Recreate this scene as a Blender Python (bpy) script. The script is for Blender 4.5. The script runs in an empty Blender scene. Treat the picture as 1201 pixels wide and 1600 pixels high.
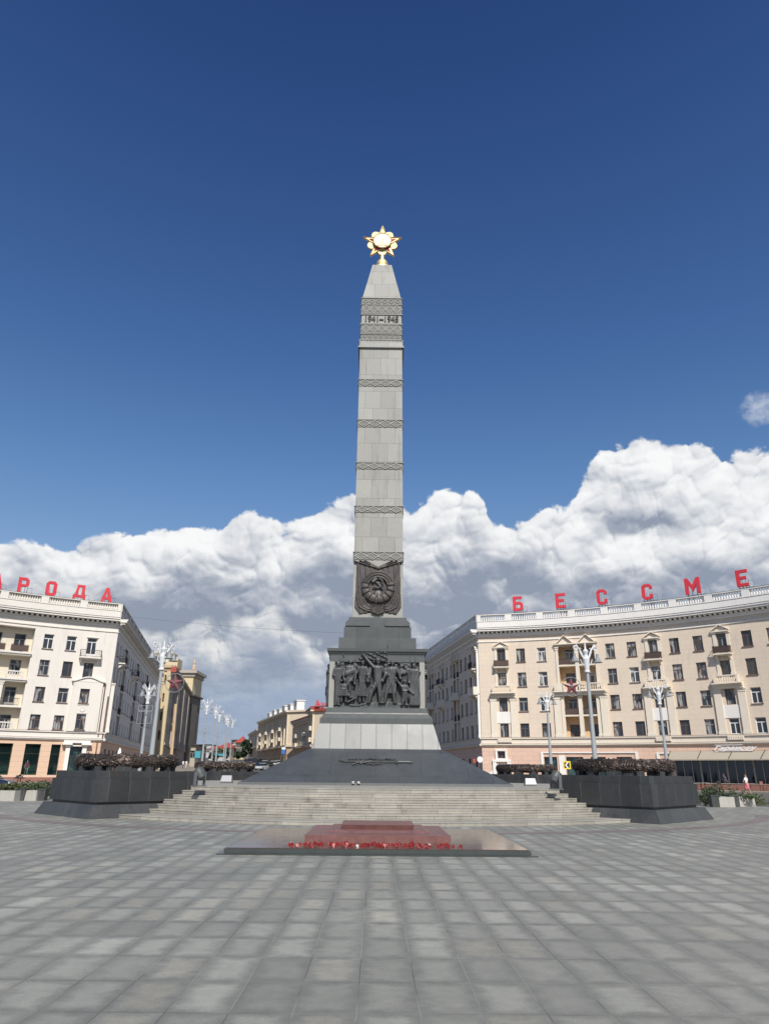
import bpy, bmesh, math, random
import numpy as np
from mathutils import Vector, Matrix
random.seed(7)
rad = math.radians
SC = bpy.context.scene
COL = SC.collection
# ------------------------------------------------------------------ camera
PITCH, YAW, ROLL, FPX = rad(20.27), rad(0.47), 0.0095, 1102.0
F = Vector((math.sin(YAW)*math.cos(PITCH), math.cos(YAW)*math.cos(PITCH), math.sin(PITCH)))
R0 = Vector((math.cos(YAW), -math.sin(YAW), 0)); U0 = R0.cross(F)
UP = U0*math.cos(ROLL) - R0*math.sin(ROLL); RT = R0*math.cos(ROLL) + U0*math.sin(ROLL)
cam_d = bpy.data.cameras.new("camera"); cam = bpy.data.objects.new("camera", cam_d); COL.objects.link(cam)
m4 = Matrix((RT, UP, -F)).transposed().to_4x4(); m4.translation = Vector((0, 0, 1.6)); cam.matrix_world = m4
cam_d.sensor_fit = 'VERTICAL'; cam_d.sensor_height = 24.0; cam_d.lens = FPX/1600*24
cam_d.clip_start = 0.1; cam_d.clip_end = 4000
SC.camera = cam
def at(px, py, Y):
    """world point of photo pixel (px,py) at forward distance Y"""
    d = F + RT*((px-600.5)/FPX) - UP*((py-800)/FPX)
    return Vector((0, 0, 1.6)) + d*(Y/d.y)
# ------------------------------------------------------------------ view, sun, sky
SC.view_settings.view_transform = 'Standard'; SC.view_settings.look = 'None'
SC.view_settings.exposure = 0.22; SC.view_settings.gamma = 1.0
SC.cycles.use_denoising = True
SUN_EL, SUN_AZ = rad(44), rad(9.8)              # sun behind the camera, a little to the right
sd = bpy.data.lights.new("sun", 'SUN'); sd.energy = 4.3; sd.angle = rad(0.5); sd.color = (1.0, 0.95, 0.87)
so = bpy.data.objects.new("sun", sd); COL.objects.link(so)
tosun = Vector((math.sin(SUN_AZ)*math.cos(SUN_EL), -math.cos(SUN_AZ)*math.cos(SUN_EL), math.sin(SUN_EL)))
so.rotation_euler = tosun.to_track_quat('Z', 'Y').to_euler(); so.location = (20, -60, 60)

class NT:
    def __init__(s, tree): s.t = tree; s.n = tree.nodes; s.l = tree.links
    def new(s, typ, **kw):
        n = s.n.new(typ)
        for k, v in kw.items():
            if k.startswith('i_'):
                key = k[2:]; key = int(key) if key.isdigit() else key
                n.inputs[key].default_value = v
            else: setattr(n, k, v)
        return n
    def put(s, sock, v):
        if isinstance(v, (int, float)): sock.default_value = v
        elif isinstance(v, (tuple, list)): sock.default_value = v if len(v) == len(sock.default_value) else tuple(v)+(1,)
        else: s.l.new(v, sock)
    def math(s, op, a, b=0.0, c=None, clamp=False):
        n = s.n.new('ShaderNodeMath'); n.operation = op; n.use_clamp = clamp
        s.put(n.inputs[0], a); s.put(n.inputs[1], b)
        if c is not None: s.put(n.inputs[2], c)
        return n.outputs[0]
    def mix(s, f, a, b):
        n = s.n.new('ShaderNodeMix'); n.data_type = 'RGBA'
        s.put(n.inputs[0], f); s.put(n.inputs[6], a); s.put(n.inputs[7], b)
        return n.outputs[2]
    def step(s, v, a, b, o0=0.0, o1=1.0):
        n = s.n.new('ShaderNodeMapRange'); n.interpolation_type = 'SMOOTHSTEP'
        s.put(n.inputs[0], v); s.put(n.inputs[1], a); s.put(n.inputs[2], b); s.put(n.inputs[3], o0); s.put(n.inputs[4], o1)
        return n.outputs[0]
    def lin(s, v, a, b, o0=0.0, o1=1.0):
        n = s.n.new('ShaderNodeMapRange'); n.clamp = True
        s.put(n.inputs[0], v); s.put(n.inputs[1], a); s.put(n.inputs[2], b); s.put(n.inputs[3], o0); s.put(n.inputs[4], o1)
        return n.outputs[0]
    def noise(s, vec, scale, detail=4, rough=0.55, w=None):
        n = s.n.new('ShaderNodeTexNoise'); n.inputs['Scale'].default_value = scale
        if w: n.noise_dimensions = '2D'
        n.inputs['Detail'].default_value = detail; n.inputs['Roughness'].default_value = rough
        if vec is not None: s.l.new(vec, n.inputs['Vector'])
        return n.outputs[0]
    def vec(s, x, y, z=0.0):
        n = s.n.new('ShaderNodeCombineXYZ')
        for i, v in enumerate((x, y, z)): s.put(n.inputs[i], v)
        return n.outputs[0]

def cloud_group():
    """billowing height of a cumulus field over (azimuth, elevation) in degrees: round heads on round heads"""
    g = bpy.data.node_groups.new("cloud_billow", 'ShaderNodeTree')
    g.interface.new_socket("P", in_out='INPUT', socket_type='NodeSocketVector')
    g.interface.new_socket("H", in_out='OUTPUT', socket_type='NodeSocketFloat'); g.interface.new_socket("Hs", in_out='OUTPUT', socket_type='NodeSocketFloat')
    t = NT(g); gi = t.n.new('NodeGroupInput'); go = t.n.new('NodeGroupOutput')
    P = gi.outputs[0]
    for sc, am in ((0.22, 1.6), (1.3, 0.16)):
        wn = t.n.new('ShaderNodeTexNoise'); wn.noise_dimensions = '2D'; wn.inputs['Scale'].default_value = sc; wn.inputs['Detail'].default_value = 2
        t.l.new(P, wn.inputs['Vector'])
        wa = t.n.new('ShaderNodeVectorMath'); wa.operation = 'MULTIPLY_ADD'
        t.l.new(wn.outputs['Color'], wa.inputs[0]); wa.inputs[1].default_value = (am*2, am*2, 0); t.l.new(P, wa.inputs[2]); P = wa.outputs[0]
    tot = None; tos = None
    for sc, am, sm in ((0.17, 1.0, 0.5), (0.40, 1.2, 0), (0.95, 1.25, 0), (2.2, 1.05, 0), (5.0, 0.7, 0)):
        v = t.n.new('ShaderNodeTexVoronoi'); v.voronoi_dimensions = '2D'; v.feature = 'SMOOTH_F1' if sm else 'F1'; v.inputs['Scale'].default_value = sc
        if sm: v.inputs['Smoothness'].default_value = sm
        t.l.new(P, v.inputs['Vector'])
        d2 = t.math('MULTIPLY', v.outputs['Distance'], v.outputs['Distance'])
        b = t.math('SQRT', t.math('MAXIMUM', t.math('SUBTRACT', 0.72, d2), 0.02))
        b = t.math('MULTIPLY', t.math('SUBTRACT', b, 0.68), am/sc*0.45)
        tot = b if tot is None else t.math('ADD', tot, b)
        bs = t.math('MULTIPLY', b, 1.0 if sc < 0.5 else (0.85 if sc < 1 else (0.5 if sc < 3 else 0.22)))
        tos = bs if tos is None else t.math('ADD', tos, bs)
    t.l.new(tot, go.inputs[0]); t.l.new(tos, go.inputs[1])
    return g

def build_world():
    w = bpy.data.worlds.new("World"); SC.world = w; w.use_nodes = True
    t = NT(w.node_tree); t.n.clear()
    w.cycles.sampling_method = 'MANUAL'; w.cycles.sample_map_resolution = 256
    out = t.new('ShaderNodeOutputWorld')
    tc = t.new('ShaderNodeTexCoord')
    sep = t.new('ShaderNodeSeparateXYZ'); t.l.new(tc.outputs['Generated'], sep.inputs[0])
    az = t.math('MULTIPLY', t.math('ARCTAN2', sep.outputs[0], sep.outputs[1]), 57.29578)
    el = t.math('MULTIPLY', t.math('ARCSINE', sep.outputs[2]), 57.29578)
    sky = t.new('ShaderNodeTexSky'); sky.sky_type = 'NISHITA'; sky.sun_disc = False
    sky.sun_elevation = SUN_EL; sky.sun_rotation = math.pi - SUN_AZ
    sky.altitude = 200; sky.air_density = 1.0; sky.dust_density = 0.4; sky.ozone_density = 2.4
    # the photograph's deep blue: sky colour scaled with elevation
    rmp = t.new('ShaderNodeValToRGB'); t.l.new(t.lin(el, 10, 60), rmp.inputs[0])
    cr = rmp.color_ramp
    SKYT = [(0.0, (1.05, 0.98, 0.90)), (0.25, SKYA), (0.45, SKYB), (0.72, SKYC), (1.0, SKYD)]
    cr.elements[0].position = 0; cr.elements[0].color = SKYT[0][1]+(1,)
    cr.elements[1].position = 1; cr.elements[1].color = SKYT[-1][1]+(1,)
    for p, c in SKYT[1:-1]:
        e = cr.elements.new(p); e.color = c+(1,)
    mul = t.new('ShaderNodeMix', data_type='RGBA', blend_type='MULTIPLY'); mul.inputs[0].default_value = 1
    t.l.new(sky.outputs[0], mul.inputs[6]); t.l.new(rmp.outputs[0], mul.inputs[7])
    bg = t.new('ShaderNodeBackground'); bg.inputs[1].default_value = 0.1; t.l.new(mul.outputs[2], bg.inputs[0])
    grp = cloud_group()
    def field(x, y, seed):
        n = t.n.new('ShaderNodeGroup'); n.node_tree = grp
        t.l.new(t.vec(t.math('ADD', x, seed*13.7), y, 0.0), n.inputs[0]); return n.outputs
    def curve(pts):
        fc = t.new('ShaderNodeFloatCurve'); cm = fc.mapping; c = cm.curves[0]
        t.put(fc.inputs['Value'], t.lin(az, -50, 50))
        P = [((a+50)/100, e/40) for a, e in pts]
        c.points[0].location = P[0]; c.points[1].location = P[-1]
        for p in P[1:-1]: c.points.new(*p)
        for p in c.points: p.handle_type = 'VECTOR'
        cm.update()
        return t.math('MULTIPLY', fc.outputs[0], 40)
    def ramp(v, stops):
        c = t.new('ShaderNodeValToRGB'); t.l.new(v, c.inputs[0]); e = c.color_ramp
        e.elements[0].position, e.elements[1].position = stops[0][0], stops[-1][0]; e.elements[0].color = stops[0][1]+(1,); e.elements[1].color = stops[-1][1]+(1,)
        for p, q in stops[1:-1]: x = e.elements.new(p); x.color = q+(1,)
        return c.outputs[0]
    big = t.noise(t.vec(az, t.math('MULTIPLY', el, 2.2), 9.3), 0.12, 3, 0.5)
    fine = t.noise(t.vec(az, t.math('MULTIPLY', el, 1.3), 2.0), 0.5, 7, 0.62)
    bg_n = t.math('SUBTRACT', big, 0.5); fi_n = t.math('SUBTRACT', fine, 0.5)
    def layer(seed, sx, sy, top, kedge, soft, thick, slope_k, base_k, lowslope, bias):
        x = t.math('MULTIPLY', az, sx); y = t.math('MULTIPLY', el, sy)
        H, Hf = field(x, y, seed); Hu = field(t.math('ADD', x, 0.14), t.math('ADD', y, 0.36), seed)[1]; Hw = field(t.math('ADD', x, 0.45), t.math('ADD', y, 1.3), seed)[1]
        sl = t.math('ADD', t.math('MULTIPLY', t.math('SUBTRACT', Hf, Hu), 0.95), t.math('MULTIPLY', t.math('SUBTRACT', Hf, Hw), 0.55))
        D = t.math('ADD', t.math('SUBTRACT', top, el), t.math('MULTIPLY', H, kedge))
        m = t.step(t.math('ADD', D, t.math('MULTIPLY', fi_n, 1.5)), 0.0, soft*1.25)
        dp = t.math('ADD', t.math('DIVIDE', D, thick), bias)
        base = t.step(dp, 0.0, 1.55)
        k = t.math('MULTIPLY', sl, t.lin(base, 0.3, 0.95, slope_k, lowslope))
        sh = t.math('SUBTRACT', t.math('MULTIPLY', base, base_k), k)
        sh = t.math('ADD', sh, 0.22, clamp=True)
        return m, sh, D
    WHITE = [(0.0, (0.90, 0.905, 0.91)), (0.22, (0.80, 0.81, 0.83)), (0.42, (0.64, 0.66, 0.70)), (0.62, (0.49, 0.52, 0.58)), (0.82, (0.365, 0.405, 0.485)), (1.0, (0.27, 0.315, 0.40))]
    # main cumulus bank: its top line over the horizon
    top1 = curve([(-50, 13), (-40, 14.5), (-29.2, 15.2), (-25, 15.3), (-22.7, 16.3), (-20.5, 17.0), (-17.2, 18.8), (-14.7, 19.4), (-11.6, 19.8), (-9.4, 19.2),
                  (-8.0, 18.6), (-6.6, 19.9), (-5.1, 20.8), (-2.2, 21.8), (0.4, 21.0), (2.7, 20.0), (4.2, 21.4), (5.5, 22.2), (8.0, 22.2), (8.9, 20.8), (9.6, 18.9),
                  (11.4, 19.0), (14, 19.8), (15.8, 19.6), (16.4, 20.8), (17.4, 22.6), (18.9, 24.0), (20.3, 24.6), (22.4, 24.9), (23.9, 25.0), (25.3, 24.5), (26.8, 23.4),
                  (28.5, 22.2), (31.5, 22.2), (36, 23), (50, 20)])
    th1 = curve([(-50, 3.4), (-29, 3.4), (-20, 4.4), (-12, 5.8), (-5, 6.6), (0, 7), (5, 7.2), (10, 5.6), (14, 6.2), (20, 12.5), (26, 14), (31, 14), (50, 10)])
    bias1 = t.math('SUBTRACT', t.math('ADD', t.math('MULTIPLY', bg_n, 2.6), t.math('MULTIPLY', fi_n, 1.1)), 0.12)
    m1, s1, D1 = layer(3.0, 1.0, 1.15, top1, 1.0, 0.34, th1, 0.50, 0.90, 0.34, bias1)
    # lower, farther heads in front of the grey-blue lower sky
    top3 = curve([(-50, 9), (-31, 11.5), (-27, 13.0), (-22, 12.6), (-18, 10.4), (-15.5, 10.6), (-13.6, 11.3), (-12, 11.2), (-10.5, 12.0), (-8.5, 12.4), (-6.5, 11.6), (-4, 10.2), (0, 9.6), (3, 9.2), (6, 9.0), (9, 7.0), (16, 5.5), (50, 5)])
    big3 = t.math('SUBTRACT', t.noise(t.vec(az, t.math('MULTIPLY', el, 1.5), 33.0), 0.16, 3, 0.5), 0.5)
    top3 = t.math('ADD', top3, t.math('MULTIPLY', big3, 5.0))
    m3, s3, D3 = layer(21.0, 1.5, 1.9, top3, 1.0, 1.3, 3.6, 0.48, 0.80, 0.2, t.math('ADD', t.math('MULTIPLY', bg_n, 1.0), t.math('MULTIPLY', fi_n, 0.8)))
    m3 = t.math('MULTIPLY', m3, t.step(az, 7, -2, 0.25, 1.0))
    top4 = curve([(-50, 6), (-20, 7.6), (-15, 6.6), (-9, 7.4), (-4, 8.0), (0, 6.5), (4, 7.0), (10, 4), (50, 4)])
    m4, s4, D4 = layer(57.0, 1.9, 3.0, top4, 0.6, 1.6, 3.0, 0.3, 0.45, 0.15, t.math('ADD', 0.35, t.math('MULTIPLY', fi_n, 1.4)))
    c1 = ramp(s1, WHITE); c3 = ramp(s3, [(0.0, (0.80, 0.80, 0.79)), (0.3, (0.66, 0.675, 0.69)), (0.6, (0.46, 0.50, 0.57)), (1.0, (0.28, 0.335, 0.44))])
    c4 = ramp(s4, [(0.0, (0.60, 0.64, 0.70)), (0.5, (0.38, 0.455, 0.58)), (1.0, (0.24, 0.33, 0.49))])
    cc = t.mix(m3, c1, c3); cc = t.mix(t.math('MULTIPLY', m4, 0.75), cc, c4)
    mk = t.math('MAXIMUM', m1, t.math('MAXIMUM', m3, m4))
    # small broken cloud high on the right
    d2 = t.math('ADD', t.math('POWER', t.math('DIVIDE', t.math('SUBTRACT', az, 32.0), 2.6), 2), t.math('POWER', t.math('DIVIDE', t.math('SUBTRACT', el, 25.3), 1.5), 2))
    m2 = t.math('MULTIPLY', t.step(t.math('ADD', t.math('SUBTRACT', 0.75, d2), t.math('MULTIPLY', fi_n, 2.6)), 0.0, 1.3), 0.75)
    cc = t.mix(t.math('MULTIPLY', m2, t.math('SUBTRACT', 1.0, mk)), cc, (0.62, 0.66, 0.73))
    mk = t.math('MAXIMUM', mk, m2)
    cb = t.new('ShaderNodeBackground'); cb.inputs[1].default_value = 0.90; t.l.new(cc, cb.inputs[0])
    ms = t.new('ShaderNodeMixShader'); t.l.new(mk, ms.inputs[0]); t.l.new(bg.outputs[0], ms.inputs[1]); t.l.new(cb.outputs[0], ms.inputs[2])
    t.l.new(ms.outputs[0], out.inputs[0])
SKYA, SKYB, SKYC, SKYD = (0.74, 0.91, 1.05), (0.54, 0.76, 1.03), (0.40, 0.60, 0.92), (0.25, 0.42, 0.72)
build_world()

# ------------------------------------------------------------------ materials
def mat(name, base, rough=0.7, metal=0.0, var=0.12, vscale=1.5, bump=0.0, bscale=30.0, spec=0.5, stain=0.0, brick=None, coord='Object', rnd=0.0, rust=None):
    """procedural surface: base colour with mottling, weather stains, optional block joints (brick=(w,h,mortar,offset,dark,contrast))"""
    m = bpy.data.materials.new(name); m.use_nodes = True
    t = NT(m.node_tree); b = t.n['Principled BSDF']
    tc = t.new('ShaderNodeTexCoord'); ob = tc.outputs['Object']; uv = tc.outputs['UV']
    n1 = t.noise(ob, vscale, 5, 0.6); n2 = t.noise(ob, vscale*9, 4, 0.65)
    v = t.math('ADD', t.math('MULTIPLY', t.math('SUBTRACT', n1, 0.5), 2.2*var), t.math('MULTIPLY', t.math('SUBTRACT', n2, 0.5), 1.6*var))
    v = t.math('ADD', v, 1.0)
    hb = None
    if brick:
        bw, bh, mo, off, dark, con = brick
        bt = t.new('ShaderNodeTexBrick', offset=off, offset_frequency=2, squash=1.0)
        t.l.new(uv, bt.inputs['Vector']); bt.inputs['Scale'].default_value = 1.0
        bt.inputs['Brick Width'].default_value = bw; bt.inputs['Row Height'].default_value = bh
        bt.inputs['Mortar Size'].default_value = mo; bt.inputs['Mortar Smooth'].default_value = 0.3
        bt.inputs['Color1'].default_value = (1-con, 1-con, 1-con, 1); bt.inputs['Color2'].default_value = (1+con, 1+con, 1+con, 1)
        bt.inputs['Mortar'].default_value = (dark, dark, dark, 1)
        sp = t.new('ShaderNodeSeparateColor'); t.l.new(bt.outputs['Color'], sp.inputs[0])
        v = t.math('MULTIPLY', v, sp.outputs[0]); hb = bt.outputs['Fac']
    if rnd:
        oi = t.new('ShaderNodeObjectInfo')
        v = t.math('MULTIPLY', v, t.lin(oi.outputs['Random'], 0, 1, 1-rnd, 1+rnd))
    if stain:
        mp = t.new('ShaderNodeMapping'); mp.inputs['Scale'].default_value = (1.6, 1.6, 0.18); t.l.new(ob, mp.inputs[0])
        st = t.step(t.noise(mp.outputs[0], 1.3, 6, 0.65), 0.52, 0.75)
        v = t.math('MULTIPLY', v, t.math('SUBTRACT', 1.0, t.math('MULTIPLY', st, stain)))
    mx = t.new('ShaderNodeMix', data_type='RGBA', blend_type='MULTIPLY'); mx.inputs[0].default_value = 1
    mx.inputs[6].default_value = tuple(base)+(1,)
    cc = t.new('ShaderNodeCombineColor')
    for i in range(3): t.l.new(v, cc.inputs[i])
    t.l.new(cc.outputs[0], mx.inputs[7])
    colr = mx.outputs[2]
    if rust:
        colr = t.mix(t.math('MULTIPLY', t.step(t.noise(ob, 3.0, 5, 0.6), 0.5, 0.7), 0.7), colr, rust)
    t.l.new(colr, b.inputs['Base Color'])
    b.inputs['Metallic'].default_value = metal
    t.l.new(t.math('ADD', rough, t.math('MULTIPLY', t.math('SUBTRACT', n1, 0.5), 0.25), clamp=True), b.inputs['Roughness'])
    b.inputs['Specular IOR Level'].default_value = spec
    if bump or hb is not None:
        bp = t.new('ShaderNodeBump'); bp.inputs['Strength'].default_value = max(bump, 0.25); bp.inputs['Distance'].default_value = 0.02
        hn = t.math('MULTIPLY', t.noise(ob, bscale, 4, 0.6), 1.0 if bump else 0.1)
        if hb is not None: hn = t.math('SUBTRACT', hn, t.math('MULTIPLY', hb, 0.6))
        t.l.new(hn, bp.inputs['Height']); t.l.new(bp.outputs[0], b.inputs['Normal'])
    return m

def glass_mat(name, tint=(0.02, 0.025, 0.03), curtain=(0.34, 0.33, 0.31), amount=0.5):
    """window pane: dark glossy glass with pale curtains showing behind some of them"""
    m = bpy.data.materials.new(name); m.use_nodes = True
    t = NT(m.node_tree); b = t.n['Principled BSDF']
    tc = t.new('ShaderNodeTexCoord'); oi = t.new('ShaderNodeObjectInfo')
    sep = t.new('ShaderNodeSeparateXYZ'); t.l.new(tc.outputs['Object'], sep.inputs[0])
    off = t.math('MULTIPLY', oi.outputs['Random'], 37.0)
    folds = t.noise(t.vec(t.math('ADD', t.math('MULTIPLY', sep.outputs[0], 7.0), off), t.math('MULTIPLY', sep.outputs[2], 0.5), off), 1.0, 2)
    side = t.noise(t.vec(t.math('ADD', t.math('MULTIPLY', sep.outputs[0], 1.6), off), t.math('MULTIPLY', sep.outputs[2], 0.6), off), 1.0, 1)
    msk = t.math('MULTIPLY', t.step(side, 0.48, 0.6), t.lin(folds, 0.3, 0.7, 0.3, 1.0))
    msk = t.math('MULTIPLY', msk, t.math('GREATER_THAN', t.math('FRACT', t.math('MULTIPLY', oi.outputs['Random'], 7.3)), 1-amount))
    t.l.new(t.mix(msk, tint, curtain), b.inputs['Base Color'])
    b.inputs['Roughness'].default_value = 0.06; b.inputs['Specular IOR Level'].default_value = 0.8
    bp = t.new('ShaderNodeBump'); bp.inputs['Strength'].default_value = 0.03; t.l.new(t.noise(tc.outputs['Object'], 1.2, 2), bp.inputs['Height']); t.l.new(bp.outputs[0], b.inputs['Normal'])
    return m

def paving_mat():
    """granite flags 0.45 x 0.8 m, each with a paler worn middle, dirt along the joints and its own tone"""
    m = bpy.data.materials.new("granite_paving"); m.use_nodes = True
    t = NT(m.node_tree); b = t.n['Principled BSDF']
    tc = t.new('ShaderNodeTexCoord'); sep = t.new('ShaderNodeSeparateXYZ'); t.l.new(tc.outputs['Object'], sep.inputs[0])
    ob = tc.outputs['Object']
    wob = t.math('MULTIPLY', t.math('SUBTRACT', t.noise(ob, 1.1, 2), 0.5), 0.012)
    u = t.math('DIVIDE', t.math('ADD', t.math('ADD', sep.outputs[0], 0.115+45), wob), 0.45)
    v = t.math('DIVIDE', t.math('ADD', t.math('ADD', sep.outputs[1], 0.5+80), wob), 0.80)
    iu, iv = t.math('FLOOR', u), t.math('FLOOR', v); fu, fv = t.math('FRACT', u), t.math('FRACT', v)
    wn = t.new('ShaderNodeTexWhiteNoise', noise_dimensions='2D'); t.l.new(t.vec(iu, iv), wn.inputs['Vector'])
    ws = t.new('ShaderNodeSeparateColor'); t.l.new(wn.outputs['Color'], ws.inputs[0])
    r1, r2, r3 = ws.outputs
    def edge(f, w): return t.math('MULTIPLY', t.math('MINIMUM', f, t.math('SUBTRACT', 1.0, f)), w)
    ed = t.math('MINIMUM', edge(fu, 0.45), edge(fv, 0.80))                         # metres to the nearest joint
    cl = t.noise(ob, 3.5, 5, 0.62)
    fz = t.math('ADD', ed, t.math('MULTIPLY', t.math('SUBTRACT', cl, 0.5), 0.20))
    mid = t.step(fz, -0.01, 0.17)                                                  # worn middle
    sc = t.noise(ob, 60, 3, 0.7); bigp = t.noise(ob, 0.35, 4, 0.6)
    lum = t.math('ADD', 0.174, t.math('MULTIPLY', mid, t.math('ADD', 0.05, t.math('MULTIPLY', t.math('POWER', r1, 2.0), 0.085))))
    lum = t.math('MULTIPLY', lum, t.math('ADD', 0.70, t.math('MULTIPLY', bigp, 0.60)))
    lum = t.math('MULTIPLY', lum, t.math('ADD', 0.68, t.math('MULTIPLY', sc, 0.64)))
    lum = t.math('MULTIPLY', lum, t.math('ADD', 0.9, t.math('MULTIPLY', r3, 0.2)))
    lum = t.math('MULTIPLY', lum, t.math('ADD', 0.72, t.math('MULTIPLY', t.noise(ob, 7.0, 6, 0.7), 0.56)))
    mpv = t.new('ShaderNodeMapping'); mpv.inputs['Scale'].default_value = (1.0, 2.2, 1); mpv.inputs['Rotation'].default_value = (0, 0, 0.7); t.l.new(ob, mpv.inputs[0])
    vn = t.noise(mpv.outputs[0], 1.7, 6, 0.7)
    vein = t.math('MULTIPLY', t.step(t.math('ABSOLUTE', t.math('SUBTRACT', vn, 0.5)), 0.0, 0.012, 1.0, 0.0), t.math('GREATER_THAN', r2, 0.72))
    lum = t.math('ADD', lum, t.math('MULTIPLY', vein, 0.05))
    jt = t.step(ed, 0.002, 0.006, 1.0, 0.0)
    jl = t.math('ADD', 0.03, t.math('MULTIPLY', t.step(t.noise(ob, 0.8, 3), 0.40, 0.55), 0.25))
    lum = t.math('ADD', t.math('MULTIPLY', lum, t.math('SUBTRACT', 1.0, t.math('MULTIPLY', jt, 0.6))), t.math('MULTIPLY', t.math('MULTIPLY', jt, 0.6), jl))
    warm = t.math('MULTIPLY', t.math('GREATER_THAN', r2, 0.86), mid)
    c1 = t.new('ShaderNodeCombineColor')
    t.put(c1.inputs[0], t.math('MULTIPLY', lum, t.math('ADD', 1.03, t.math('MULTIPLY', warm, 0.045))))
    t.put(c1.inputs[1], t.math('MULTIPLY', lum, 1.025)); t.put(c1.inputs[2], t.math('MULTIPLY', lum, t.math('SUBTRACT', 0.875, t.math('MULTIPLY', warm, 0.03))))
    t.l.new(c1.outputs[0], b.inputs['Base Color'])
    t.l.new(t.math('ADD', 0.42, t.math('MULTIPLY', cl, 0.3)), b.inputs['Roughness'])
    bp = t.new('ShaderNodeBump'); bp.inputs['Strength'].default_value = 0.25; bp.inputs['Distance'].default_value = 0.01
    t.l.new(t.math('ADD', t.math('MULTIPLY', t.step(ed, 0.0, 0.01), 0.8), t.math('MULTIPLY', sc, 0.3)), bp.inputs['Height']); t.l.new(bp.outputs[0], b.inputs['Normal'])
    return m

M = {}
M['paving'] = paving_mat()
M['asphalt'] = mat('asphalt', (0.10, 0.095, 0.088), 0.85, var=0.15, vscale=0.4, bump=0.3, bscale=60)
M['sidewalk'] = mat('pavement_slabs', (0.25, 0.22, 0.18), 0.8, var=0.12, brick=(0.9, 0.6, 0.012, 0.5, 0.6, 0.08))
M['ringpave'] = mat('pink_granite_band', (0.20, 0.165, 0.15), 0.6, var=0.15, brick=(0.8, 0.4, 0.01, 0.5, 0.6, 0.12))
M['grass'] = mat('grass', (0.045, 0.06, 0.02), 0.9, var=0.4, vscale=3, bump=0.5)
M['granite'] = mat('grey_granite_blocks', (0.292, 0.287, 0.258), 0.62, var=0.17, vscale=1.1, brick=(0.92, 1.18, 0.012, 0.5, 0.55, 0.10), stain=0.36, bump=0.12)
M['granite_trim'] = mat('grey_granite_carved', (0.292, 0.287, 0.258), 0.65, var=0.12, vscale=2, bump=0.15)
M['granite_ground'] = mat('darker_carved_ground', (0.195, 0.192, 0.175), 0.75, var=0.2, vscale=3, bump=0.2)  # sunk ground of the carved bands, darker than the bars
M['carved_dark'] = mat('dark_carved_figures', (0.085, 0.085, 0.08), 0.8, var=0.1)
M['frustum'] = mat('pale_polished_granite', (0.20, 0.202, 0.193), 0.42, var=0.16, vscale=1.2, brick=(0.76, 9.0, 0.016, 0.0, 0.25, 0.10), stain=0.22)
M['dark'] = mat('dark_granite', (0.072, 0.078, 0.076), 0.42, var=0.18, vscale=1.2, brick=(1.12, 5.0, 0.010, 0.0, 0.5, 0.10), stain=0.2)
M['dark2'] = mat('dark_granite_trim', (0.078, 0.084, 0.082), 0.45, var=0.15, vscale=2)
M['slab'] = mat('dark_granite_slope', (0.062, 0.068, 0.072), 0.38, var=0.3, vscale=0.7, brick=(2.1, 2.0, 0.012, 0.5, 0.7, 0.10), stain=0.15)
M['black'] = mat('black_granite', (0.038, 0.040, 0.041), 0.36, var=0.4, vscale=0.9, brick=(0.8, 5.0, 0.012, 0.0, 2.2, 0.22), stain=0.3, rust=(0.043, 0.036, 0.03))
M['blackbase'] = mat('black_granite_base', (0.058, 0.06, 0.058), 0.5, var=0.45, vscale=1.2, brick=(1.2, 3.0, 0.010, 0.0, 0.5, 0.2), stain=0.4)
M['steps'] = mat('worn_step_granite', (0.325, 0.305, 0.26), 0.75, var=0.34, vscale=1.6, brick=(1.37, 0.15, 0.009, 0.37, 0.45, 0.12), stain=0.38, bump=0.3)
M['bronze'] = mat('dark_bronze', (0.088, 0.09, 0.09), 0.48, metal=0.35, var=0.25, vscale=2.5, bump=0.25, bscale=12)
M['emblem'] = mat('emblem_bronze', (0.075, 0.066, 0.062), 0.5, metal=0.35, var=0.3, vscale=2, bump=0.15, rust=(0.11, 0.085, 0.072))
M['bronze_brown'] = mat('brown_bronze', (0.070, 0.054, 0.045), 0.45, metal=0.45, var=0.45, vscale=3, bump=0.4, bscale=14, rust=(0.16, 0.11, 0.085))
M['raygold'] = mat('gilded_rays', (0.52, 0.43, 0.26), 0.62, metal=1.0, var=0.1)
M['gold'] = mat('gilded_metal', (0.78, 0.61, 0.32), 0.58, metal=1.0, var=0.05)
M['silver'] = mat('polished_gilt_disc', (0.58, 0.54, 0.44), 0.62, metal=1.0, var=0.03)
M['enamel'] = mat('red_enamel', (0.35, 0.03, 0.03), 0.25, var=0.1)
M['plate'] = mat('polished_red_brown_granite', (0.10, 0.055, 0.05), 0.10, var=0.25, vscale=4, brick=(1.6, 1.4, 0.006, 0.0, 0.6, 0.05), spec=0.6)
M['platerim'] = mat('dark_green_granite', (0.05, 0.058, 0.056), 0.3, var=0.2, vscale=4)
M['redgranite'] = mat('red_granite', (0.185, 0.088, 0.078), 0.4, var=0.5, vscale=5, spec=0.35)
M['cream'] = mat('cream_plaster', (0.69, 0.645, 0.575), 0.85, var=0.07, vscale=0.5, stain=0.13)
M['peach_trim'] = mat('peach_cream_trim', (0.69, 0.615, 0.505), 0.8, var=0.06, vscale=1.0, stain=0.1)
M['cream_trim'] = mat('cream_trim', (0.70, 0.66, 0.59), 0.8, var=0.06, vscale=1.0, stain=0.1)
M['recess'] = mat('yellowish_plaster', (0.66, 0.585, 0.46), 0.85, var=0.05, vscale=0.6)
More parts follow.
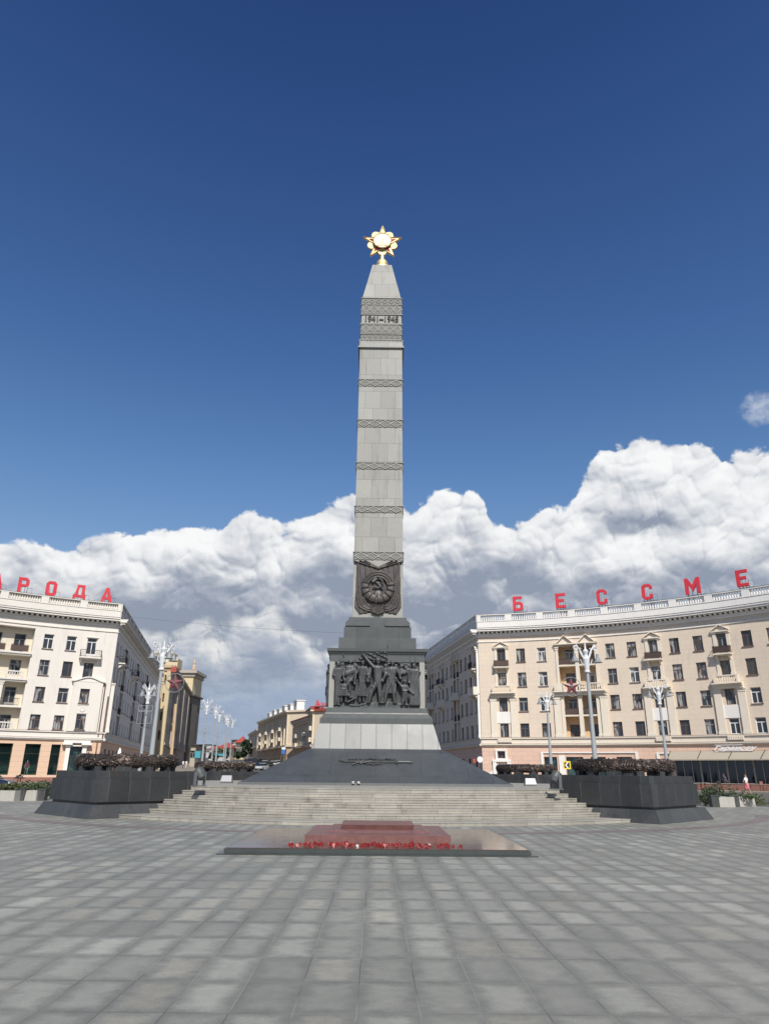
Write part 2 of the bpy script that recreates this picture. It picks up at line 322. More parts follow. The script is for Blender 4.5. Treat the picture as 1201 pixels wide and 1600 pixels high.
M['peach'] = mat('peach_plaster', (0.655, 0.55, 0.435), 0.85, var=0.06, vscale=0.5, brick=(1.25, 0.62, 0.014, 0.5, 0.82, 0.015), stain=0.12)
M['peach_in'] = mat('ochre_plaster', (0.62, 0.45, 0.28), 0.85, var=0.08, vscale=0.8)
M['pink'] = mat('pink_rusticated_stone', (0.62, 0.43, 0.33), 0.8, var=0.08, vscale=0.8, brick=(1.3, 0.55, 0.02, 0.5, 0.7, 0.04))
M['orange'] = mat('orange_rusticated_plaster', (0.64, 0.45, 0.32), 0.8, var=0.06, vscale=0.8, brick=(30.0, 0.62, 0.018, 0.0, 0.72, 0.0))
M['socle'] = mat('red_granite_socle', (0.26, 0.12, 0.09), 0.6, var=0.2, vscale=2)
M['white_trim'] = mat('whitewashed_trim', (0.74, 0.71, 0.66), 0.8, var=0.06, vscale=1, stain=0.12)
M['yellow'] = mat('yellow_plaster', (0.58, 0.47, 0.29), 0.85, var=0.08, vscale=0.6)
M['greybrown'] = mat('grey_brown_plaster', (0.40, 0.35, 0.285), 0.9, var=0.15, vscale=0.5, stain=0.25)  # on the ochre block's street side the shade is put into the colour
M['shadedark'] = mat('shade_dark_stone', (0.17, 0.15, 0.12), 0.9, var=0.25, vscale=0.3, stain=0.3)  # shade on the lower part of the tower, put into the stone colour
M['pale'] = mat('pale_ochre_plaster', (0.66, 0.56, 0.42), 0.85, var=0.08, vscale=0.4, stain=0.12)
M['tan'] = mat('tan_stone', (0.55, 0.40, 0.26), 0.85, var=0.1, vscale=0.5, brick=(2, 0.6, 0.02, 0.5, 0.8, 0.05))
M['greywall'] = mat('grey_concrete', (0.42, 0.42, 0.42), 0.85, var=0.06, vscale=0.3)
M['roofred'] = mat('red_sheet_roof', (0.38, 0.07, 0.045), 0.6, var=0.12, vscale=0.5)
M['roofgrey'] = mat('grey_sheet_roof', (0.17, 0.17, 0.18), 0.6, var=0.12, vscale=0.5)
M['rooftar'] = mat('dark_roof_edge', (0.05, 0.05, 0.055), 0.7)
M['glass'] = glass_mat('window_glass', (0.03, 0.035, 0.042), (0.42, 0.41, 0.39), 0.6); M['shopglass'] = glass_mat('shop_glass', (0.012, 0.03, 0.03), (0.06, 0.11, 0.10), 0.6)
M['cafeglass'] = glass_mat('cafe_glass', (0.012, 0.014, 0.02), (0.03, 0.035, 0.045), 0.5)
def clear_mat():
    m = bpy.data.materials.new('clear_shop_glass'); m.use_nodes = True; t = NT(m.node_tree); b = t.n['Principled BSDF']
    b.inputs['Base Color'].default_value = (0.012, 0.03, 0.028, 1); b.inputs['Roughness'].default_value = 0.05
    tr = t.new('ShaderNodeBsdfTransparent'); tr.inputs[0].default_value = (0.75, 0.92, 0.86, 1); mx = t.new('ShaderNodeMixShader'); mx.inputs[0].default_value = 0.38
    t.l.new(tr.outputs[0], mx.inputs[1]); t.l.new(b.outputs[0], mx.inputs[2]); t.l.new(mx.outputs[0], t.n['Material Output'].inputs[0]); return m
M['clearglass'] = clear_mat()
M['shopdark'] = mat('dim_shop_interior', (0.05, 0.075, 0.065), 0.9, var=0.3, vscale=0.8)
M['frame_white'] = mat('white_window_frame', (0.72, 0.72, 0.70), 0.5, var=0.05)
M['frame_dark'] = mat('brown_window_frame', (0.12, 0.075, 0.055), 0.6, var=0.15)
M['frame_grey'] = mat('grey_window_frame', (0.30, 0.29, 0.27), 0.6, var=0.1)
M['iron'] = mat('dark_iron', (0.035, 0.03, 0.028), 0.6, var=0.2)
M['ironbrown'] = mat('brown_balcony_boards', (0.12, 0.075, 0.06), 0.7, var=0.2)
M['sill'] = mat('rusty_sill', (0.17, 0.095, 0.075), 0.7, var=0.2)
M['red'] = mat('red_sign_paint', (0.60, 0.035, 0.05), 0.45, var=0.08, vscale=1.2)
M['redside'] = mat('dark_red_sign_side', (0.30, 0.02, 0.03), 0.5, var=0.1)
M['steel'] = mat('galvanised_steel', (0.25, 0.25, 0.26), 0.5, metal=0.6, var=0.1)
M['lampgrey'] = mat('grey_lamp_paint', (0.34, 0.36, 0.37), 0.5, var=0.06)
M['lampwhite'] = mat('white_lamp_paint', (0.62, 0.63, 0.63), 0.45, var=0.05)
M['lampshade'] = mat('grey_lamp_shade', (0.24, 0.255, 0.26), 0.4, var=0.08)
M['starred'] = mat('dark_red_star', (0.16, 0.025, 0.03), 0.4, var=0.15)
M['awning'] = mat('beige_awning', (0.36, 0.32, 0.255), 0.85, var=0.06)
M['white'] = mat('white_paint', (0.80, 0.80, 0.78), 0.5, var=0.04)
M['yellowsign'] = mat('yellow_sign_paint', (0.85, 0.62, 0.03), 0.5, var=0.03)
M['blacksign'] = mat('black_sign_paint', (0.015, 0.015, 0.015), 0.5, var=0.05)
M['bluesign'] = mat('blue_sign_paint', (0.05, 0.14, 0.42), 0.5, var=0.05)
M['teal'] = mat('teal_poster', (0.06, 0.32, 0.40), 0.5, var=0.2)
M['concrete'] = mat('white_concrete', (0.40, 0.385, 0.34), 0.85, var=0.12, vscale=3, stain=0.2)
M['leaf'] = mat('leaves', (0.055, 0.085, 0.028), 0.7, var=0.45, vscale=2.5)
M['leafdark'] = mat('dark_leaves', (0.03, 0.05, 0.022), 0.75, var=0.4, vscale=2)
M['leafyellow'] = mat('juniper_leaves', (0.085, 0.105, 0.035), 0.7, var=0.45, vscale=3)
M['bark'] = mat('bark', (0.08, 0.06, 0.045), 0.9, var=0.25)
M['stem'] = mat('green_stem', (0.05, 0.12, 0.03), 0.6)
M['bloomred'] = mat('red_petals', (0.26, 0.02, 0.022), 0.6, var=0.2, vscale=30)
M['bloomwhite'] = mat('white_petals', (0.78, 0.76, 0.70), 0.6, var=0.1, vscale=30)
M['bloompink'] = mat('pink_petals', (0.70, 0.28, 0.25), 0.6, var=0.1, vscale=30)
M['rubber'] = mat('rubber', (0.02, 0.02, 0.02), 0.8)
M['carglass'] = mat('car_glass', (0.02, 0.025, 0.03), 0.08, var=0.05, spec=0.8)
M['lens'] = mat('lamp_lens', (0.6, 0.6, 0.58), 0.15, var=0.03)
M['taillens'] = mat('red_lens', (0.35, 0.02, 0.02), 0.2, var=0.03)
M['skin'] = mat('skin', (0.55, 0.33, 0.24), 0.6, var=0.05)
M['hair'] = mat('brown_hair', (0.06, 0.035, 0.02), 0.6, var=0.15)
for nm, c in (('blue', (0.015, 0.022, 0.055)), ('dkgrey', (0.05, 0.05, 0.055)), ('silverc', (0.45, 0.46, 0.47)), ('whitec', (0.75, 0.75, 0.74)), ('redc', (0.25, 0.02, 0.02))):
    M['car_'+nm] = mat('car_paint_'+nm, c, 0.25, var=0.03, spec=0.6)
for nm, c in (('white', (0.75, 0.73, 0.72)), ('pink', (0.62, 0.16, 0.20)), ('navy', (0.04, 0.05, 0.10)), ('crimson', (0.45, 0.05, 0.09))):
    M['cloth_'+nm] = mat('cloth_'+nm, c, 0.85, var=0.08)
M['wood'] = mat('pale_wood', (0.42, 0.28, 0.17), 0.6, var=0.15)

# ------------------------------------------------------------------ mesh building
ORG = {}
class MB:
    def __init__(s): s.v = []; s.f = []; s.m = []; s.loc = []
    def add(s, pts, faces, mi=0, xf=None):
        o = len(s.v)
        for p in pts:
            s.loc.append(tuple(p)); s.v.append(tuple(xf(*p)) if xf else tuple(p))
        for f in faces: s.f.append(tuple(i+o for i in f)); s.m.append(mi)
    def box(s, x0, x1, y0, y1, z0, z1, mi=0, xf=None, div=0):
        n = 1 if not div else max(1, int(math.ceil((x1-x0)/div)))
        pts = []; fs = []
        for i in range(n+1):
            x = x0+(x1-x0)*i/n
            pts += [(x, y0, z0), (x, y1, z0), (x, y1, z1), (x, y0, z1)]
        for i in range(n):
            a = 4*i; b = a+4
            fs += [(a, b, b+3, a+3), (a+1, a+2, b+2, b+1), (a+3, b+3, b+2, a+2), (a, a+1, b+1, b)]
        e = 4*n; fs += [(0, 3, 2, 1), (e, e+1, e+2, e+3)]
        s.add(pts, fs, mi, xf)
    def frustum(s, h0, z0, h1, z1, cx=0, cy=0, mi=0, caps=True):
        p = [(cx-h0, cy-h0, z0), (cx+h0, cy-h0, z0), (cx+h0, cy+h0, z0), (cx-h0, cy+h0, z0), (cx-h1, cy-h1, z1), (cx+h1, cy-h1, z1), (cx+h1, cy+h1, z1), (cx-h1, cy+h1, z1)]
        f = [(0, 1, 5, 4), (1, 2, 6, 5), (2, 3, 7, 6), (3, 0, 4, 7)]
        if caps: f += [(3, 2, 1, 0), (4, 5, 6, 7)]
        s.add(p, f, mi)
    def prism(s, poly, y0, y1, mi=0, xf=None):
        """polygon in (x,z), extruded along y"""
        n = len(poly)
        pts = [(x, y0, z) for x, z in poly]+[(x, y1, z) for x, z in poly]
        fs = [tuple(range(n)), tuple(range(2*n-1, n-1, -1))]+[(i, i+n, (i+1) % n+n, (i+1) % n) for i in range(n)]
        s.add(pts, fs, mi, xf)
    def lathe(s, prof, seg=16, c=(0, 0), mi=0, closed=False, xf=None):
        """profile of (r,z) turned about the vertical through c"""
        pts = []; fs = []; n = len(prof)
        for i in range(seg):
            a = 2*math.pi*i/seg
            pts += [(c[0]+r*math.cos(a), c[1]+r*math.sin(a), z) for r, z in prof]
        for i in range(seg):
            j = (i+1) % seg
            for k in range(n-1):
                fs.append((i*n+k, j*n+k, j*n+k+1, i*n+k+1))
        if prof[0][0] > 0 and closed: fs.append(tuple(i*n for i in range(seg))[::-1])
        if prof[-1][0] > 0 and closed: fs.append(tuple(i*n+n-1 for i in range(seg)))
        s.add(pts, fs, mi, xf)
    def tube(s, path, r, seg=6, mi=0, xf=None):
        P = [Vector(p) for p in path]; n = len(P); pts = []; fs = []
        rr = r if isinstance(r, (list, tuple)) else [r]*n
        for i, p in enumerate(P):
            t = (P[min(i+1, n-1)]-P[max(i-1, 0)]).normalized()
            a = t.cross(Vector((0, 0, 1)) if abs(t.z) < 0.95 else Vector((1, 0, 0))).normalized(); b = t.cross(a)
            for k in range(seg):
                q = 2*math.pi*k/seg; pts.append(tuple(p+a*(rr[i]*math.cos(q))+b*(rr[i]*math.sin(q))))
        for i in range(n-1):
            for k in range(seg):
                k2 = (k+1) % seg; fs.append((i*seg+k, i*seg+k2, (i+1)*seg+k2, (i+1)*seg+k))
        fs += [tuple(range(seg))[::-1], tuple(range((n-1)*seg, n*seg))]
        s.add(pts, fs, mi, xf)
    def build(s, name, mats, parent=None, loc=None, smooth=False):
        o = Vector(loc) if loc is not None else (ORG[parent.name] if parent else Vector((0, 0, 0)))
        me = bpy.data.meshes.new(name)
        me.from_pydata([(x-o.x, y-o.y, z-o.z) for x, y, z in s.v], [], s.f)
        for m in (mats if isinstance(mats, (list, tuple)) else [mats]): me.materials.append(m)
        me.polygons.foreach_set('material_index', s.m)
        uv = me.uv_layers.new(name='UVMap'); L = s.loc; data = np.zeros((len(me.loops), 2), dtype=np.float32); k = 0
        for f in s.f:
            a = L[f[0]]; b = L[f[1]]; c = L[f[2]]
            ux, uy, uz = b[0]-a[0], b[1]-a[1], b[2]-a[2]; vx, vy, vz = c[0]-a[0], c[1]-a[1], c[2]-a[2]
            nx, ny, nz = abs(uy*vz-uz*vy), abs(uz*vx-ux*vz), abs(ux*vy-uy*vx)
            if nz > nx*1.2 and nz > ny*1.2: i, j = 0, 1
            elif ny >= nx: i, j = 0, 2
            else: i, j = 1, 2
            for q in f: data[k] = (L[q][i], L[q][j]); k += 1
        uv.data.foreach_set('uv', data.ravel())
        me.validate(); me.update()
        bm = bmesh.new(); bm.from_mesh(me); bmesh.ops.recalc_face_normals(bm, faces=bm.faces); bm.to_mesh(me); bm.free()
        if smooth:
            for p in me.polygons: p.use_smooth = True
        ob = bpy.data.objects.new(name, me); COL.objects.link(ob)
        if parent: ob.parent = parent; ORG[ob.name] = ORG[parent.name]
        else: ob.location = o; ORG[ob.name] = o
        return ob
def tag(o, label=None, cat=None, group=None, kind=None):
    if label: o['label'] = label
    if cat: o['category'] = cat
    if group: o['group'] = group
    if kind: o['kind'] = kind
    return o
def thing(name, label, cat, loc=(0, 0, 0), group=None, rz=0.0):
    o = bpy.data.objects.new(name, None); COL.objects.link(o); o.location = loc; o.rotation_euler = (0, 0, rz)
    o.empty_display_size = 0.3
    ORG[o.name] = Vector(loc) if not rz else Vector((0, 0, 0))
    return tag(o, label, cat, group)
def local_thing(name, label, cat, group=None):
    """a thing modelled round its own origin and placed afterwards"""
    return thing(name, label, cat, (0, 0, 0), group)
def copy_thing(o, loc, rz=0.0, label=None, group=None, sc=None):
    c = o.copy(); COL.objects.link(c); c.location = loc; c.rotation_euler = (0, 0, rz)
    if sc: c.scale = (sc, sc, sc)
    if label: c['label'] = label
    if group: c['group'] = group
    for ch in o.children:
        d = ch.copy(); COL.objects.link(d); d.parent = c
        for g in ch.children:
            e = g.copy(); COL.objects.link(e); e.parent = d
    return c
def structure(mb, name, m): return tag(mb.build(name, m), kind='structure')
def linkchild(name, me, parent, loc=(0, 0, 0), rot=(0, 0, 0), sc=(1, 1, 1)):
    o = bpy.data.objects.new(name, me); COL.objects.link(o); o.parent = parent; o.location = loc; o.rotation_euler = rot; o.scale = sc
    ORG[o.name] = Vector((0, 0, 0))
    return o
# ------------------------------------------------------------------ the ground
MX, MY = 0.0, 39.5                                # the monument's axis
def gz(y):                                        # the avenue climbs beyond the square
    return 0.0 if y < 104 else min((y-104)*0.0285, 9.5)
def ground():
    b = MB(); ys = [-60, 0, 40, 80, 104, 150, 220, 320, 430, 437.3, 700, 1500]; xs = [-1500, -300, -100, -40, 0, 40, 100, 300, 1500]
    pts = [(x, y, gz(y)-0.012) for y in ys for x in xs]; n = len(xs)
    b.add(pts, [(i*n+j, i*n+j+1, (i+1)*n+j+1, (i+1)*n+j) for i in range(len(ys)-1) for j in range(n-1)])
    structure(b, 'ground', M['asphalt'])
    b = MB(); poly = [(-22, -30), (22, -30), (22, 30)]+[(22*math.cos(a), 40+22*math.sin(a)) for a in [k*math.pi/16 for k in range(17)]]+[(-22, 30)]
    b.add([(x, y, 0) for x, y in poly], [tuple(range(len(poly)))]); structure(b, 'plaza_paving', M['paving'])
    def ring(name, c, r0, r1, a0, a1, z, m, h=0.0, seg=48):
        b = MB(); pts = []; fs = []
        for i in range(seg+1):
            a = rad(a0+(a1-a0)*i/seg)
            for r in (r0, r1): pts.append((c[0]+r*math.sin(a), c[1]+r*math.cos(a), z))
        for i in range(seg): fs.append((2*i, 2*i+2, 2*i+3, 2*i+1))
        if h:
            k = len(pts); pts += [(x, y, z-h) for x, y, _ in pts]
            for i in range(seg): fs += [(2*i, 2*i+k, 2*i+2+k, 2*i+2), (2*i+1, 2*i+3, 2*i+3+k, 2*i+1+k)]
            for i in (0, seg): fs.append((2*i, 2*i+1, 2*i+1+k, 2*i+k))
        b.add(pts, fs); return b
    structure(ring('r', (MX, MY), 17.6, 18.2, 110, 250, 0.004, None), 'pink_paving_band', M['ringpave'])
    structure(ring('r', (-8, 33.5), 58.0, 69.8, -62, -23.4, 0.12, None, h=0.2), 'pavement', M['sidewalk'])
    structure(ring('r', (0, 39.5), 52.0, 64.4, 13, 66, 0.12, None, h=0.2), 'pavement', M['sidewalk'])
    g = ring('g', (0, 40), 22.2, 25.5, -75, 75, 0.06, None, h=0.1); tag(g.build('grass', M['grass']), 'strip of short grass behind the concrete planters round the plaza', 'grass', kind='stuff')
    # pavement and carriageway of the avenue running up the hill
    b = MB(); L = [(-36.6, 100), (-46, 150), (-56, 210), (-63, 260)]; w = 9.5
    pts = []; fs = []
    for x, y in L: pts += [(x-1.0, y, gz(y)+0.13), (x+w, y, gz(y)+0.13)]
    k = len(pts); pts += [(x, y, z-0.3) for x, y, z in pts]
    for i in range(len(L)-1): fs += [(2*i, 2*i+1, 2*i+3, 2*i+2), (2*i+1, 2*i+1+k, 2*i+3+k, 2*i+3)]
    b.add(pts, fs); structure(b, 'avenue_pavement', M['sidewalk'])
ground()

# ------------------------------------------------------------------ monument
def rot4(k):
    c, s = [(1, 0), (0, 1), (-1, 0), (0, -1)][k]
    return lambda x, y, z: (MX+c*x-s*y, MY+s*x+c*y, z)          # face k, local -y is the face's outside

def height_mesh(W0, W1, Z0, Z1, res, fn, yface, sink=0.02):
    """bas-relief: a grid in the plane y=yface whose depth toward -y is fn(x,z); cells without relief are left out"""
    nx = int((W1-W0)/res)+1; nz = int((Z1-Z0)/res)+1
    X, Z = np.meshgrid(np.linspace(W0, W1, nx), np.linspace(Z0, Z1, nz)); H = fn(X, Z)
    b = MB(); on = H > 0.001
    vis = np.zeros((nz+2, nx+2), bool); vis[1:-1, 1:-1] = on
    idx = -np.ones((nz, nx), int); pts = []; fs = []
    near = on.copy()
    for dz in (0, 1, 2):
        for dx in (0, 1, 2): near |= vis[dz:dz+nz, dx:dx+nx]
    for i in range(nz):
        for j in range(nx):
            if near[i, j]:
                idx[i, j] = len(pts); pts.append((X[i, j], yface-(H[i, j] if on[i, j] else -sink), Z[i, j]))
    for i in range(nz-1):
        for j in range(nx-1):
            q = (idx[i, j], idx[i, j+1], idx[i+1, j+1], idx[i+1, j])
            if min(q) >= 0 and (on[i, j] or on[i, j+1] or on[i+1, j] or on[i+1, j+1]): fs.append(q)
    b.add(pts, fs); return b
class Field:
    def __init__(s, X, Z): s.X, s.Z = X, Z; s.H = np.zeros_like(X)
    def cap(s, x0, z0, r0, x1, z1, r1, d=0.0, k=1.0):
        """tapered round limb; d = depth of its axis plane, k = how round"""
        dx, dz = x1-x0, z1-z0; L = dx*dx+dz*dz+1e-9
        t = np.clip(((s.X-x0)*dx+(s.Z-z0)*dz)/L, 0, 1); r = r0+(r1-r0)*t
        q = r*r-(s.X-x0-dx*t)**2-(s.Z-z0-dz*t)**2
        s.H = np.maximum(s.H, np.where(q > 0, d+k*np.sqrt(np.maximum(q, 0)), 0))
    def path(s, pts, r, d=0.0, k=1.0):
        rr = r if isinstance(r, list) else [r]*len(pts)
        for (a, b), (r0, r1) in zip(zip(pts, pts[1:]), zip(rr, rr[1:])): s.cap(a[0], a[1], r0, b[0], b[1], r1, d, k)
    def poly(s, P, h):
        ins = np.zeros(s.X.shape, bool); n = len(P)
        for i in range(n):
            (x0, z0), (x1, z1) = P[i], P[(i+1) % n]
            c = ((z0 > s.Z) != (z1 > s.Z)) & (s.X < (x1-x0)*(s.Z-z0)/(z1-z0+1e-12)+x0); ins ^= c
        hv = h(s.X, s.Z) if callable(h) else h
        s.H = np.where(ins, np.maximum(s.H, hv), s.H)

def frieze(X, Z):
    """high relief of soldiers, partisans and women under a waving banner (x from the panel's middle, z above its foot)"""
    f = Field(X, Z)
    px = lambda x: (x-602)/202.0
    pz = lambda y: (740-y)/208.0
    def C(x0, y0, r0, x1, y1, r1, d=0.05, k=1.0): f.cap(px(x0), pz(y0), r0/202, px(x1), pz(y1), r1/202, d, k)
    def P(pts, r, d=0.05, k=1.0): f.path([(px(x), pz(y)) for x, y in pts], [q/202 for q in r] if isinstance(r, list) else r/202, d, k)
    # backdrop: drapery and ground
    f.poly([(px(160), pz(740)), (px(1042), pz(740)), (px(1042), pz(716)), (px(900), pz(700)), (px(700), pz(680)), (px(560), pz(690)), (px(400), pz(725)), (px(160), pz(725))], lambda x, z: 0.10+0.03*np.sin(x*9)+0*z)
    for x0 in range(172, 1040, 26): P([(x0, 330), (x0+8, 500), (x0-4, 700)], 9, 0.0, 0.7)
    # garland drapery and banner
    P([(720, 262), (770, 225), (830, 268), (900, 285), (1035, 240)], [18, 15, 18, 18, 14], 0.03)
    P([(720, 285), (800, 250), (880, 300)], 12, 0.05)
    ban = [(px(405), pz(225)), (px(450), pz(180)), (px(560), pz(140)), (px(700), pz(118)), (px(708), pz(250)), (px(640), pz(262)), (px(540), pz(245)), (px(480), pz(215)), (px(430), pz(250))]
    f.poly(ban, lambda x, z: 0.20+0.045*np.sin((x*0.5+z*1.0)*26)+0.03*np.sin(x*17+1))
    C(710, 80, 5, 712, 560, 6, 0.19)
    C(640, 150, 16, 640, 165, 16, 0.22)
    for x0, y0, x1, y1 in ((245, 165, 262, 420), (945, 195, 960, 420), (997, 185, 1010, 380), (385, 205, 330, 350), (215, 230, 230, 420)): C(x0, y0, 5, x1, y1, 6, 0.14)
    C(245, 185, 13, 250, 215, 10, 0.12)
    # back-row heads
    for x, y in ((240, 290), (370, 255), (500, 330), (530, 300), (690, 300), (720, 330), (800, 300), (855, 305), (905, 320), (930, 300), (180, 270)):
        C(x, y, 21, x, y+8, 20, 0.04); P([(x-22, y+60), (x, y+40), (x+22, y+60)], 22, 0.02)
    def man(x, hy, fy, s=1.0, lean=0, la=None, ra=None, legs=(-22, 22), d=0.10, skirt=None, cape=None, helmet=False):
        sh = hy+52*s; hip = hy+(fy-hy)*0.50
        C(x, hy-4, 20*s, x+2, hy+12*s, 18*s, d+0.06)                      # head
        if helmet: C(x-4, hy-12*s, 24*s, x+6, hy-12*s, 24*s, d+0.05)
        C(x, hy+20, 11, x, sh, 13, d+0.03)
        xs, xh = x+lean*0.2, x-lean
        P([(xs-30*s, sh+6), (xs+30*s, sh+6)], 21*s, d+0.02)               # shoulders
        P([(xs-14*s, sh+14), (xh-10*s, hip)], [31*s, 25*s], d+0.03); P([(xs+14*s, sh+14), (xh+10*s, hip)], [31*s, 25*s], d+0.03)
        P([(xh-26*s, sh+(hip-sh)*0.72), (xh+26*s, sh+(hip-sh)*0.72)], 7, d+0.13)  # belt
        if skirt:
            f.poly([(px(xh-28*s), pz(hip-30)), (px(xh+28*s), pz(hip-30)), (px(xh+skirt), pz(fy-62)), (px(xh-skirt), pz(fy-62))], lambda a, z: d+0.14+0.022*np.sin(a*70))
            for q in (-skirt*0.4, skirt*0.4): P([(xh+q, fy-70), (xh+q, fy-8)], [15, 11], d)
        else:
            for q in legs:
                P([(xh+(10 if q > 0 else -10), hip), (xh+q*0.75, (hip+fy)/2), (xh+q, fy-8)], [26*s, 20*s, 13*s], d+0.02)
                P([(xh+q-6, fy-4), (xh+q+(16 if q > 0 else -16), fy)], [12, 9], d+0.02)
        if cape:
            for q in range(-2, 4): P([(xs+q*12, sh), (xs+q*cape, (sh+fy)/2), (xs+q*cape*1.15, fy-5)], [20, 18, 15], d+0.06)
        for arm, sgn in ((la, -1), (ra, 1)):
            if arm: P([(xs+sgn*34*s, sh+8)]+list(arm), [19*s]+[16*s]*(len(arm)-1)+[11*s], d+0.08); C(arm[-1][0], arm[-1][1], 13*s, arm[-1][0]+2, arm[-1][1]+3, 12*s, d+0.1)
    man(320, 262, 640, 1.0, 14, la=[(300, 400), (345, 470)], ra=[(372, 380), (340, 460)], d=0.06)
    P([(290, 390), (350, 360)], [46, 44], 0.08)
    man(198, 290, 718, 1.0, 2, la=[(150, 410), (235, 470)], ra=[(245, 400), (262, 455)], legs=(-16, 14), d=0.13)
    man(268, 465, 690, 0.85, 6, la=[(240, 540), (225, 600)], ra=[(320, 470), (340, 468)], d=0.16, skirt=58)
    P([(300, 690), (380, 650)], [10, 8], 0.16); P([(330, 720), (420, 725), (520, 690)], [14, 12, 10], 0.1)
    man(452, 275, 690, 1.0, 4, la=[(380, 400), (372, 500)], ra=[(500, 400), (520, 440)], d=0.13, skirt=48)
    P([(535, 330), (520, 400), (512, 470)], [22, 26, 24], 0.14)
    man(612, 262, 695, 1.14, 0, la=[(530, 285), (462, 205)], ra=[(690, 400), (660, 470)], legs=(-88, 26), d=0.18, helmet=True)
    man(762, 275, 695, 1.05, 12, la=[(705, 400), (800, 440)], ra=[(830, 390), (845, 440)], legs=(-66, 34), d=0.15)
    for q in range(-3, 4): P([(750+q*12, 450), (742+q*18, 590)], [13, 11], 0.19)
    man(985, 300, 715, 1.0, 0, la=[(930, 390), (930, 480)], ra=[(1020, 370), (1044, 372)], d=0.12, cape=15)
    man(884, 470, 715, 0.85, -6, la=[(840, 500), (806, 462)], ra=[(930, 560), (975, 600)], legs=(-20, 16), d=0.19)
    P([(930, 600), (960, 690), (1005, 722)], [22, 24, 12], 0.1); P([(830, 410), (860, 380)], [18, 16], 0.1)
    f.H += np.where(f.H > 0.11, 0.014*np.sin(X*46+2.5*np.sin(Z*6+X*3))*np.clip(np.sin(Z*3.1+X*5)+0.6, 0, 1), 0)
    return f.H*1.15

def emblem(X, Z):
    """state arms: sheaf wreath with ribbons, hammer and sickle over a globe, banners on crossed poles"""
    f = Field(X, Z); px = lambda x: (x-575)/352.0; pz = lambda y: 9.55+(1310-y)/352.0*1.02
    for sg in (-1, 1):
        X2 = lambda x: px(575+sg*(x-575))
        banner = [(X2(160), pz(240)), (X2(230), pz(230)), (X2(560), pz(380)), (X2(560), pz(700)), (X2(470), pz(1100)), (X2(420), pz(1225)), (X2(215), pz(1255)), (X2(125), pz(1110)), (X2(150), pz(640))]
        f.poly(banner, lambda x, z: 0.05+0.015*np.sin(np.abs(x)*22))
        for k in range(4):
            o = k*48
            f.path([(X2(165+o*0.30), pz(250+o*0.5)), (X2(160+o*0.62), pz(640)), (X2(160+o*0.95), pz(930)), (X2(225+o*0.9), pz(1120-o*0.35)), (X2(330+o*0.5), pz(1180-o*0.55)), (X2(440), pz(1200-o*0.75))], [0.03, 0.05, 0.06, 0.06, 0.05, 0.04], 0.06+0.022*(k % 2))
        for a, b_ in ((110, 225), (212, 212), (300, 208)):
            f.cap(X2(a), pz(b_), 0.035, X2(600), pz(375-(a-110)*0.1), 0.028, 0.11)
    r = np.hypot((X-px(572)), (Z-pz(735))); th = np.arctan2(X-px(572), Z-pz(735))
    ring = (r < 0.93) & (r > 0.50)
    prof = 0.17+0.10*np.sqrt(np.clip(1-((r-0.70)/0.24)**2, 0, 1))
    ribs = np.where(np.abs(th) < 1.3, 0.03*np.sin((r-0.5)*44), 0.035*np.sign(np.sin(th*15)))
    f.H = np.where(ring, np.maximum(f.H, prof+ribs), f.H)
    f.H = np.where(r <= 0.50, np.maximum(f.H*0, 0.10+0.01*np.sin(r*60)), f.H)
    f.H = np.where(np.hypot(X-px(572), Z-pz(900)) < 0.30, np.maximum(f.H, 0.13+0.4*np.sqrt(np.maximum(0.09-np.hypot(X-px(572), Z-pz(900))**2, 0))), f.H)   # globe
    for k in range(-3, 4): f.cap(px(572+k*34), pz(1065), 0.03, px(572+k*34), pz(1270-abs(k)*14), 0.045, 0.13)
    f.cap(px(470), pz(985), 0.07, px(675), pz(985), 0.07, 0.16)
    # star at the crown of the wreath
    for k in range(5):
        a = k*2*math.pi/5; f.cap(px(572), pz(450), 0.05, px(572)+0.12*math.sin(a), pz(450)+0.12*math.cos(a), 0.012, 0.24)
    return f.H

def star_poly(R, r, n=5, rot=0.0):
    return [((R if k % 2 == 0 else r)*math.sin(rot+k*math.pi/n), (R if k % 2 == 0 else r)*math.cos(rot+k*math.pi/n)) for k in range(2*n)]
def facet_star(b, R, r, y0, yc, cz, cx=0.0, cy=0.0, back=True, mi=0):
    P = star_poly(R, r); n = len(P)
    pts = [(cx+x, cy+y0, cz+z) for x, z in P]+[(cx, cy+yc, cz), (cx, cy-yc, cz)]
    pts += [(cx+x, cy-y0, cz+z) for x, z in P]
    fs = []
    for i in range(n):
        j = (i+1) % n; fs.append((i, j, n)); fs.append((i, j, j+n+2, i+n+2)); fs.append((i+n+2, j+n+2, n+1))
    b.add(pts, fs, mi)

def text_mesh(name, body, size, extrude, font_offset=0.0, shear=0.0):
    cu = bpy.data.curves.new(name, 'FONT'); cu.body = body; cu.size = size; cu.extrude = extrude; cu.align_x = 'CENTER'; cu.align_y = 'CENTER'
    cu.offset = font_offset; cu.shear = shear; cu.resolution_u = 3
    o = bpy.data.objects.new(name, cu); COL.objects.link(o)
    dg = bpy.context.evaluated_depsgraph_get(); me = bpy.data.meshes.new_from_object(o.evaluated_get(dg)); me.name = name
    bpy.data.objects.remove(o); return me

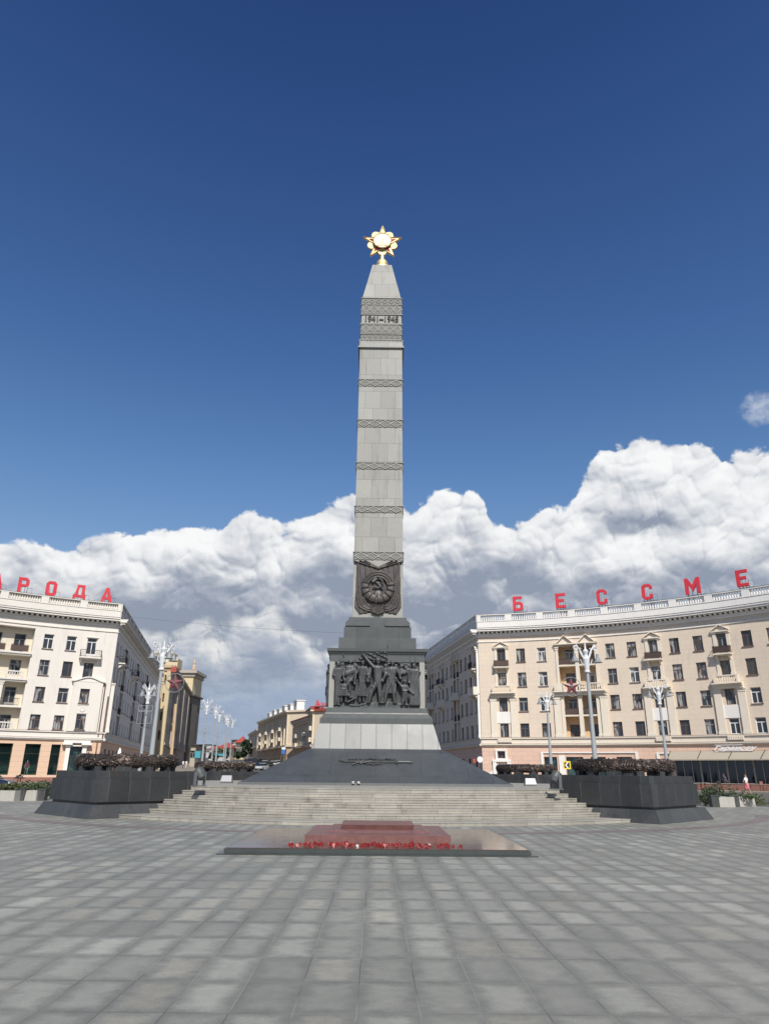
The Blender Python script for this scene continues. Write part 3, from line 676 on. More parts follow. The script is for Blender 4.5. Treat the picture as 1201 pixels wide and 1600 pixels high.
def monument():
    T = thing('victory_monument', 'tall grey granite obelisk topped by a golden star on a dark relief-faced pedestal', 'monument', (MX, MY, 1.05))
    # ---- obelisk shaft
    b = MB()
    b.frustum(1.385, 9.5, 1.325, 26.72, MX, MY)
    b.frustum(1.40, 26.725, 1.31, 27.30, MX, MY)
    b.frustum(1.29, 27.303, 1.25, 30.55, MX, MY)
    b.frustum(1.25, 30.553, 0.64, 33.72, MX, MY)
    b.build('shaft', M['granite'], T)
    # ---- carved bands round the shaft
    def half(z): return 1.385-(z-9.5)/17.22*0.06 if z < 26.72 else 1.29-(z-27.3)/3.25*0.04
    def lattice(b, z0, z1, h, n, mode):
        for k in range(4):
            f = rot4(k); w = 2*h
            y = -h
            b.box(-h-0.02, h+0.02, y-0.06, y-0.004, z1-0.035, z1, 0, f); b.box(-h, h, y-0.012, y-0.002, z0, z1-0.036, 1, f)
            def bar(x0, za, x1, zb, t=0.028, d=0.05):
                dx, dz = x1-x0, zb-za; L = math.hypot(dx, dz); nx, nz = -dz/L*t, dx/L*t
                P = [(x0+nx, za+nz), (x0-nx, za-nz), (x1-nx, zb-nz), (x1+nx, zb+nz)]
                b.prism(P, y-d, y-0.013, 0, f)
            zz0, zz1 = z0+0.02, z1-0.06; zm = (zz0+zz1)/2; cw = w*0.96/n
            for i in range(n):
                x0 = -w*0.48+i*cw; xm = x0+cw/2; x1 = x0+cw
                if mode == 'dots':
                    q = (zz1-zz0)*0.38
                    bar(xm-q, zm, xm, zm+q, 0.02); bar(xm, zm+q, xm+q, zm, 0.02); bar(xm+q, zm, xm, zm-q, 0.02); bar(xm, zm-q, xm-q, zm, 0.02)
                else:
                    bar(x0, zm, xm, zz1, d=0.046); bar(xm, zz1, x1, zm, d=0.050); bar(x0, zm, xm, zz0, d=0.048); bar(xm, zz0, x1, zm, d=0.052)
                    s_ = 0.52
                    bar(xm-cw/2*s_, zm, xm, zm+(zz1-zm)*s_, 0.02, 0.04); bar(xm, zm+(zz1-zm)*s_, xm+cw/2*s_, zm, 0.02, 0.042)
                    bar(xm-cw/2*s_, zm, xm, zm-(zm-zz0)*s_, 0.02, 0.038); bar(xm, zm-(zm-zz0)*s_, xm+cw/2*s_, zm, 0.02, 0.044)
                    bar(xm-0.03, zm, xm+0.03, zm, 0.03, 0.04)
                    if i < n-1 or True:
                        for zq in (zz0+0.015, zz1-0.015): bar(x0-cw*0.22 if i else x0, zq, x0+cw*0.22, zq, 0.015, 0.036)
    for (z0, z1) in ((23.95, 24.45), (21.13, 21.65), (18.36, 18.81), (15.63, 16.06), (12.80, 13.28)):
        b = MB(); lattice(b, z0, z1, half(z0)+0.004, 4, 'x'); b.build('ornament_band', [M['granite_trim'], M['granite_ground']], T)
    for (z0, z1, n, mode) in ((30.06, 30.52, 6, 'dots'), (29.30, 30.02, 5, 'x'), (27.80, 28.50, 5, 'x'), (27.42, 27.76, 7, 'dots')):
        b = MB(); lattice(b, z0, z1, 1.294, n, mode); b.build('ornament_band', [M['granite_trim'], M['granite_ground']], T)
    b = MB()
    for k in range(4):
        f = rot4(k)
        for z in (28.53, 29.22): b.box(-1.31, 1.31, -1.345, -1.25, z, z+0.05, 0, f)
        for i in range(16): b.box(-1.26+i*0.164, -1.26+i*0.164+0.09, -1.40, -1.27, 27.30, 27.37, 0, f)
        b.box(-1.43, 1.43, -1.45, -1.30, 26.70, 26.79, 0, f)
    b.build('moulding', M['granite_trim'], T)
    b = MB()
    for k in range(4): b.box(-1.24, 1.24, -1.288, -1.25, 28.59, 29.21, 0, rot4(k))
    y = b.build('year_panel', M['granite_trim'], T)
    me = text_mesh('years', '1941–1945', 0.62, 0.045, 0.012); me.materials.append(M['carved_dark'])
    linkchild('years', me, T, (0, -1.32, 28.89-1.05), (math.pi/2, 0, 0), (0.80, 1, 1))
    # ---- gilded order star
    cz, cy = 36.08, MY
    b = MB()
    for k in range(5):                                    # rays between the arms
        a0 = 2*math.pi*(k+0.5)/5
        for q in range(-4, 5):
            a = a0+q*0.098; r1 = 1.04-0.016*q*q
            b.prism([(MX+0.3*math.sin(a-0.034), cz+0.3*math.cos(a-0.034)), (MX+0.3*math.sin(a+0.034), cz+0.3*math.cos(a+0.034)), (MX+r1*math.sin(a+0.042), cz+r1*math.cos(a+0.042)), (MX+(r1+0.05)*math.sin(a), cz+(r1+0.05)*math.cos(a)), (MX+r1*math.sin(a-0.042), cz+r1*math.cos(a-0.042))], cy-0.085-0.01*(q % 2), cy+0.085)
        P = []
        for q in range(-8, 9): a = a0+q*0.052; r1 = 0.98-0.006*q*q; P.append((MX+r1*math.sin(a), cz+r1*math.cos(a)))
        for q in range(8, -9, -1): a = a0+q*0.052; P.append((MX+0.35*math.sin(a), cz+0.35*math.cos(a)))
        b.prism(P, cy-0.05, cy+0.05)
        path = []
        for q in range(-8, 9): a = a0+q*0.06; r1 = 1.05-0.005*q*q; path.append((MX+r1*math.sin(a), cy, cz+r1*math.cos(a)))
        b.tube(path, 0.04, 6)
    S = b.build('order_star', M['raygold'], T)
    b = MB(); facet_star(b, 1.40, 0.54, -0.07, -0.16, cz, MX, cy)
    st = b.build('star_body', M['gold'], S)
    b = MB(); facet_star(b, 0.98, 0.40, -0.125, -0.185, cz, MX, cy); b.build('enamel_star', M['enamel'], S)
    b = MB(); P = star_poly(1.40, 0.54)
    path = [(MX+x, cy-0.10, cz+z) for x, z in P]; b.tube(path+[path[0]], 0.045, 6); b.build('star_rim', M['gold'], S)
    def disc(r0, r1, y0, y1, name, m, seg=40):
        b = MB(); b.lathe([(0.0, 0), (r0, 0), (r1, y1-y0), (0.0, y1-y0)], seg, xf=lambda x, y, z: (MX+x, cy+y0-z, cz+0.02+y)); return b.build(name, m, S)
    disc(0.60, 0.57, -0.19, -0.10, 'disc', M['silver'])
    b = MB(); b.tube([(MX+0.60*math.sin(a), cy-0.27, cz+0.02+0.60*math.cos(a)) for a in [k*math.pi/14 for k in range(29)]], 0.045, 6); b.build('wreath_rim', M['gold'], S)
    b = MB()                                                # the clock tower and wall shown on the disc
    for x0, x1, z0, z1 in ((-0.12, 0.12, -0.42, 0.05), (-0.09, 0.09, 0.053, 0.22), (-0.48, -0.123, -0.42, -0.22), (0.123, 0.48, -0.42, -0.22)): b.box(MX+x0, MX+x1, cy-0.31, cy-0.283, cz+z0, cz+z1)
    b.prism([(MX-0.06, cz+0.22), (MX+0.06, cz+0.22), (MX, cz+0.50)], cy-0.305, cy-0.283)
    b.build('tower_relief', M['raygold'], S)
    b = MB()
    b.lathe([(r_, z_-0.16) for r_, z_ in [(0.60, 33.9), (0.60, 34.03), (0.30, 34.05), (0.27, 34.12), (0.40, 34.25), (0.42, 34.42), (0.36, 34.6), (0.22, 34.74), (0.15, 34.80), (0.13, 35.3), (0.0, 35.3)]], 20, (MX, MY)); b.build('finial', M['gold'], T, smooth=False)
    # ---- state arms on the shaft's foot
    b = height_mesh(-1.36, 1.36, 9.56, 12.76, 0.02, emblem, MY-1.392); E = b.build('emblem', M['emblem'], T, smooth=True)
    for v in E.data.vertices: pass
    b = MB(); ex, ez = MX-0.02, 11.42
    path = [(ex+0.27*math.sin(a), 0, ez+0.27*math.cos(a)) for a in [rad(q) for q in range(-8, 232, 16)]]
    path = [(x, MY-1.60, z) for x, _, z in path]; b.tube(path, [0.012, 0.03, 0.045]+[0.055]*(len(path)-5)+[0.05, 0.04], 6)
    b.tube([path[-1], (path[-1][0]-0.13, MY-1.6, path[-1][2]-0.06)], 0.04, 6); b.build('sickle', M['bronze'], E)
    b = MB(); b.tube([(ex+0.28, MY-1.57, ez-0.34), (ex-0.20, MY-1.57, ez+0.16)], 0.04, 6)
    b.prism([(ex-0.36, ez+0.10), (ex-0.26, ez+0.02), (ex-0.02, ez+0.22), (ex-0.12, ez+0.32)], MY-1.66, MY-1.54); b.build('hammer', M['bronze'], E)
    # ---- stepped base
    b = MB()
    b.frustum(1.56, 8.93, 1.56, 9.5, MX, MY)
    for sx in (-1, 1):
        for sy in (-1, 1):
            c0, c1 = 0.42, 1.74; F_ = lambda x, y, z: (MX+sx*x, MY+sy*y, z)
            # L-shaped corner block: plan outline, vertical foot then bevelled head
            out = [(c0, c1), (c1, c1), (c1, c0), (1.3, c0), (1.3, 1.3), (c0, 1.3)]; inn = [(c0+0.2, c1-0.24), (c1-0.24, c1-0.24), (c1-0.24, c0+0.2), (1.3, c0+0.2), (1.3, 1.3), (c0+0.2, 1.3)]
            pts = [(x, y, 9.0) for x, y in out]+[(x, y, 9.18) for x, y in out]+[(x, y, 9.47) for x, y in inn]
            fs = [(i+6*r, (i+1) % 6+6*r, (i+1) % 6+6*r+6, i+6*r+6) for r in (0, 1) for i in range(6)]+[(5, 4, 3, 2, 1, 0), (12, 13, 14, 15, 16, 17)]
            b.add(pts, fs, 0, F_)
    b.build('corner_blocks', M['dark2'], T)
    b = MB(); b.frustum(1.80, 8.31, 1.80, 8.928, MX, MY); b.frustum(2.06, 7.66, 2.04, 8.308, MX, MY); b.build('stepped_blocks', M['dark'], T)
    b = MB()
    for h, z0, z1 in ((2.60, 7.50, 7.655), (2.52, 7.40, 7.498), (2.46, 7.30, 7.398)): b.frustum(h, z0, h+0.015, z1, MX, MY)
    b.build('cornice', M['dark2'], T); b = MB()
    for h, z0, z1, h1 in ((2.56, 4.42, 4.66, 2.54), (2.60, 4.36, 4.418, 2.58), (2.80, 4.14, 4.358, 2.64), (2.83, 3.87, 4.138, 2.82)): b.frustum(h, z0, h1, z1, MX, MY)
    b.build('base_moulding', M['dark2'], T)
    b = MB()
    b.frustum(2.30, 4.66, 2.26, 7.30, MX, MY)
    for k in range(4):
        f = rot4(k)
        b.box(-2.2, 2.455, -2.455, -2.2, 6.98, 7.298, 0, f)
        b.box(-2.19, 2.19, -2.44, -2.2, 4.664, 4.76, 0, f)
        q = 2.457; b.box(-q, -2.19, -q, -2.19, 4.662, 6.978, 1, f)
    b.build('pedestal', [M['dark2'], M['granite_trim']], T)
    for k in range(4):
        if k == 2: continue
        hm = height_mesh(-2.30, 2.32, 0.0, 3.15, 0.0215, frieze, 0.0)
        f = rot4(k); hm.v = [f(x, y-2.30, z+4.70) for x, y, z in hm.v]; hm.build('relief_panel', M['bronze'], T, smooth=True)
    b = MB(); b.frustum(3.17, 2.672, 2.83, 3.866, MX, MY); b.build('pale_plinth', M['frustum'], T)
    b = MB(); b.frustum(6.02, 1.16, 3.22, 2.668, MX, MY); b.build('sloped_plinth', M['slab'], T)
    b = MB(); b.frustum(6.10, 1.052, 6.08, 1.158, MX, MY); b.build('plinth_edge', M['dark2'], T)
    # ---- bronze sword with laurel on the front slope
    sl = math.atan2(2.668-1.16, 6.02-3.22)
    def onslope(x, u, n):   # u up the slope from z=1.16, n out of the slope
        return (MX+x, MY-6.02+u*math.cos(sl)-n*math.sin(sl), 1.16+u*math.sin(sl)+n*math.cos(sl))
    b = MB(); u0 = 1.82
    b.prism([(-1.74, 0.10), (-1.45, -0.05), (0.95, -0.09), (0.95, 0.09), (-1.45, 0.07)], 0.0, 0.07, xf=lambda x, y, z: onslope(x, u0+z, y))
    b.prism([(0.95, -0.2), (1.03, -0.2), (1.03, 0.2), (0.95, 0.2)], 0.0, 0.12, xf=lambda x, y, z: onslope(x, u0+z, y))
    b.tube([onslope(1.03, u0, 0.05), onslope(1.62, u0, 0.05)], 0.05, 6); b.lathe([(0, -0.08), (0.08, 0), (0, 0.08)], 8, xf=lambda x, y, z: onslope(1.66+x, u0+y, 0.05+z))
    SW = b.build('sword_relief', M['bronze'], T)
    b = MB(); rr = random.Random(3)
    for sx, n, side in ((-1.2, 17, 1), (-0.35, 6, -1)):
        for k in range(n):
            x = sx+k*0.125+rr.uniform(-0.03, 0.03); c = side*(0.22+0.05*math.sin(k)); a = rr.uniform(-0.9, 0.9)
            L = 0.13; p = []
            for dx, dz in ((-L, 0), (0, 0.045), (L, 0), (0, -0.045)): p.append((x+dx*math.cos(a)-dz*math.sin(a), c+dx*math.sin(a)+dz*math.cos(a)))
            b.prism(p, 0.0, rr.uniform(0.05, 0.10), xf=lambda x, y, z: onslope(x, u0+z, y))
    for x0, x1, c0, c1 in ((-1.1, -0.55, -0.30, 0.10), (-0.85, -0.45, 0.16, -0.2), (-0.75, -0.2, -0.18, 0.05), (-0.95, -0.5, -0.05, -0.14)): b.tube([onslope(x0, u0+c0, 0.05), onslope(x1, u0+c1, 0.07)], 0.035, 5)
    b.build('laurel', M['bronze'], SW)
monument()

# ---- round flight of steps
def steps():
    b = MB(); seg = 128; n = 7
    prof = [(15.22, 0.0), (15.22, 0.10), (15.235, 0.105), (15.22, 0.12)]
    for i in range(6):
        r = 14.02-0.36*i; z0 = 0.12+0.155*i; prof += [(r, z0), (r, z0+0.115), (r+0.016, z0+0.12), (r+0.01, z0+0.155)]
    prof.append((0.0, 1.05))
    # a true ring: local coordinates (arc length, radius, height)
    for k in range(len(prof)-1):
        (r0, z0), (r1, z1) = prof[k], prof[k+1]
        ns = 96
        for i in range(ns):
            a0 = 2*math.pi*i/ns; a1 = 2*math.pi*(i+1)/ns
            shift = 3.37*(k//4)
            flat = lambda s_, r, z, a_=(a0, a1): (MX+r*math.sin((s_-shift)/15.0), MY-r*math.cos((s_-shift)/15.0), z)
            q = [(a0*15+shift, r0, z0), (a1*15+shift, r0, z0), (a1*15+shift, r1, z1), (a0*15+shift, r1, z1)]
            if r1 == 0.0: q = [(a0*15+shift, r0, z0), (a1*15+shift, r0, z0), (a1*15+shift, 5.0, z1), (a0*15+shift, 5.0, z1)]
            b.add(q, [(0, 1, 2, 3)], 0, flat)
    o = b.build('monument_steps', M['steps']); tag(o, 'broad flight of worn grey granite steps round the foot of the obelisk', 'steps')
steps()
# ------------------------------------------------------------------ wreaths on their blocks
def pedestals():
    P = thing('wreath_pedestal', 'black granite block left of the front steps, carrying the nearest left wreath', 'pedestal', (0, 0, 0), 'black granite blocks under the wreaths')
    b = MB(); b.frustum(2.38, 0.0, 2.16, 0.44, 0, 0); b.build('base', M['blackbase'], P)
    b = MB(); b.frustum(1.93, 0.442, 1.93, 0.52, 0, 0); b.frustum(2.02, 0.522, 2.02, 1.30, 0, 0); b.build('block', M['black'], P)
    b = MB(); b.frustum(1.93, 1.302, 1.93, 1.57, 0, 0); b.build('top_slab', M['black'], P)
    W = thing('bronze_wreath', 'brown bronze leaf wreath on the black block left of the front steps', 'wreath', (0, 0, 0), 'bronze wreaths on the granite blocks')
    rr = random.Random(11); R, r = 1.70, 0.215
    b = MB(); n, k = 96, 14; pts = []; fs = []
    for i in range(n):
        a = 2*math.pi*i/n
        for j in range(k):
            q = 2*math.pi*j/k; rj = r*(1+0.05*math.sin(a*26+q*3)*math.sin(q*4-a*9)); pts.append(((R+rj*math.cos(q))*math.cos(a), (R+rj*math.cos(q))*math.sin(a), rj*math.sin(q)+0.355))
    for i in range(n):
        for j in range(k): fs.append((i*k+j, ((i+1) % n)*k+j, ((i+1) % n)*k+(j+1) % k, i*k+(j+1) % k))
    b.add(pts, fs); b.build('ring', M['bronze_brown'], W)
    b = MB()
    def torus(a, q, rj): return Vector(((R+rj*math.cos(q))*math.cos(a), (R+rj*math.cos(q))*math.sin(a), rj*math.sin(q)+0.355))
    for i in range(2200):
        a = rr.uniform(0, 2*math.pi); q = rr.uniform(-1.2, 4.3)
        L = rr.uniform(0.055, 0.105); w = L*rr.uniform(0.36, 0.5); tw = rr.gauss(0.35 if q > 1.57 else -0.35, 0.35)
        da = L*math.cos(tw)/R; dq = L*math.sin(tw)/r; wa = -w*math.sin(tw)/R; wq = w*math.cos(tw)/r
        lift = rr.uniform(0.005, 0.03)
        p = [torus(a-da, q-dq, r*0.98), torus(a+wa, q+wq, r+lift*0.5), torus(a+da, q+dq, r+lift+0.012), torus(a-wa, q-wq, r+lift*0.5), torus(a, q, r+lift+0.02)]
        b.add([tuple(v) for v in p], [(0, 1, 4), (1, 2, 4), (2, 3, 4), (3, 0, 4)])
    for i in range(160):                                  # acorns and rosettes
        a = rr.uniform(0, 2*math.pi); q = rr.uniform(-1.0, 4.0); c = torus(a, q, r+0.03); s_ = rr.uniform(0.03, 0.055)
        b.lathe([(0, -s_), (s_, -s_*0.2), (s_*0.7, s_*0.8), (0, s_*1.1)], 6, xf=lambda x, y, z: (c.x+x, c.y+y, c.z+z))
    b.build('leaves', M['bronze_brown'], W)
    for a0 in (0.4, 2.0, 3.55, 5.1):                      # ribbons wound round the ring
        b = MB()
        for d in range(5):
            b.tube([tuple(torus(a0+d*0.05+0.03*math.sin(q), q, r+0.025)) for q in [2*math.pi*j/12 for j in range(13)]], 0.035, 5)
        b.build('ribbon', M['bronze_brown'], W)
    for i in range(12):
        a = 2*math.pi*(i+0.5)/12; b = MB(); L = 0.30 if i % 3 else 0.55
        b.box(-0.15, 0.15, -L/2, L/2, 0.0, 0.17, xf=lambda x, y, z: ((R+x)*math.cos(a)-y*math.sin(a), (R+x)*math.sin(a)+y*math.cos(a), z)); b.build('foot', M['black'], W)
    spots = [(-9.85, 29.83, 'left of the front steps', 'the nearest left wreath'), (9.85, 29.83, 'right of the front steps', 'the nearest right wreath'),
             (-9.85, 49.2, 'behind the obelisk toward the avenue', 'the far left wreath'), (9.85, 49.2, 'behind the obelisk toward the peach building', 'the far right wreath')]
    for i, (x, y, wh, w2) in enumerate(spots):
        z0 = 0.0 if y < 40 else 0.0
        if i == 0: p, w = P, W; p.location = (x, y, z0); p.rotation_euler = (0, 0, math.pi/4); w.location = (x, y, z0+1.57)
        else:
            p = copy_thing(P, (x, y, z0), math.pi/4, 'black granite block %s, carrying %s' % (wh, w2)); w = copy_thing(W, (x, y, z0+1.57), rr.uniform(0, 6), 'brown bronze leaf wreath on the black block %s' % wh)
pedestals()

# ------------------------------------------------------------------ memorial plate with carnations
def plate():
    T = thing('memorial_plate', 'low polished red-brown granite plate with stepped red blocks before the steps', 'memorial', (0.06, 18.8, 0.0))
    cx = 0.06
    b = MB(); b.box(cx-3.28, cx+3.28, 15.9, 21.7, 0.004, 0.022); b.build('footing', M['platerim'], T)
    b = MB(); b.box(cx-3.15, cx+3.15, 16.0, 21.6, 0.024, 0.112); b.build('rim', M['platerim'], T)
    b = MB(); b.box(cx-3.11, cx+3.11, 16.04, 21.56, 0.114, 0.124); b.build('top', M['plate'], T)
    def block(P0, z0, P1, z1, name):
        b = MB(); (a0, a1, c0, c1), (d0, d1, e0, e1) = P0, P1
        pts = [(cx+a0, c0, z0), (cx+a1, c0, z0), (cx+a1, c1, z0), (cx+a0, c1, z0), (cx+d0, e0, z1), (cx+d1, e0, z1), (cx+d1, e1, z1), (cx+d0, e1, z1)]
        b.add(pts, [(0, 1, 5, 4), (1, 2, 6, 5), (2, 3, 7, 6), (3, 0, 4, 7), (4, 5, 6, 7)]); return b.build(name, M['redgranite'], T)
    block((-1.62, 1.62, 17.2, 20.4), 0.125, (-1.62, 1.62, 17.2, 20.4), 0.285, 'lower_block')
    block((-1.22, 1.22, 17.75, 20.2), 0.286, (-1.12, 1.12, 17.95, 20.1), 0.335, 'middle_block')
    block((-0.82, 0.82, 18.3, 19.9), 0.336, (-0.87, 0.87, 18.26, 19.95), 0.43, 'upper_block')
    # carnations laid along the front edge
    def carnation(name, bloom, label):
        b = MB(); rr = random.Random(len(name)+ord(bloom[5]))
        b.tube([(0, 0, 0.012), (0.0, 0.14, 0.02), (0.0, 0.27, 0.045)], 0.006, 4, 0)
        b.lathe([(0, -0.03), (0.018, -0.02), (0.02, 0.0), (0.016, 0.015)], 6, xf=lambda x, y, z: (x, 0.285+z, 0.05+y), mi=0)
        for i in range(26):
            a = rr.uniform(0, 2*math.pi); rr_ = rr.uniform(0.02, 0.062); z = rr.uniform(0.0, 0.05)
            c = Vector((rr_*math.cos(a), 0.295+z, 0.055+rr_*math.sin(a)*0.9)); s_ = 0.024
            b.add([(c.x-s_, c.y, c.z-s_), (c.x+s_, c.y+s_*0.6, c.z-s_*0.5), (c.x+s_, c.y, c.z+s_), (c.x-s_*0.6, c.y+s_*0.7, c.z+s_)], [(0, 1, 2), (0, 2, 3)], 1)
        o = b.build('carnation', [M['stem'], M[bloom]], None, (0, 0, 0)); tag(o, label, 'flower', 'carnations laid on the memorial plate'); return o
    protos = {'bloomred': carnation('carnation', 'bloomred', 'red carnation lying in the row along the front edge of the memorial plate'),
              'bloomwhite': carnation('carnation', 'bloomwhite', 'white carnation lying in the row along the front edge of the memorial plate'),
              'bloompink': carnation('carnation', 'bloompink', 'pink carnation lying in the row along the front edge of the memorial plate')}
    used = set(); rr = random.Random(5); xs = []
    x = -1.88
    while x < 1.5:
        if not (-1.22 < x < -1.06): xs.append(x)
        x += rr.uniform(0.03, 0.058)
    xs += [1.56, 1.72, 1.78]
    for x in xs:
        q = rr.random(); k = 'bloomred' if q < 0.84 else ('bloomwhite' if q < 0.92 else 'bloompink')
        o = protos[k]
        if k in used: o = o.copy(); COL.objects.link(o)
        used.add(k)
        sc = rr.uniform(0.42, 0.72)
        o.location = (cx+x, 16.45+rr.uniform(-0.20, 0.22), 0.125); o.rotation_euler = (rr.uniform(0.0, 0.12), 0, math.pi+rr.uniform(-0.7, 0.7)); o.scale = (sc, sc, sc)
    # two white bunches at the foot of the obelisk
    b = MB()
    for i in range(10):
        c = Vector((rr.uniform(-0.09, 0.09), rr.uniform(-0.06, 0.06), rr.uniform(0.12, 0.24)))
        b.tube([(c.x*0.2, 0.03, 0.0), tuple(c)], 0.008, 4, 0)
        b.lathe([(0, -0.03), (0.05, 0.0), (0.045, 0.03), (0, 0.045)], 7, xf=lambda x, y, z: (c.x+x, c.y+y, c.z+z), mi=1)
    o = b.build('flower_bunch', [M['stem'], M['bloomwhite']], None, (0, 0, 0)); tag(o, 'small white flower bunch at the foot of the dark slope, left one of two', 'flowers', 'white bunches at the obelisk')
    o.location = (-0.98, 33.34, 1.052); o.scale = (0.6, 0.6, 0.6); o2 = o.copy(); COL.objects.link(o2); o2.location = (-0.76, 33.36, 1.052); o2.rotation_euler = (0, 0, 2); o2['label'] = 'small white flower bunch at the foot of the dark slope, right one of two'
plate()

# ------------------------------------------------------------------ facades
class Arc:
    def __init__(s, c, R): s.c, s.R = c, R
    def __call__(s, q, n, z): a = q/s.R; return (s.c[0]+(s.R-n)*math.sin(a), s.c[1]+(s.R-n)*math.cos(a), z)
    def rz(s, q): return -q/s.R
    def S(s, deg): return s.R*rad(deg)
class Line:
    def __init__(s, p0, p1):
        s.p = p0; d = Vector((p1[0]-p0[0], p1[1]-p0[1])); s.L = d.length; s.d = d/s.L; s.n = Vector((s.d.y, -s.d.x))
    def __call__(s, q, n, z): return (s.p[0]+s.d.x*q+s.n.x*n, s.p[1]+s.d.y*q+s.n.y*n, z)
    def rz(s, q): return math.atan2(s.d.y, s.d.x)
def wall(b, fac, s0, s1, z0, z1, ops=(), n=0.0, depth=0.28, mi=0, mr=None):
    mr = mi if mr is None else mr
    ss = {s0, s1}; zs = {z0, z1}
    for a, c, e, f in ops: ss |= {max(a, s0), min(c, s1)}; zs |= {e, f}
    ss = sorted(ss); zs = sorted(q for q in zs if z0-1e-6 <= q <= z1+1e-6); out = [ss[0]]
    for a, c in zip(ss, ss[1:]):
        k = max(1, int((c-a)/1.8)); out += [a+(c-a)*(i+1)/k for i in range(k)]
    ss = out
    for a, c in zip(ss, ss[1:]):
        for e, f in zip(zs, zs[1:]):
            sm, zm = (a+c)/2, (e+f)/2
            if any(o[0] < sm < o[1] and o[2] < zm < o[3] for o in ops): continue
            b.add([(a, n, e), (c, n, e), (c, n, f), (a, n, f)], [(0, 1, 2, 3)], mi, fac)
    for a, c, e, f in ops:
        m = n-depth
        b.add([(a, n, e), (a, m, e), (a, m, f), (a, n, f)], [(0, 1, 2, 3)], mr, fac); b.add([(c, n, e), (c, m, e), (c, m, f), (c, n, f)], [(0, 1, 2, 3)], mr, fac)
        b.add([(a, n, e), (c, n, e), (c, m, e), (a, m, e)], [(0, 1, 2, 3)], mr, fac); b.add([(a, n, f), (c, n, f), (c, m, f), (a, m, f)], [(0, 1, 2, 3)], mr, fac)
WT = {}
def win_mesh(w, h, style):
    key = (round(w, 2), round(h, 2), style)
    if key in WT: return WT[key]
    b = MB(); t = 0.075; x = w/2
    mt = {'w': M['frame_white'], 'd': M['frame_dark'], 'g': M['frame_grey'], 's': M['iron'], 'c': M['iron']}[style[0]]
    b.box(-x, -x+t, 0, 0.09, 0, h); b.box(x-t, x, 0, 0.09, 0, h); b.box(-x+t, x-t, 0, 0.09, 0, t); b.box(-x+t, x-t, 0, 0.09, h-t, h)
    k = style[1:]
    if k == 'T': b.box(-x+t, x-t, 0.004, 0.086, h*0.68, h*0.68+0.09); b.box(-0.05, 0.05, 0.008, 0.082, t, h*0.68)
    elif k == 'X': b.box(-x+t, x-t, 0.004, 0.086, h*0.62, h*0.62+0.08); b.box(-0.045, 0.045, 0.008, 0.082, t, h*0.62); b.box(-0.03, 0.03, 0.012, 0.08, h*0.62+0.08, h-t)
    elif k == 'V': b.box(x*0.25, x*0.25+0.07, 0.008, 0.082, t, h-t)
    elif k == 'D': b.box(-0.05, 0.05, 0.008, 0.082, t, h*0.78); b.box(-x+t, x-t, 0.004, 0.086, h*0.78, h*0.78+0.08); b.box(-x+t, x-t, 0.012, 0.078, t, h*0.2)
    elif k == 'S': b.box(-x+t, x-t, 0.004, 0.086, h*0.68, h*0.68+0.05)
    me = b.build('window', mt).data; bpy.data.objects.remove(bpy.data.objects[-1] if False else [o for o in COL.objects if o.data == me][0])
    g = MB(); g.add([(-x+t*0.6, 0.05, t*0.6), (x-t*0.6, 0.05, t*0.6), (x-t*0.6, 0.05, h-t*0.6), (-x+t*0.6, 0.05, h-t*0.6)], [(0, 1, 2, 3)])
    gm = g.build('pane', M['shopglass'] if style[0] == 's' else (M['clearglass'] if style[0] == 'c' else M['glass'])).data; bpy.data.objects.remove([o for o in COL.objects if o.data == gm][0])
    sm = MB(); sm.box(-x-0.1, x+0.1, -0.34, -0.003, -0.07, -0.003); sl = sm.build('sill', M['sill']).data; bpy.data.objects.remove([o for o in COL.objects if o.data == sl][0])
    WT[key] = (me, gm, sl); return WT[key]
def window(root, fac, q, w, z0, h, style='wT', n=0.0, depth=0.2, sill=True, name='window'):
    me, gm, sl = win_mesh(w, h, style)
    p = Vector(fac(q, n-depth, z0)); o = linkchild(name, me, root, p-ORG[root.name], (0, 0, fac.rz(q)))
    linkchild('pane', gm, o)
    if sill: linkchild('sill', sl, o)
    return o
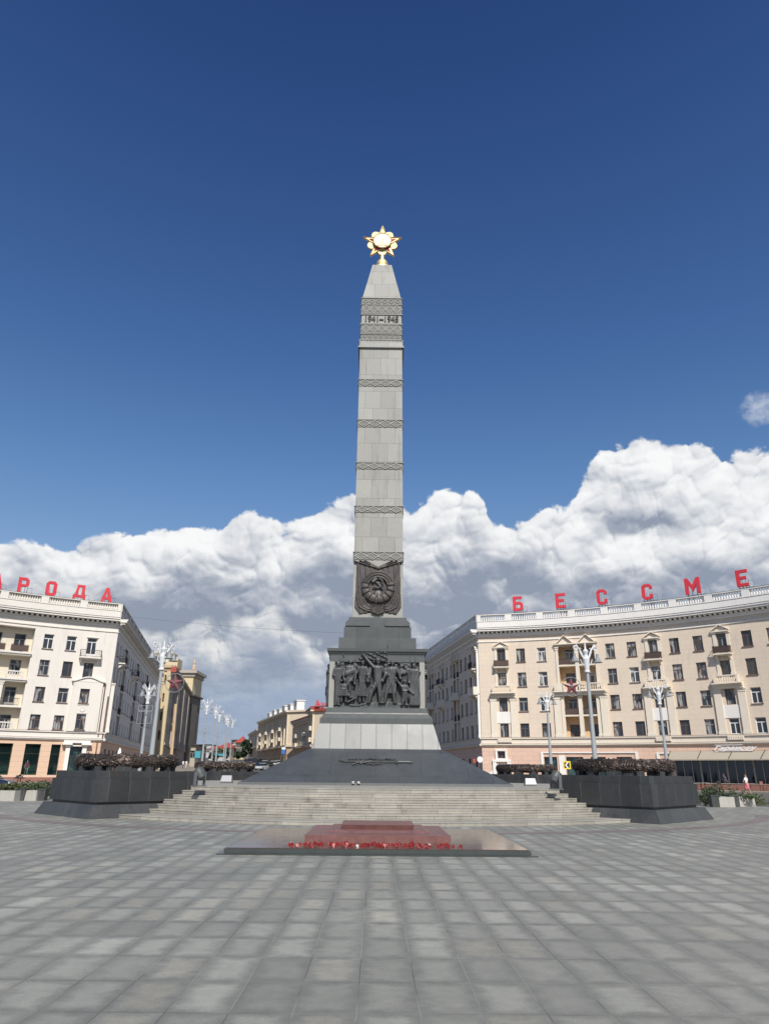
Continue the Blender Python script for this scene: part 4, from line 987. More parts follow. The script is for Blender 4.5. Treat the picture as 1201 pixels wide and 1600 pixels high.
def railing(b, fac, s0, s1, n, z0, h, kind, dn=0.0, mi=0):
    """front run of a balcony guard from s0 to s1 at depth n, with short returns dn deep"""
    runs = 1
    if kind == 'stone':
        b.box(s0, s1, n-0.14, n+0.02, z0+h-0.14, z0+h, mi, fac, 1.5); b.box(s0, s1, n-0.12, n, z0, z0+0.10, mi, fac, 1.5)
        b.box(s0, s0+0.22, n-0.16, n+0.03, z0+0.1, z0+h-0.14, mi, fac); b.box(s1-0.22, s1, n-0.16, n+0.03, z0+0.1, z0+h-0.14, mi, fac)
        k = max(2, int((s1-s0-0.5)/0.27))
        for i in range(k):
            q = s0+0.3+(s1-s0-0.6)*(i+0.5)/k
            b.lathe([(0.04, z0+0.1), (0.075, z0+0.1+(h-0.24)*0.35), (0.04, z0+0.1+(h-0.24)*0.75), (0.06, z0+h-0.14)], 6, mi=mi, xf=lambda x, y, z: fac(q+x, n-0.06+y, z))
        if dn:
            for s_ in (s0+0.08, s1-0.08): b.box(s_-0.07, s_+0.07, n-dn, n-0.16, z0, z0+h, mi, fac)
    else:
        b.box(s0, s1, n-0.05, n, z0+h-0.05, z0+h, mi, fac, 1.5); b.box(s0, s1, n-0.045, n-0.005, z0+0.08, z0+0.12, mi, fac, 1.5)
        k = max(3, int((s1-s0)/0.14))
        for i in range(k+1):
            q = s0+(s1-s0)*i/k; b.box(q-0.013, q+0.013, n-0.04, n-0.01, z0, z0+h-0.05, mi, fac)
        if kind == 'boards': b.box(s0+0.03, s1-0.03, n-0.075, n-0.055, z0+0.08, z0+h-0.08, mi+1, fac, 1.5)
        if dn:
            for s_ in (s0, s1-0.05):
                b.box(s_, s_+0.05, n-dn, n-0.051, z0+h-0.05, z0+h, mi, fac); b.box(s_+0.005, s_+0.045, n-dn, n-0.051, z0+0.08, z0+0.12, mi, fac)
                for i in range(int(dn/0.15)): b.box(s_+0.012, s_+0.038, n-0.12-i*0.15, n-0.10-i*0.15, z0+0.12, z0+h-0.05, mi, fac)
def balcony(root, fac, q, w, z, d, kind, m, h=0.95, brackets=True):
    b = MB(); b.box(q-w/2, q+w/2, 0.003, d, z-0.16, z, 0, fac, 1.5); b.box(q-w/2+0.12, q+w/2-0.12, 0.003, d-0.12, z-0.26, z-0.162, 0, fac, 1.5)
    if brackets:
        for sg in (-1, 1):
            c = q+sg*(w/2-0.32)
            b.add([(c-0.1, 0.003, z-0.262), (c+0.1, 0.003, z-0.262), (c+0.1, d-0.2, z-0.262), (c-0.1, d-0.2, z-0.262), (c-0.1, 0.003, z-0.75), (c+0.1, 0.003, z-0.75), (c+0.1, 0.18, z-0.7), (c-0.1, 0.18, z-0.7)],
                  [(0, 1, 2, 3), (7, 6, 5, 4), (2, 6, 7, 3), (1, 5, 6, 2), (0, 3, 7, 4)], 0, fac)
    o = b.build('balcony', m, root); r = MB()
    railing(r, fac, q-w/2+0.03, q+w/2-0.03, d-0.03, z+0.003, h, kind, d-0.06)
    r.build('railing', [m] if kind == 'stone' else [M['iron'], M['ironbrown']], o); return o
def pediment(root, fac, q, w, z, h, m, kind='tri', d=0.32):
    """raking roof hood over a window bay"""
    b = MB()
    b.box(q-w/2, q+w/2, 0.003, d, z, z+0.14, 0, fac)
    def rake(x0, z0, x1, z1, t=0.13):
        b.prism([(x0, z0), (x1, z1), (x1, z1+t), (x0, z0+t)], 0.003, d+0.06, 0, lambda x, y, zz: fac(x, y, zz))
    if kind == 'tri':
        rake(q-w/2-0.06, z+0.142, q-0.002, z+h); rake(q+0.002, z+h, q+w/2+0.06, z+0.142)
        b.prism([(q-w/2+0.1, z+0.141), (q+w/2-0.1, z+0.141), (q, z+h-0.04)], 0.004, 0.10, 0, lambda x, y, zz: fac(x, y, zz))
    elif kind == 'twin':
        for c in (q-w*0.25, q+w*0.25):
            hw = w*0.19
            rake(c-hw, z+0.142, c-0.002, z+h); rake(c+0.002, z+h, c+hw, z+0.142)
            b.prism([(c-hw+0.15, z+0.141), (c+hw-0.15, z+0.141), (c, z+h-0.06)], 0.004, 0.14, 0, lambda x, y, zz: fac(x, y, zz))
        for x0, x1 in ((q-w/2, q-w*0.44), (q-w*0.06, q+w*0.06), (q+w*0.44, q+w/2)): b.box(x0, x1, 0.003, d+0.05, z+0.141, z+0.24, 0, fac)
    elif kind == 'ogee':
        N = 14; P = []
        for i in range(N+1):
            u = -1+2*i/N; P.append((q+u*w/2, z+h*(0.5+0.5*math.cos(u*math.pi))*(1 if abs(u) < 0.75 else 1)))
        for (x0, z0), (x1, z1) in zip(P, P[1:]): b.prism([(x0, z0), (x1, z1), (x1, z1+0.16), (x0, z0+0.16)], 0.003, d+0.16, 0, lambda x, y, zz: fac(x, y, zz))
    return b.build('pediment', m, root)
def entablature(root, fac, s0, s1, mw, mt, balus='open', z=20.1):
    """cornice with dentils, parapet wall and roof balustrade"""
    b = MB()
    b.box(s0, s1, 0.003, 0.12, z-0.75, z-0.60, 0, fac, 1.8)
    b.box(s0, s1, 0.003, 0.18, z, z+0.28, 0, fac, 1.8); b.box(s0, s1, 0.003, 0.30, z+0.283, z+0.46, 0, fac, 1.8)
    k = int((s1-s0)/0.62)
    for i in range(k): q = s0+0.15+(s1-s0)*i/k; b.box(q, q+0.30, 0.003, 0.72, z+0.463, z+0.70, 0, fac)
    b.box(s0, s1, 0.003, 0.98, z+0.703, z+0.95, 0, fac, 1.8); b.box(s0, s1, 0.003, 1.10, z+0.953, z+1.14, 0, fac, 1.8)
    b.build('cornice', mt, root)
    b = MB(); b.box(s0, s1, 0.0, 1.14, z+1.143, z+1.17, 0, fac, 1.8); b.build('cornice_flashing', M['rooftar'], root)
    b = MB(); b.box(s0, s1, -0.45, 0.10, z+1.173, z+2.22, 0, fac, 1.8); b.box(s0, s1, -0.45, 0.16, z+2.223, z+2.34, 0, fac, 1.8); b.build('parapet', mt, root)
    sec = 4.45; k = max(1, int(round((s1-s0)/sec))); L = (s1-s0)/k; P = MB(); C = MB()
    for i in range(k+1):
        q = s0+i*L; P = MB(); P.box(max(s0, q-0.48), min(s1, q+0.48), -0.36, 0.14, z+2.343, z+3.16, 0, fac); P.build('balustrade_pier', mt, root)
    for i in range(k):
        B = MB(); a, c = s0+i*L+0.48, s0+(i+1)*L-0.48; m_ = int((c-a)/0.30)
        for j in range(m_):
            q = a+(c-a)*(j+0.5)/m_
            B.lathe([(0.06, z+2.343), (0.115, z+2.55), (0.055, z+2.9), (0.09, z+3.158)], 6, xf=lambda x, y, zz: fac(q+x, -0.1+y, zz))
        if balus == 'blind': B.box(a, c, -0.36, -0.22, z+2.343, z+3.158, 0, fac, 1.8)
        B.build('balustrade', mt, root)
    b = MB(); b.box(s0, s1, -0.34, 0.16, z+3.163, z+3.29, 0, fac, 1.8); b.build('balustrade_rail', mt, root)
    b = MB(); b.box(s0, s1, -0.36, 0.18, z+3.293, z+3.32, 0, fac, 1.8); b.build('rail_flashing', M['rooftar'], root)
SILL = (6.28, 9.67, 13.0, 16.40); HEAD = (8.08, 11.52, 14.95, 18.30)
def belt(root, fac, s0, s1, mt):
    b = MB()
    for z0, z1, n in ((5.12, 5.26, 0.22), (5.263, 5.40, 0.34), (5.403, 5.55, 0.16), (5.553, 6.06, 0.10), (6.063, 6.2, 0.26)): b.box(s0, s1, 0.003, n, z0, z1, 0, fac, 1.8)
    b.build('belt_course', mt, root)
    b = MB(); b.box(s0, s1, 0.003, 0.28, 6.203, 6.225, 0, fac, 1.8); b.box(s0, s1, 0.163, 0.36, 5.403, 5.42, 0, fac, 1.8); b.build('belt_flashing', M['sill'], root)
def roof_slab(root, pts, z, m):
    b = MB(); n = len(pts); b.add([(x, y, z) for x, y in pts], [tuple(range(n))]); b.build('roof', m, root)
def pilaster(b, fac, s0, s1, z0, z1, n=0.16, cap=0.34, n0=0.003):
    b.box(s0, s1, n0, n, z0+0.35, z1-cap, 0, fac); b.box(s0-0.06, s1+0.06, n0, n+0.06, z0, z0+0.347, 0, fac)
    b.box(s0-0.05, s1+0.05, n0, n+0.05, z1-cap+0.003, z1-0.14, 0, fac); b.box(s0-0.12, s1+0.12, n0, n+0.12, z1-0.137, z1, 0, fac)

def right_building():
    A = Arc((0, 39.5), 64.3); S = A.S
    T = thing('apartment_building', 'curved peach apartment block right of the obelisk, with white balustrade and balconies', 'building', A(S(13.07), 0, 0))
    rr = random.Random(2)
    s0, s1 = S(13.07), S(53.0); W, T0 = MB(), M['peach_trim']
    cols = [(18.38, 0), (20.97, 0), (29.25, 0), (31.77, 0), (36.6, 0), (39.2, 0), (44.35, 0), (46.95, 0), (51.8, 0)]
    ped = [15.92, 34.2, 41.72, 49.3]
    ops = []
    for a, _ in cols:
        for z0, z1 in zip(SILL, HEAD): ops.append((S(a)-0.6, S(a)+0.6, z0, z1))
    for a in ped:
        for i, (z0, z1) in enumerate(zip(SILL, HEAD)): ops.append((S(a)-0.57, S(a)+0.57, z0 if i < 3 else 15.78, z1))
    L0, L1 = S(22.95), S(27.45); ops_l = (L0, L1, 6.24, 18.25)
    wall(W, A, s0, s1, 5.1, 20.1, ops+[ops_l], mi=0)
    # loggia recess
    n = -1.55
    rec = []
    for c in (S(24.1), S(26.35)):
        for i, (z0, z1) in enumerate(zip(SILL, HEAD)): rec.append((c-0.62, c+0.62, z0+0.02 if i in (0, 2) else z0-0.55, z1-0.15))
    wall(W, A, L0, L1, 6.24, 18.25, rec, n=n, depth=0.15, mi=1)
    for s_ in (L0, L1): W.add([(s_, 0, 6.24), (s_, n, 6.24), (s_, n, 18.25), (s_, 0, 18.25)], [(0, 1, 2, 3)], 1, A)
    for z in (6.24, 18.25): W.add([(L0, 0, z), (L1, 0, z), (L1, n, z), (L0, n, z)], [(0, 1, 2, 3)], 1, A)
    W.build('wall', [M['peach'], M['peach_in']], T)
    styles = ['dX', 'gT', 'dT', 'wT', 'wT', 'dV', 'gX', 'dX']
    for a, _ in cols:
        for z0, z1 in zip(SILL, HEAD): window(T, A, S(a), 1.2, z0, z1-z0, rr.choice(styles), sill=z0 > 7)
    for a in ped:
        for i, (z0, z1) in enumerate(zip(SILL, HEAD)):
            z = z0 if i < 3 else 15.78; window(T, A, S(a), 1.14, z, z1-z, rr.choice(['dD', 'gD']) if i == 3 else rr.choice(styles), sill=False)
        q = S(a)
        pediment(T, A, q, 2.1, 18.46, 0.82, T0)
        b = MB(); pilaster(b, A, q-0.98, q-0.62, 13.15, 18.45, 0.12, 0.25); pilaster(b, A, q+0.62, q+0.98, 13.15, 18.45, 0.12, 0.25)
        b.box(q-0.60, q+0.60, 0.003, 0.08, 18.303, 18.45, 0, A); b.build('window_surround', T0, T)
        balcony(T, A, q, 2.1, 15.75, 0.85, 'boards', T0, 0.9)
        # stone balcony over the two-storey pilastered bay
        b = MB()
        for lo, hi, d in ((11.55, 11.85, 0.45), (11.853, 12.06, 0.62), (12.063, 12.2, 0.95)): b.box(q-1.75, q+1.75, 0.003, d, lo, hi, 0, A, 1.8)
        B = b.build('balcony', T0, T); b = MB(); railing(b, A, q-1.42, q+1.42, 0.80, 12.203, 0.92, 'stone', 0.75)
        b.build('railing', T0, B)
        b = MB(); b.box(q-1.2, q+1.2, 0.003, 0.06, 8.12, 9.62, 0, A); b.build('spandrel', M['white_trim'], T)
        for sg in (-1, 1):
            b = MB(); c = q+sg*1.38; pilaster(b, A, c-0.42, c+0.42, 6.23, 11.54, 0.22, 0.42); b.build('pilaster', T0, T)
        b = MB(); b.box(q-0.95, q+0.95, 0.27, 0.36, 5.58, 6.04, 0, A); [b.box(q-0.85+i*0.2, q-0.75+i*0.2, 0.36, 0.42, 5.62, 6.0, 0, A) for i in range(9)]; b.build('baluster_panel', T0, T)
    # loggia: doors, floors, columns, twin gables
    for c in (S(24.1), S(26.35)):
        for i, (z0, z1) in enumerate(zip(SILL, HEAD)):
            z = z0+0.02 if i in (0, 2) else z0-0.55; window(T, A, c, 1.24, z, z1-0.15-z, rr.choice(['gD', 'dD', 'wD', 'dT']), n=n, depth=0.1, sill=False)
    cm = (L0+L1)/2
    for i, z in ((1, 9.1), (3, 15.75)):
        b = MB(); b.box(L0+0.003, L1-0.003, n+0.003, 0.02, z-0.2, z, 0, A, 1.8); B = b.build('balcony', T0, T)
        for a_, c_ in ((L0+0.02, cm-0.3), (cm+0.3, L1-0.02)):
            b = MB(); railing(b, A, a_, c_, -0.06, z+0.003, 0.92, 'boards'); b.build('railing', [M['iron'], M['ironbrown']], B)
    b = MB(); b.box(L0-1.0, L1+1.0, 0.003, 0.50, 11.62, 11.9, 0, A, 1.8); b.box(L0+0.003, L1-0.003, n+0.003, -0.003, 11.7, 12.06, 0, A, 1.8); b.box(L0-1.1, L1+1.1, 0.003, 0.66, 11.903, 12.05, 0, A, 1.8); b.box(L0-1.0, L1+1.0, 0.003, 0.86, 12.053, 12.2, 0, A, 1.8); B = b.build('balcony', T0, T)
    b = MB(); railing(b, A, L0-0.7, cm-0.1, 0.75, 12.203, 0.95, 'stone', 0.7); b.box(L0-0.4, L0+0.5, 0.56, 0.78, 12.3, 13.1, 0, A); b.build('railing', T0, B)
    b = MB(); railing(b, A, cm+0.1, L1+0.7, 0.75, 12.203, 0.95, 'stone', 0.7); b.build('railing', T0, B)
    for s_, w, z0, z1, nn in ((L0-0.55, 0.85, 6.23, 11.6, 0.24), (L1+0.55, 0.85, 6.23, 11.6, 0.24), (L0+0.2, 0.4, 6.23, 11.6, 0.10), (L1-0.2, 0.4, 6.23, 11.6, 0.10), (cm, 0.52, 6.25, 11.6, 0.10), (L0-0.12, 0.36, 12.2, 18.2, 0.12), (L1+0.12, 0.36, 12.2, 18.2, 0.12), (cm, 0.48, 12.21, 18.22, 0.04)):
        b = MB(); pilaster(b, A, s_-w/2, s_+w/2, z0, z1, nn, 0.42, n0=0.003 if abs(s_-cm) > 2.0 and w > 0.41 or z0 > 12.1 and s_ != cm else -0.40); b.build('column', T0, T)
    for a_, c_ in ((L0+0.35, cm-0.35), (cm+0.35, L1-0.35)):
        b = MB(); railing(b, A, a_, c_, 0.06, 5.58, 0.7, 'stone'); b.build('railing', T0, T)
    pediment(T, A, cm, L1-L0+0.9, 18.5, 1.2, T0, 'twin', 0.4)
    belt(T, A, s0, s1, T0)
    entablature(T, A, s0, s1, M['peach'], M['white_trim'], 'open')
    # ---- ground floor
    gops = [(S(15.4)-0.5, S(15.4)+0.5, 3.55, 4.4), (S(15.4)-0.7, S(15.4)+0.7, 0.0, 2.9)]
    for a, w in ((21.2, 1.7), (24.0, 2.2), (26.7, 1.9), (29.6, 1.9)): gops.append((S(a)-w/2, S(a)+w/2, 0.0, 3.75))
    c0, c1 = S(35.0), s1-0.5; gops.append((c0, c1, 0.4, 3.45))
    b = MB(); wall(b, A, s0, s1, 0.0, 5.1, gops, mi=0, depth=0.4); b.build('ground_floor_wall', M['pink'], T)
    window(T, A, S(15.4), 1.0, 3.55, 0.85, 'dT', sill=False)
    for a, w in ((21.2, 1.7), (24.0, 2.2), (26.7, 1.9), (29.6, 1.9)): window(T, A, S(a), w, 0.02, 3.73, 'sS', depth=0.35, sill=False, name='shop_window')
    b = MB(); q = S(15.4)                                     # white portal with stepped hood
    b.box(q-1.2, q-0.72, 0.003, 0.30, 0.0, 3.1, 0, A); b.box(q+0.72, q+1.2, 0.003, 0.30, 0.0, 3.1, 0, A); b.box(q-1.25, q+1.25, 0.003, 0.34, 3.103, 3.4, 0, A)
    b.box(q-0.82, q-0.52, 0.003, 0.26, 3.403, 4.5, 0, A); b.box(q+0.52, q+0.82, 0.003, 0.26, 3.403, 4.5, 0, A); b.box(q-0.82, q+0.82, 0.003, 0.28, 4.503, 4.72, 0, A); b.box(q-0.5, q+0.5, 0.003, 0.22, 3.403, 3.54, 0, A)
    b.prism([(q-2.3, 1.25), (q-1.26, 1.25), (q-1.26, 2.0)], 0.003, 0.34, 0, lambda x, y, z: A(x, y, z)); b.box(q-2.3, q-1.26, 0.003, 0.42, 1.05, 1.247, 0, A)
    P = b.build('portal', M['white_trim'], T)
    b = MB(); b.box(q-0.68, q+0.68, -0.38, -0.30, 0.0, 2.1, 0, A); b.build('door', M['frame_dark'], T)
    b = MB(); b.box(q-0.7, q+0.7, -0.28, 0.25, 2.15, 2.85, 0, A); b.build('sign_board', M['white_trim'], P)
    b = MB()                                                   # a scribble of dark sign lettering
    for i, (dx, h_) in enumerate(((-0.42, 0.26), (-0.20, 0.14), (-0.08, 0.22), (0.06, 0.14), (0.18, 0.14), (0.30, 0.14), (0.42, 0.2))): b.box(q+dx-0.045, q+dx+0.045, 0.251, 0.275, 2.40, 2.40+h_, 0, A)
    b.build('lettering', M['blacksign'], P)
    b = MB()
    for x0, x1, z0, z1 in ((S(20.1), S(31.2), 4.22, 4.38), (S(20.1), S(20.4), 0.0, 4.218), (S(30.9), S(31.2), 0.0, 4.218), (S(22.2), S(22.9), 0.0, 3.9), (S(33.2), S(33.5), 0.0, 4.1), (S(33.2), S(35.0), 4.103, 4.25)): b.box(x0, x1, 0.003, 0.16, z0, z1, 0, A, 1.8)
    b.build('shop_surround', M['white_trim'], T)
    # restaurant: dark glazing, awning, script sign
    b = MB(); b.box(c0, c1, -0.36, -0.32, 0.4, 3.45, 0, A, 1.2); G = b.build('cafe_glazing', M['cafeglass'], T)
    b = MB(); k = int((c1-c0)/0.95)
    for i in range(k+1): q = c0+(c1-c0)*i/k; w = 0.09 if i % 3 else 0.2; b.box(q-w/2, q+w/2, -0.318, -0.22, 0.4, 3.45, 0, A)
    b.box(c0, c1, -0.318, -0.25, 3.0, 3.06, 0, A, 1.2) if False else None
    b.build('mullions', M['frame_grey'], G)
    b = MB(); k = int((c1-c0+0.6)/1.15); L = (c1-c0+0.6)/k
    for i in range(k):
        q0, q1 = c0-0.3+i*L, c0-0.3+(i+1)*L
        b.add([(q0, 0.05, 4.36), (q1, 0.05, 4.36), (q1, 2.1, 3.42), (q0, 2.1, 3.42), (q0, 0.05, 4.33), (q1, 0.05, 4.33), (q1, 2.1, 3.39), (q0, 2.1, 3.39)], [(0, 1, 2, 3), (7, 6, 5, 4), (3, 2, 6, 7), (0, 3, 7, 4), (1, 5, 6, 2)], 0, A)
        b.box(q0, q1, 2.08, 2.12, 3.28, 3.42, 0, A)
    AW = b.build('awning', M['awning'], T)
    b = MB()
    for i in range(0, k+1, 3): q = c0-0.3+i*L; b.tube([A(q, 0.06, 4.42), A(q, 2.12, 3.47)], 0.045, 5)
    b.build('awning_ribs', M['iron'], AW)
    q = S(41.35); me = text_mesh('script_sign', 'Гараисеу', 0.80, 0.05, 0.022, 0.55)
    me.materials.append(M['white']); p = Vector(A(q, 0.42, 4.66)); sgn = linkchild('script_sign', me, T, p-ORG[T.name], (math.pi/2, 0, A.rz(q)), (1.25, 0.80, 1))
    b = MB(); b.tube([A(S(39.4), 0.40, 4.36), A(S(43.2), 0.40, 4.36)], 0.04, 5)
    b.tube([A(S(39.5), 0.40, 5.02), A(S(42.3), 0.40, 5.02)], 0.035, 5); b.build('script_rail', M['white'], T)
    # ---- side wall down the street and the roof
    near = A(s0, 0, 0); SD = Line((8.4, 142.0), (near[0], near[1])); e = SD.L
    b = MB(); sops = []; sw = []
    pos = [1.6, 4.3, 7.2, 13.2, 15.9, 18.7, 21.6, 24.6, 30.6, 33.2, 35.8, 38.6]
    pos = [p for p in pos if p < e-1]
    for p in pos:
        for z0, z1 in zip(SILL, HEAD): sops.append((p-0.6, p+0.6, z0, z1)); sw.append((p, z0, z1))
    logs = [10.2, 27.6]
    for p in logs: sops.append((p-1.7, p+1.7, 6.24, 18.25))
    wall(b, SD, 0, e, 5.1, 20.1, sops)
    for p in logs:
        rec = [(p+c-0.5, p+c+0.5, z0-0.3, z1-0.1) for c in (-0.8, 0.8) for z0, z1 in zip(SILL, HEAD)]
        wall(b, SD, p-1.7, p+1.7, 6.24, 18.25, rec, n=-1.3, depth=0.1, mi=1)
        for s_ in (p-1.7, p+1.7): b.add([(s_, 0, 6.24), (s_, -1.3, 6.24), (s_, -1.3, 18.25), (s_, 0, 18.25)], [(0, 1, 2, 3)], 1, SD)
        for z in (6.24, 18.25): b.add([(p-1.7, 0, z), (p+1.7, 0, z), (p+1.7, -1.3, z), (p-1.7, -1.3, z)], [(0, 1, 2, 3)], 1, SD)
    b.build('side_wall', [M['peach'], M['peach_in']], T)
    for p, z0, z1 in sw: window(T, SD, p, 1.2, z0, z1-z0, rr.choice(styles), sill=z0 > 7)
    for p in logs:
        for c in (-0.8, 0.8):
            for z0, z1 in zip(SILL, HEAD): window(T, SD, p+c, 1.0, z0-0.3, z1-z0+0.2, 'gD', n=-1.3, depth=0.08, sill=False)
        for z in (9.2, 12.5, 15.8):
            bb = MB(); bb.box(p-1.69, p+1.69, -1.29, 0.05 if z != 12.5 else 0.9, z-0.2, z, 0, SD); B = bb.build('balcony', T0, T)
            bb = MB(); railing(bb, SD, p-1.6, p+1.6, 0.0 if z != 12.5 else 0.85, z+0.003, 0.9, 'stone' if z == 12.5 else 'boards', 0 if z != 12.5 else 0.8); bb.build('railing', [T0] if z == 12.5 else [M['iron'], M['ironbrown']], B)
        bb = MB(); pilaster(bb, SD, p-0.2, p+0.2, 6.25, 18.2, 0.03, 0.4, n0=-0.4); bb.build('column', T0, T)
        pediment(T, SD, p, 4.2, 18.5, 1.2, T0, 'twin', 0.4)
    for p in (18.7, 38.6):
        pediment(T, SD, p, 2.1, 18.46, 0.82, T0); balcony(T, SD, p, 2.1, 15.75, 0.9, 'boards', T0)
        balcony(T, SD, p, 3.0, 12.2, 0.9, 'stone', T0)
    bb = MB(); pilaster(bb, SD, 39.7, 40.1, 6.23, 18.4, 0.3, 0.4); bb.build('pilaster', M['white_trim'], T)
    belt(T, SD, 0, e-0.02, T0); entablature(T, SD, 0, e-0.02, M['peach'], M['white_trim'], 'open')
    gp = [2.5, 6, 9.5, 13, 16.5, 20, 23.5, 27, 30.5, 34, 37.5]; b = MB(); gops = [(p-0.7, p+0.7, 1.0, 3.6) for p in gp]; wall(b, SD, 0, e, 0.0, 5.1, gops); b.build('ground_floor_side_wall', M['pink'], T)
    for p in gp: window(T, SD, p, 1.4, 1.0, 2.6, 'sS', sill=False)
    pts = [A(s0+(s1-s0)*i/14, -0.3, 0)[:2] for i in range(15)]; far = A(s1, -14, 0)
    pts2 = [A(s1-(s1-s0)*i/14, -14, 0)[:2] for i in range(12)]
    roof_slab(T, pts+pts2+[(23.0, 141.0), (8.7, 141.8)], 22.2, M['roofgrey'])
    b = MB(); P = pts2+[(23.0, 141.0), (8.4, 142.0)]
    P = [A(s1, 0, 0)[:2]]+P
    for (x0, y0), (x1, y1) in zip(P, P[1:]): b.add([(x0, y0, 0), (x1, y1, 0), (x1, y1, 22.2), (x0, y0, 22.2)], [(0, 1, 2, 3)])
    b.build('rear_wall', M['peach'], T)
right_building()

def left_building():
    A = Arc((-8, 33.5), 69.7); S = A.S
    T = thing('apartment_building', 'curved cream apartment block at the left, with shop windows and recessed balconies', 'building', A(S(-23.45), 0, 0))
    rr = random.Random(4); T0 = M['cream_trim']
    s0, s1, sr = S(-39.5), S(-23.45), S(-31.88)
    cols = [-30.42, -28.12]; ops = []
    for a in cols:
        for z0, z1 in zip(SILL, HEAD): ops.append((S(a)-0.6, S(a)+0.6, z0+0.06, z1+0.06))
    q = S(-26.0)
    ops += [(q-0.62, q+0.62, 15.72, 18.35), (q-0.6, q+0.6, 13.0, 15.02)]
    W = MB(); wall(W, A, sr, s1, 5.1, 20.1, ops)
    n = -1.2; rcs = [-33.1, -35.35, -37.6]; rops = []
    for a in rcs:
        for i, (z0, z1) in enumerate(zip(SILL, HEAD)): rops.append((S(a)-0.66, S(a)+0.66, z0-(0.6 if i in (1, 3) else 0.0), z1-0.05))
    wall(W, A, s0, sr, 5.1, 18.95, rops, n=n, depth=0.2, mi=1); wall(W, A, s0, sr, 18.95, 20.1, ())
    W.add([(sr, 0, 5.1), (sr, n, 5.1), (sr, n, 18.95), (sr, 0, 18.95)], [(0, 1, 2, 3)], 0, A)
    W.add([(s0, 0, 18.95), (sr, 0, 18.95), (sr, n, 18.95), (s0, n, 18.95)], [(0, 1, 2, 3)], 0, A)
    W.build('wall', [M['cream'], M['recess']], T)
    st = {(-30.42, 3): 'wT', (-28.12, 3): 'wT', (-30.42, 2): 'gX', (-28.12, 2): 'dV', (-30.42, 1): 'dV', (-28.12, 1): 'gT', (-30.42, 0): 'dX', (-28.12, 0): 'dX'}
    for a in cols:
        for i, (z0, z1) in enumerate(zip(SILL, HEAD)): window(T, A, S(a), 1.2, z0+0.06, z1-z0, st[(a, i)])
    window(T, A, q, 1.24, 15.72, 2.63, 'wD', sill=False); window(T, A, q, 1.2, 13.0, 2.02, 'dV', sill=False)
    for a in rcs:
        for i, (z0, z1) in enumerate(zip(SILL, HEAD)): z = z0-(0.6 if i in (1, 3) else 0); window(T, A, S(a), 1.32, z, z1-0.05-z, 'gT' if i != 1 else 'gD', n=n, depth=0.15, sill=False)
    b = MB(); b.box(q-0.75, q+0.75, 0.003, 0.14, 18.37, 18.48, 0, A); b.build('lintel', T0, T)
    balcony(T, A, q, 2.75, 15.70, 0.95, 'iron', T0, 0.95)
    for i, (z, kind, d) in enumerate(((6.22, 'stone', 0.02), (9.1, 'iron', 0.0), (12.45, 'stone', 0.35), (15.75, 'boards', 0.35))):
        b = MB(); b.box(s0, sr-0.005 if d < 0.1 else sr+0.0, n+0.003, d, z-0.22, z, 0, A, 1.8)
        if d > 0.1: b.box(s0, sr-0.02, n+0.003, d-0.15, z-0.42, z-0.223, 0, A, 1.8)
        B = b.build('balcony', T0, T)
        for a in rcs:
            c = S(a); w = 2.3; b = MB(); railing(b, A, c-w/2+0.1, c+w/2-0.1, d-0.04, z+0.003, 0.9, kind); b.build('railing', [T0] if kind == 'stone' else [M['iron'], M['ironbrown']], B)
    for a in (-34.2, -36.5, -38.8):
        b = MB(); pilaster(b, A, S(a)-0.25, S(a)+0.25, 6.3, 12.0, 0.06, 0.4, n0=-0.3); b.build('column', T0, T)
    # shallow bay with curved head
    b0, b1 = S(-27.26), S(-24.25); nb = 0.38
    b = MB(); bops = [(q-0.58, q+0.58, 9.75, 11.6), (q-0.58, q+0.58, 6.45, 8.4)]
    wall(b, A, b0, b1, 6.23, 12.5, bops, n=nb, depth=0.3)
    for s_ in (b0, b1): b.add([(s_, 0, 6.23), (s_, nb, 6.23), (s_, nb, 12.5), (s_, 0, 12.5)], [(0, 1, 2, 3)], 0, A)
    N = 14; P = [(b0, 12.5)]+[((b0+b1)/2+(-1+2*i/N)*(b1-b0)/2, 12.5+0.55*(0.5+0.5*math.cos((-1+2*i/N)*math.pi))) for i in range(N+1)]+[(b1, 12.5)]
    b.prism(P[1:-1], 0.003, nb, 0, lambda x, y, z: A(x, y, z)) ; b.build('bay', M['cream'], T)
    pediment(T, A, (b0+b1)/2, b1-b0+0.5, 12.5, 0.55, T0, 'ogee', nb)
    window(T, A, q, 1.16, 9.75, 1.85, 'dT', n=nb); window(T, A, q, 1.16, 6.45, 1.95, 'dX', n=nb)
    b = MB(); b.lathe([(0.30, 0), (0.34, 0.05), (0.26, 0.08), (0.2, 0.03), (0.0, 0.05)], 20, xf=lambda x, y, z: A(q+x, nb+0.003+z, 9.0+y)); b.box(q-0.7, q+0.7, nb+0.003, nb+0.05, 9.48, 9.56, 0, A); b.box(q-0.7, q+0.7, nb+0.003, nb+0.05, 8.5, 8.56, 0, A); b.build('rosette', T0, T)
    b = MB(); b.tube([A(S(-24.0), 0.12, 12.4), A(S(-24.0), 0.12, 5.6)], 0.075, 6); b.tube([A(S(-24.0), 0.12, 5.1), A(S(-24.0), 0.12, 0.3)], 0.075, 6); b.tube([A(s1-0.12, 0.16, 10.8), A(s1-0.12, 0.16, 0.3)], 0.085, 6); b.build('downpipe', M['sill'], T)
    belt(T, A, s0, s1, T0); entablature(T, A, s0, s1, M['cream'], M['cream_trim'], 'blind')
    # ground floor shops
    gops = []
    for a0, a1 in ((-38.9, -37.0), (-35.9, -34.2), (-33.55, -32.02), (-30.88, -29.42), (-28.42, -27.52)): gops.append((S(a0), S(a1), 0.92, 4.58))
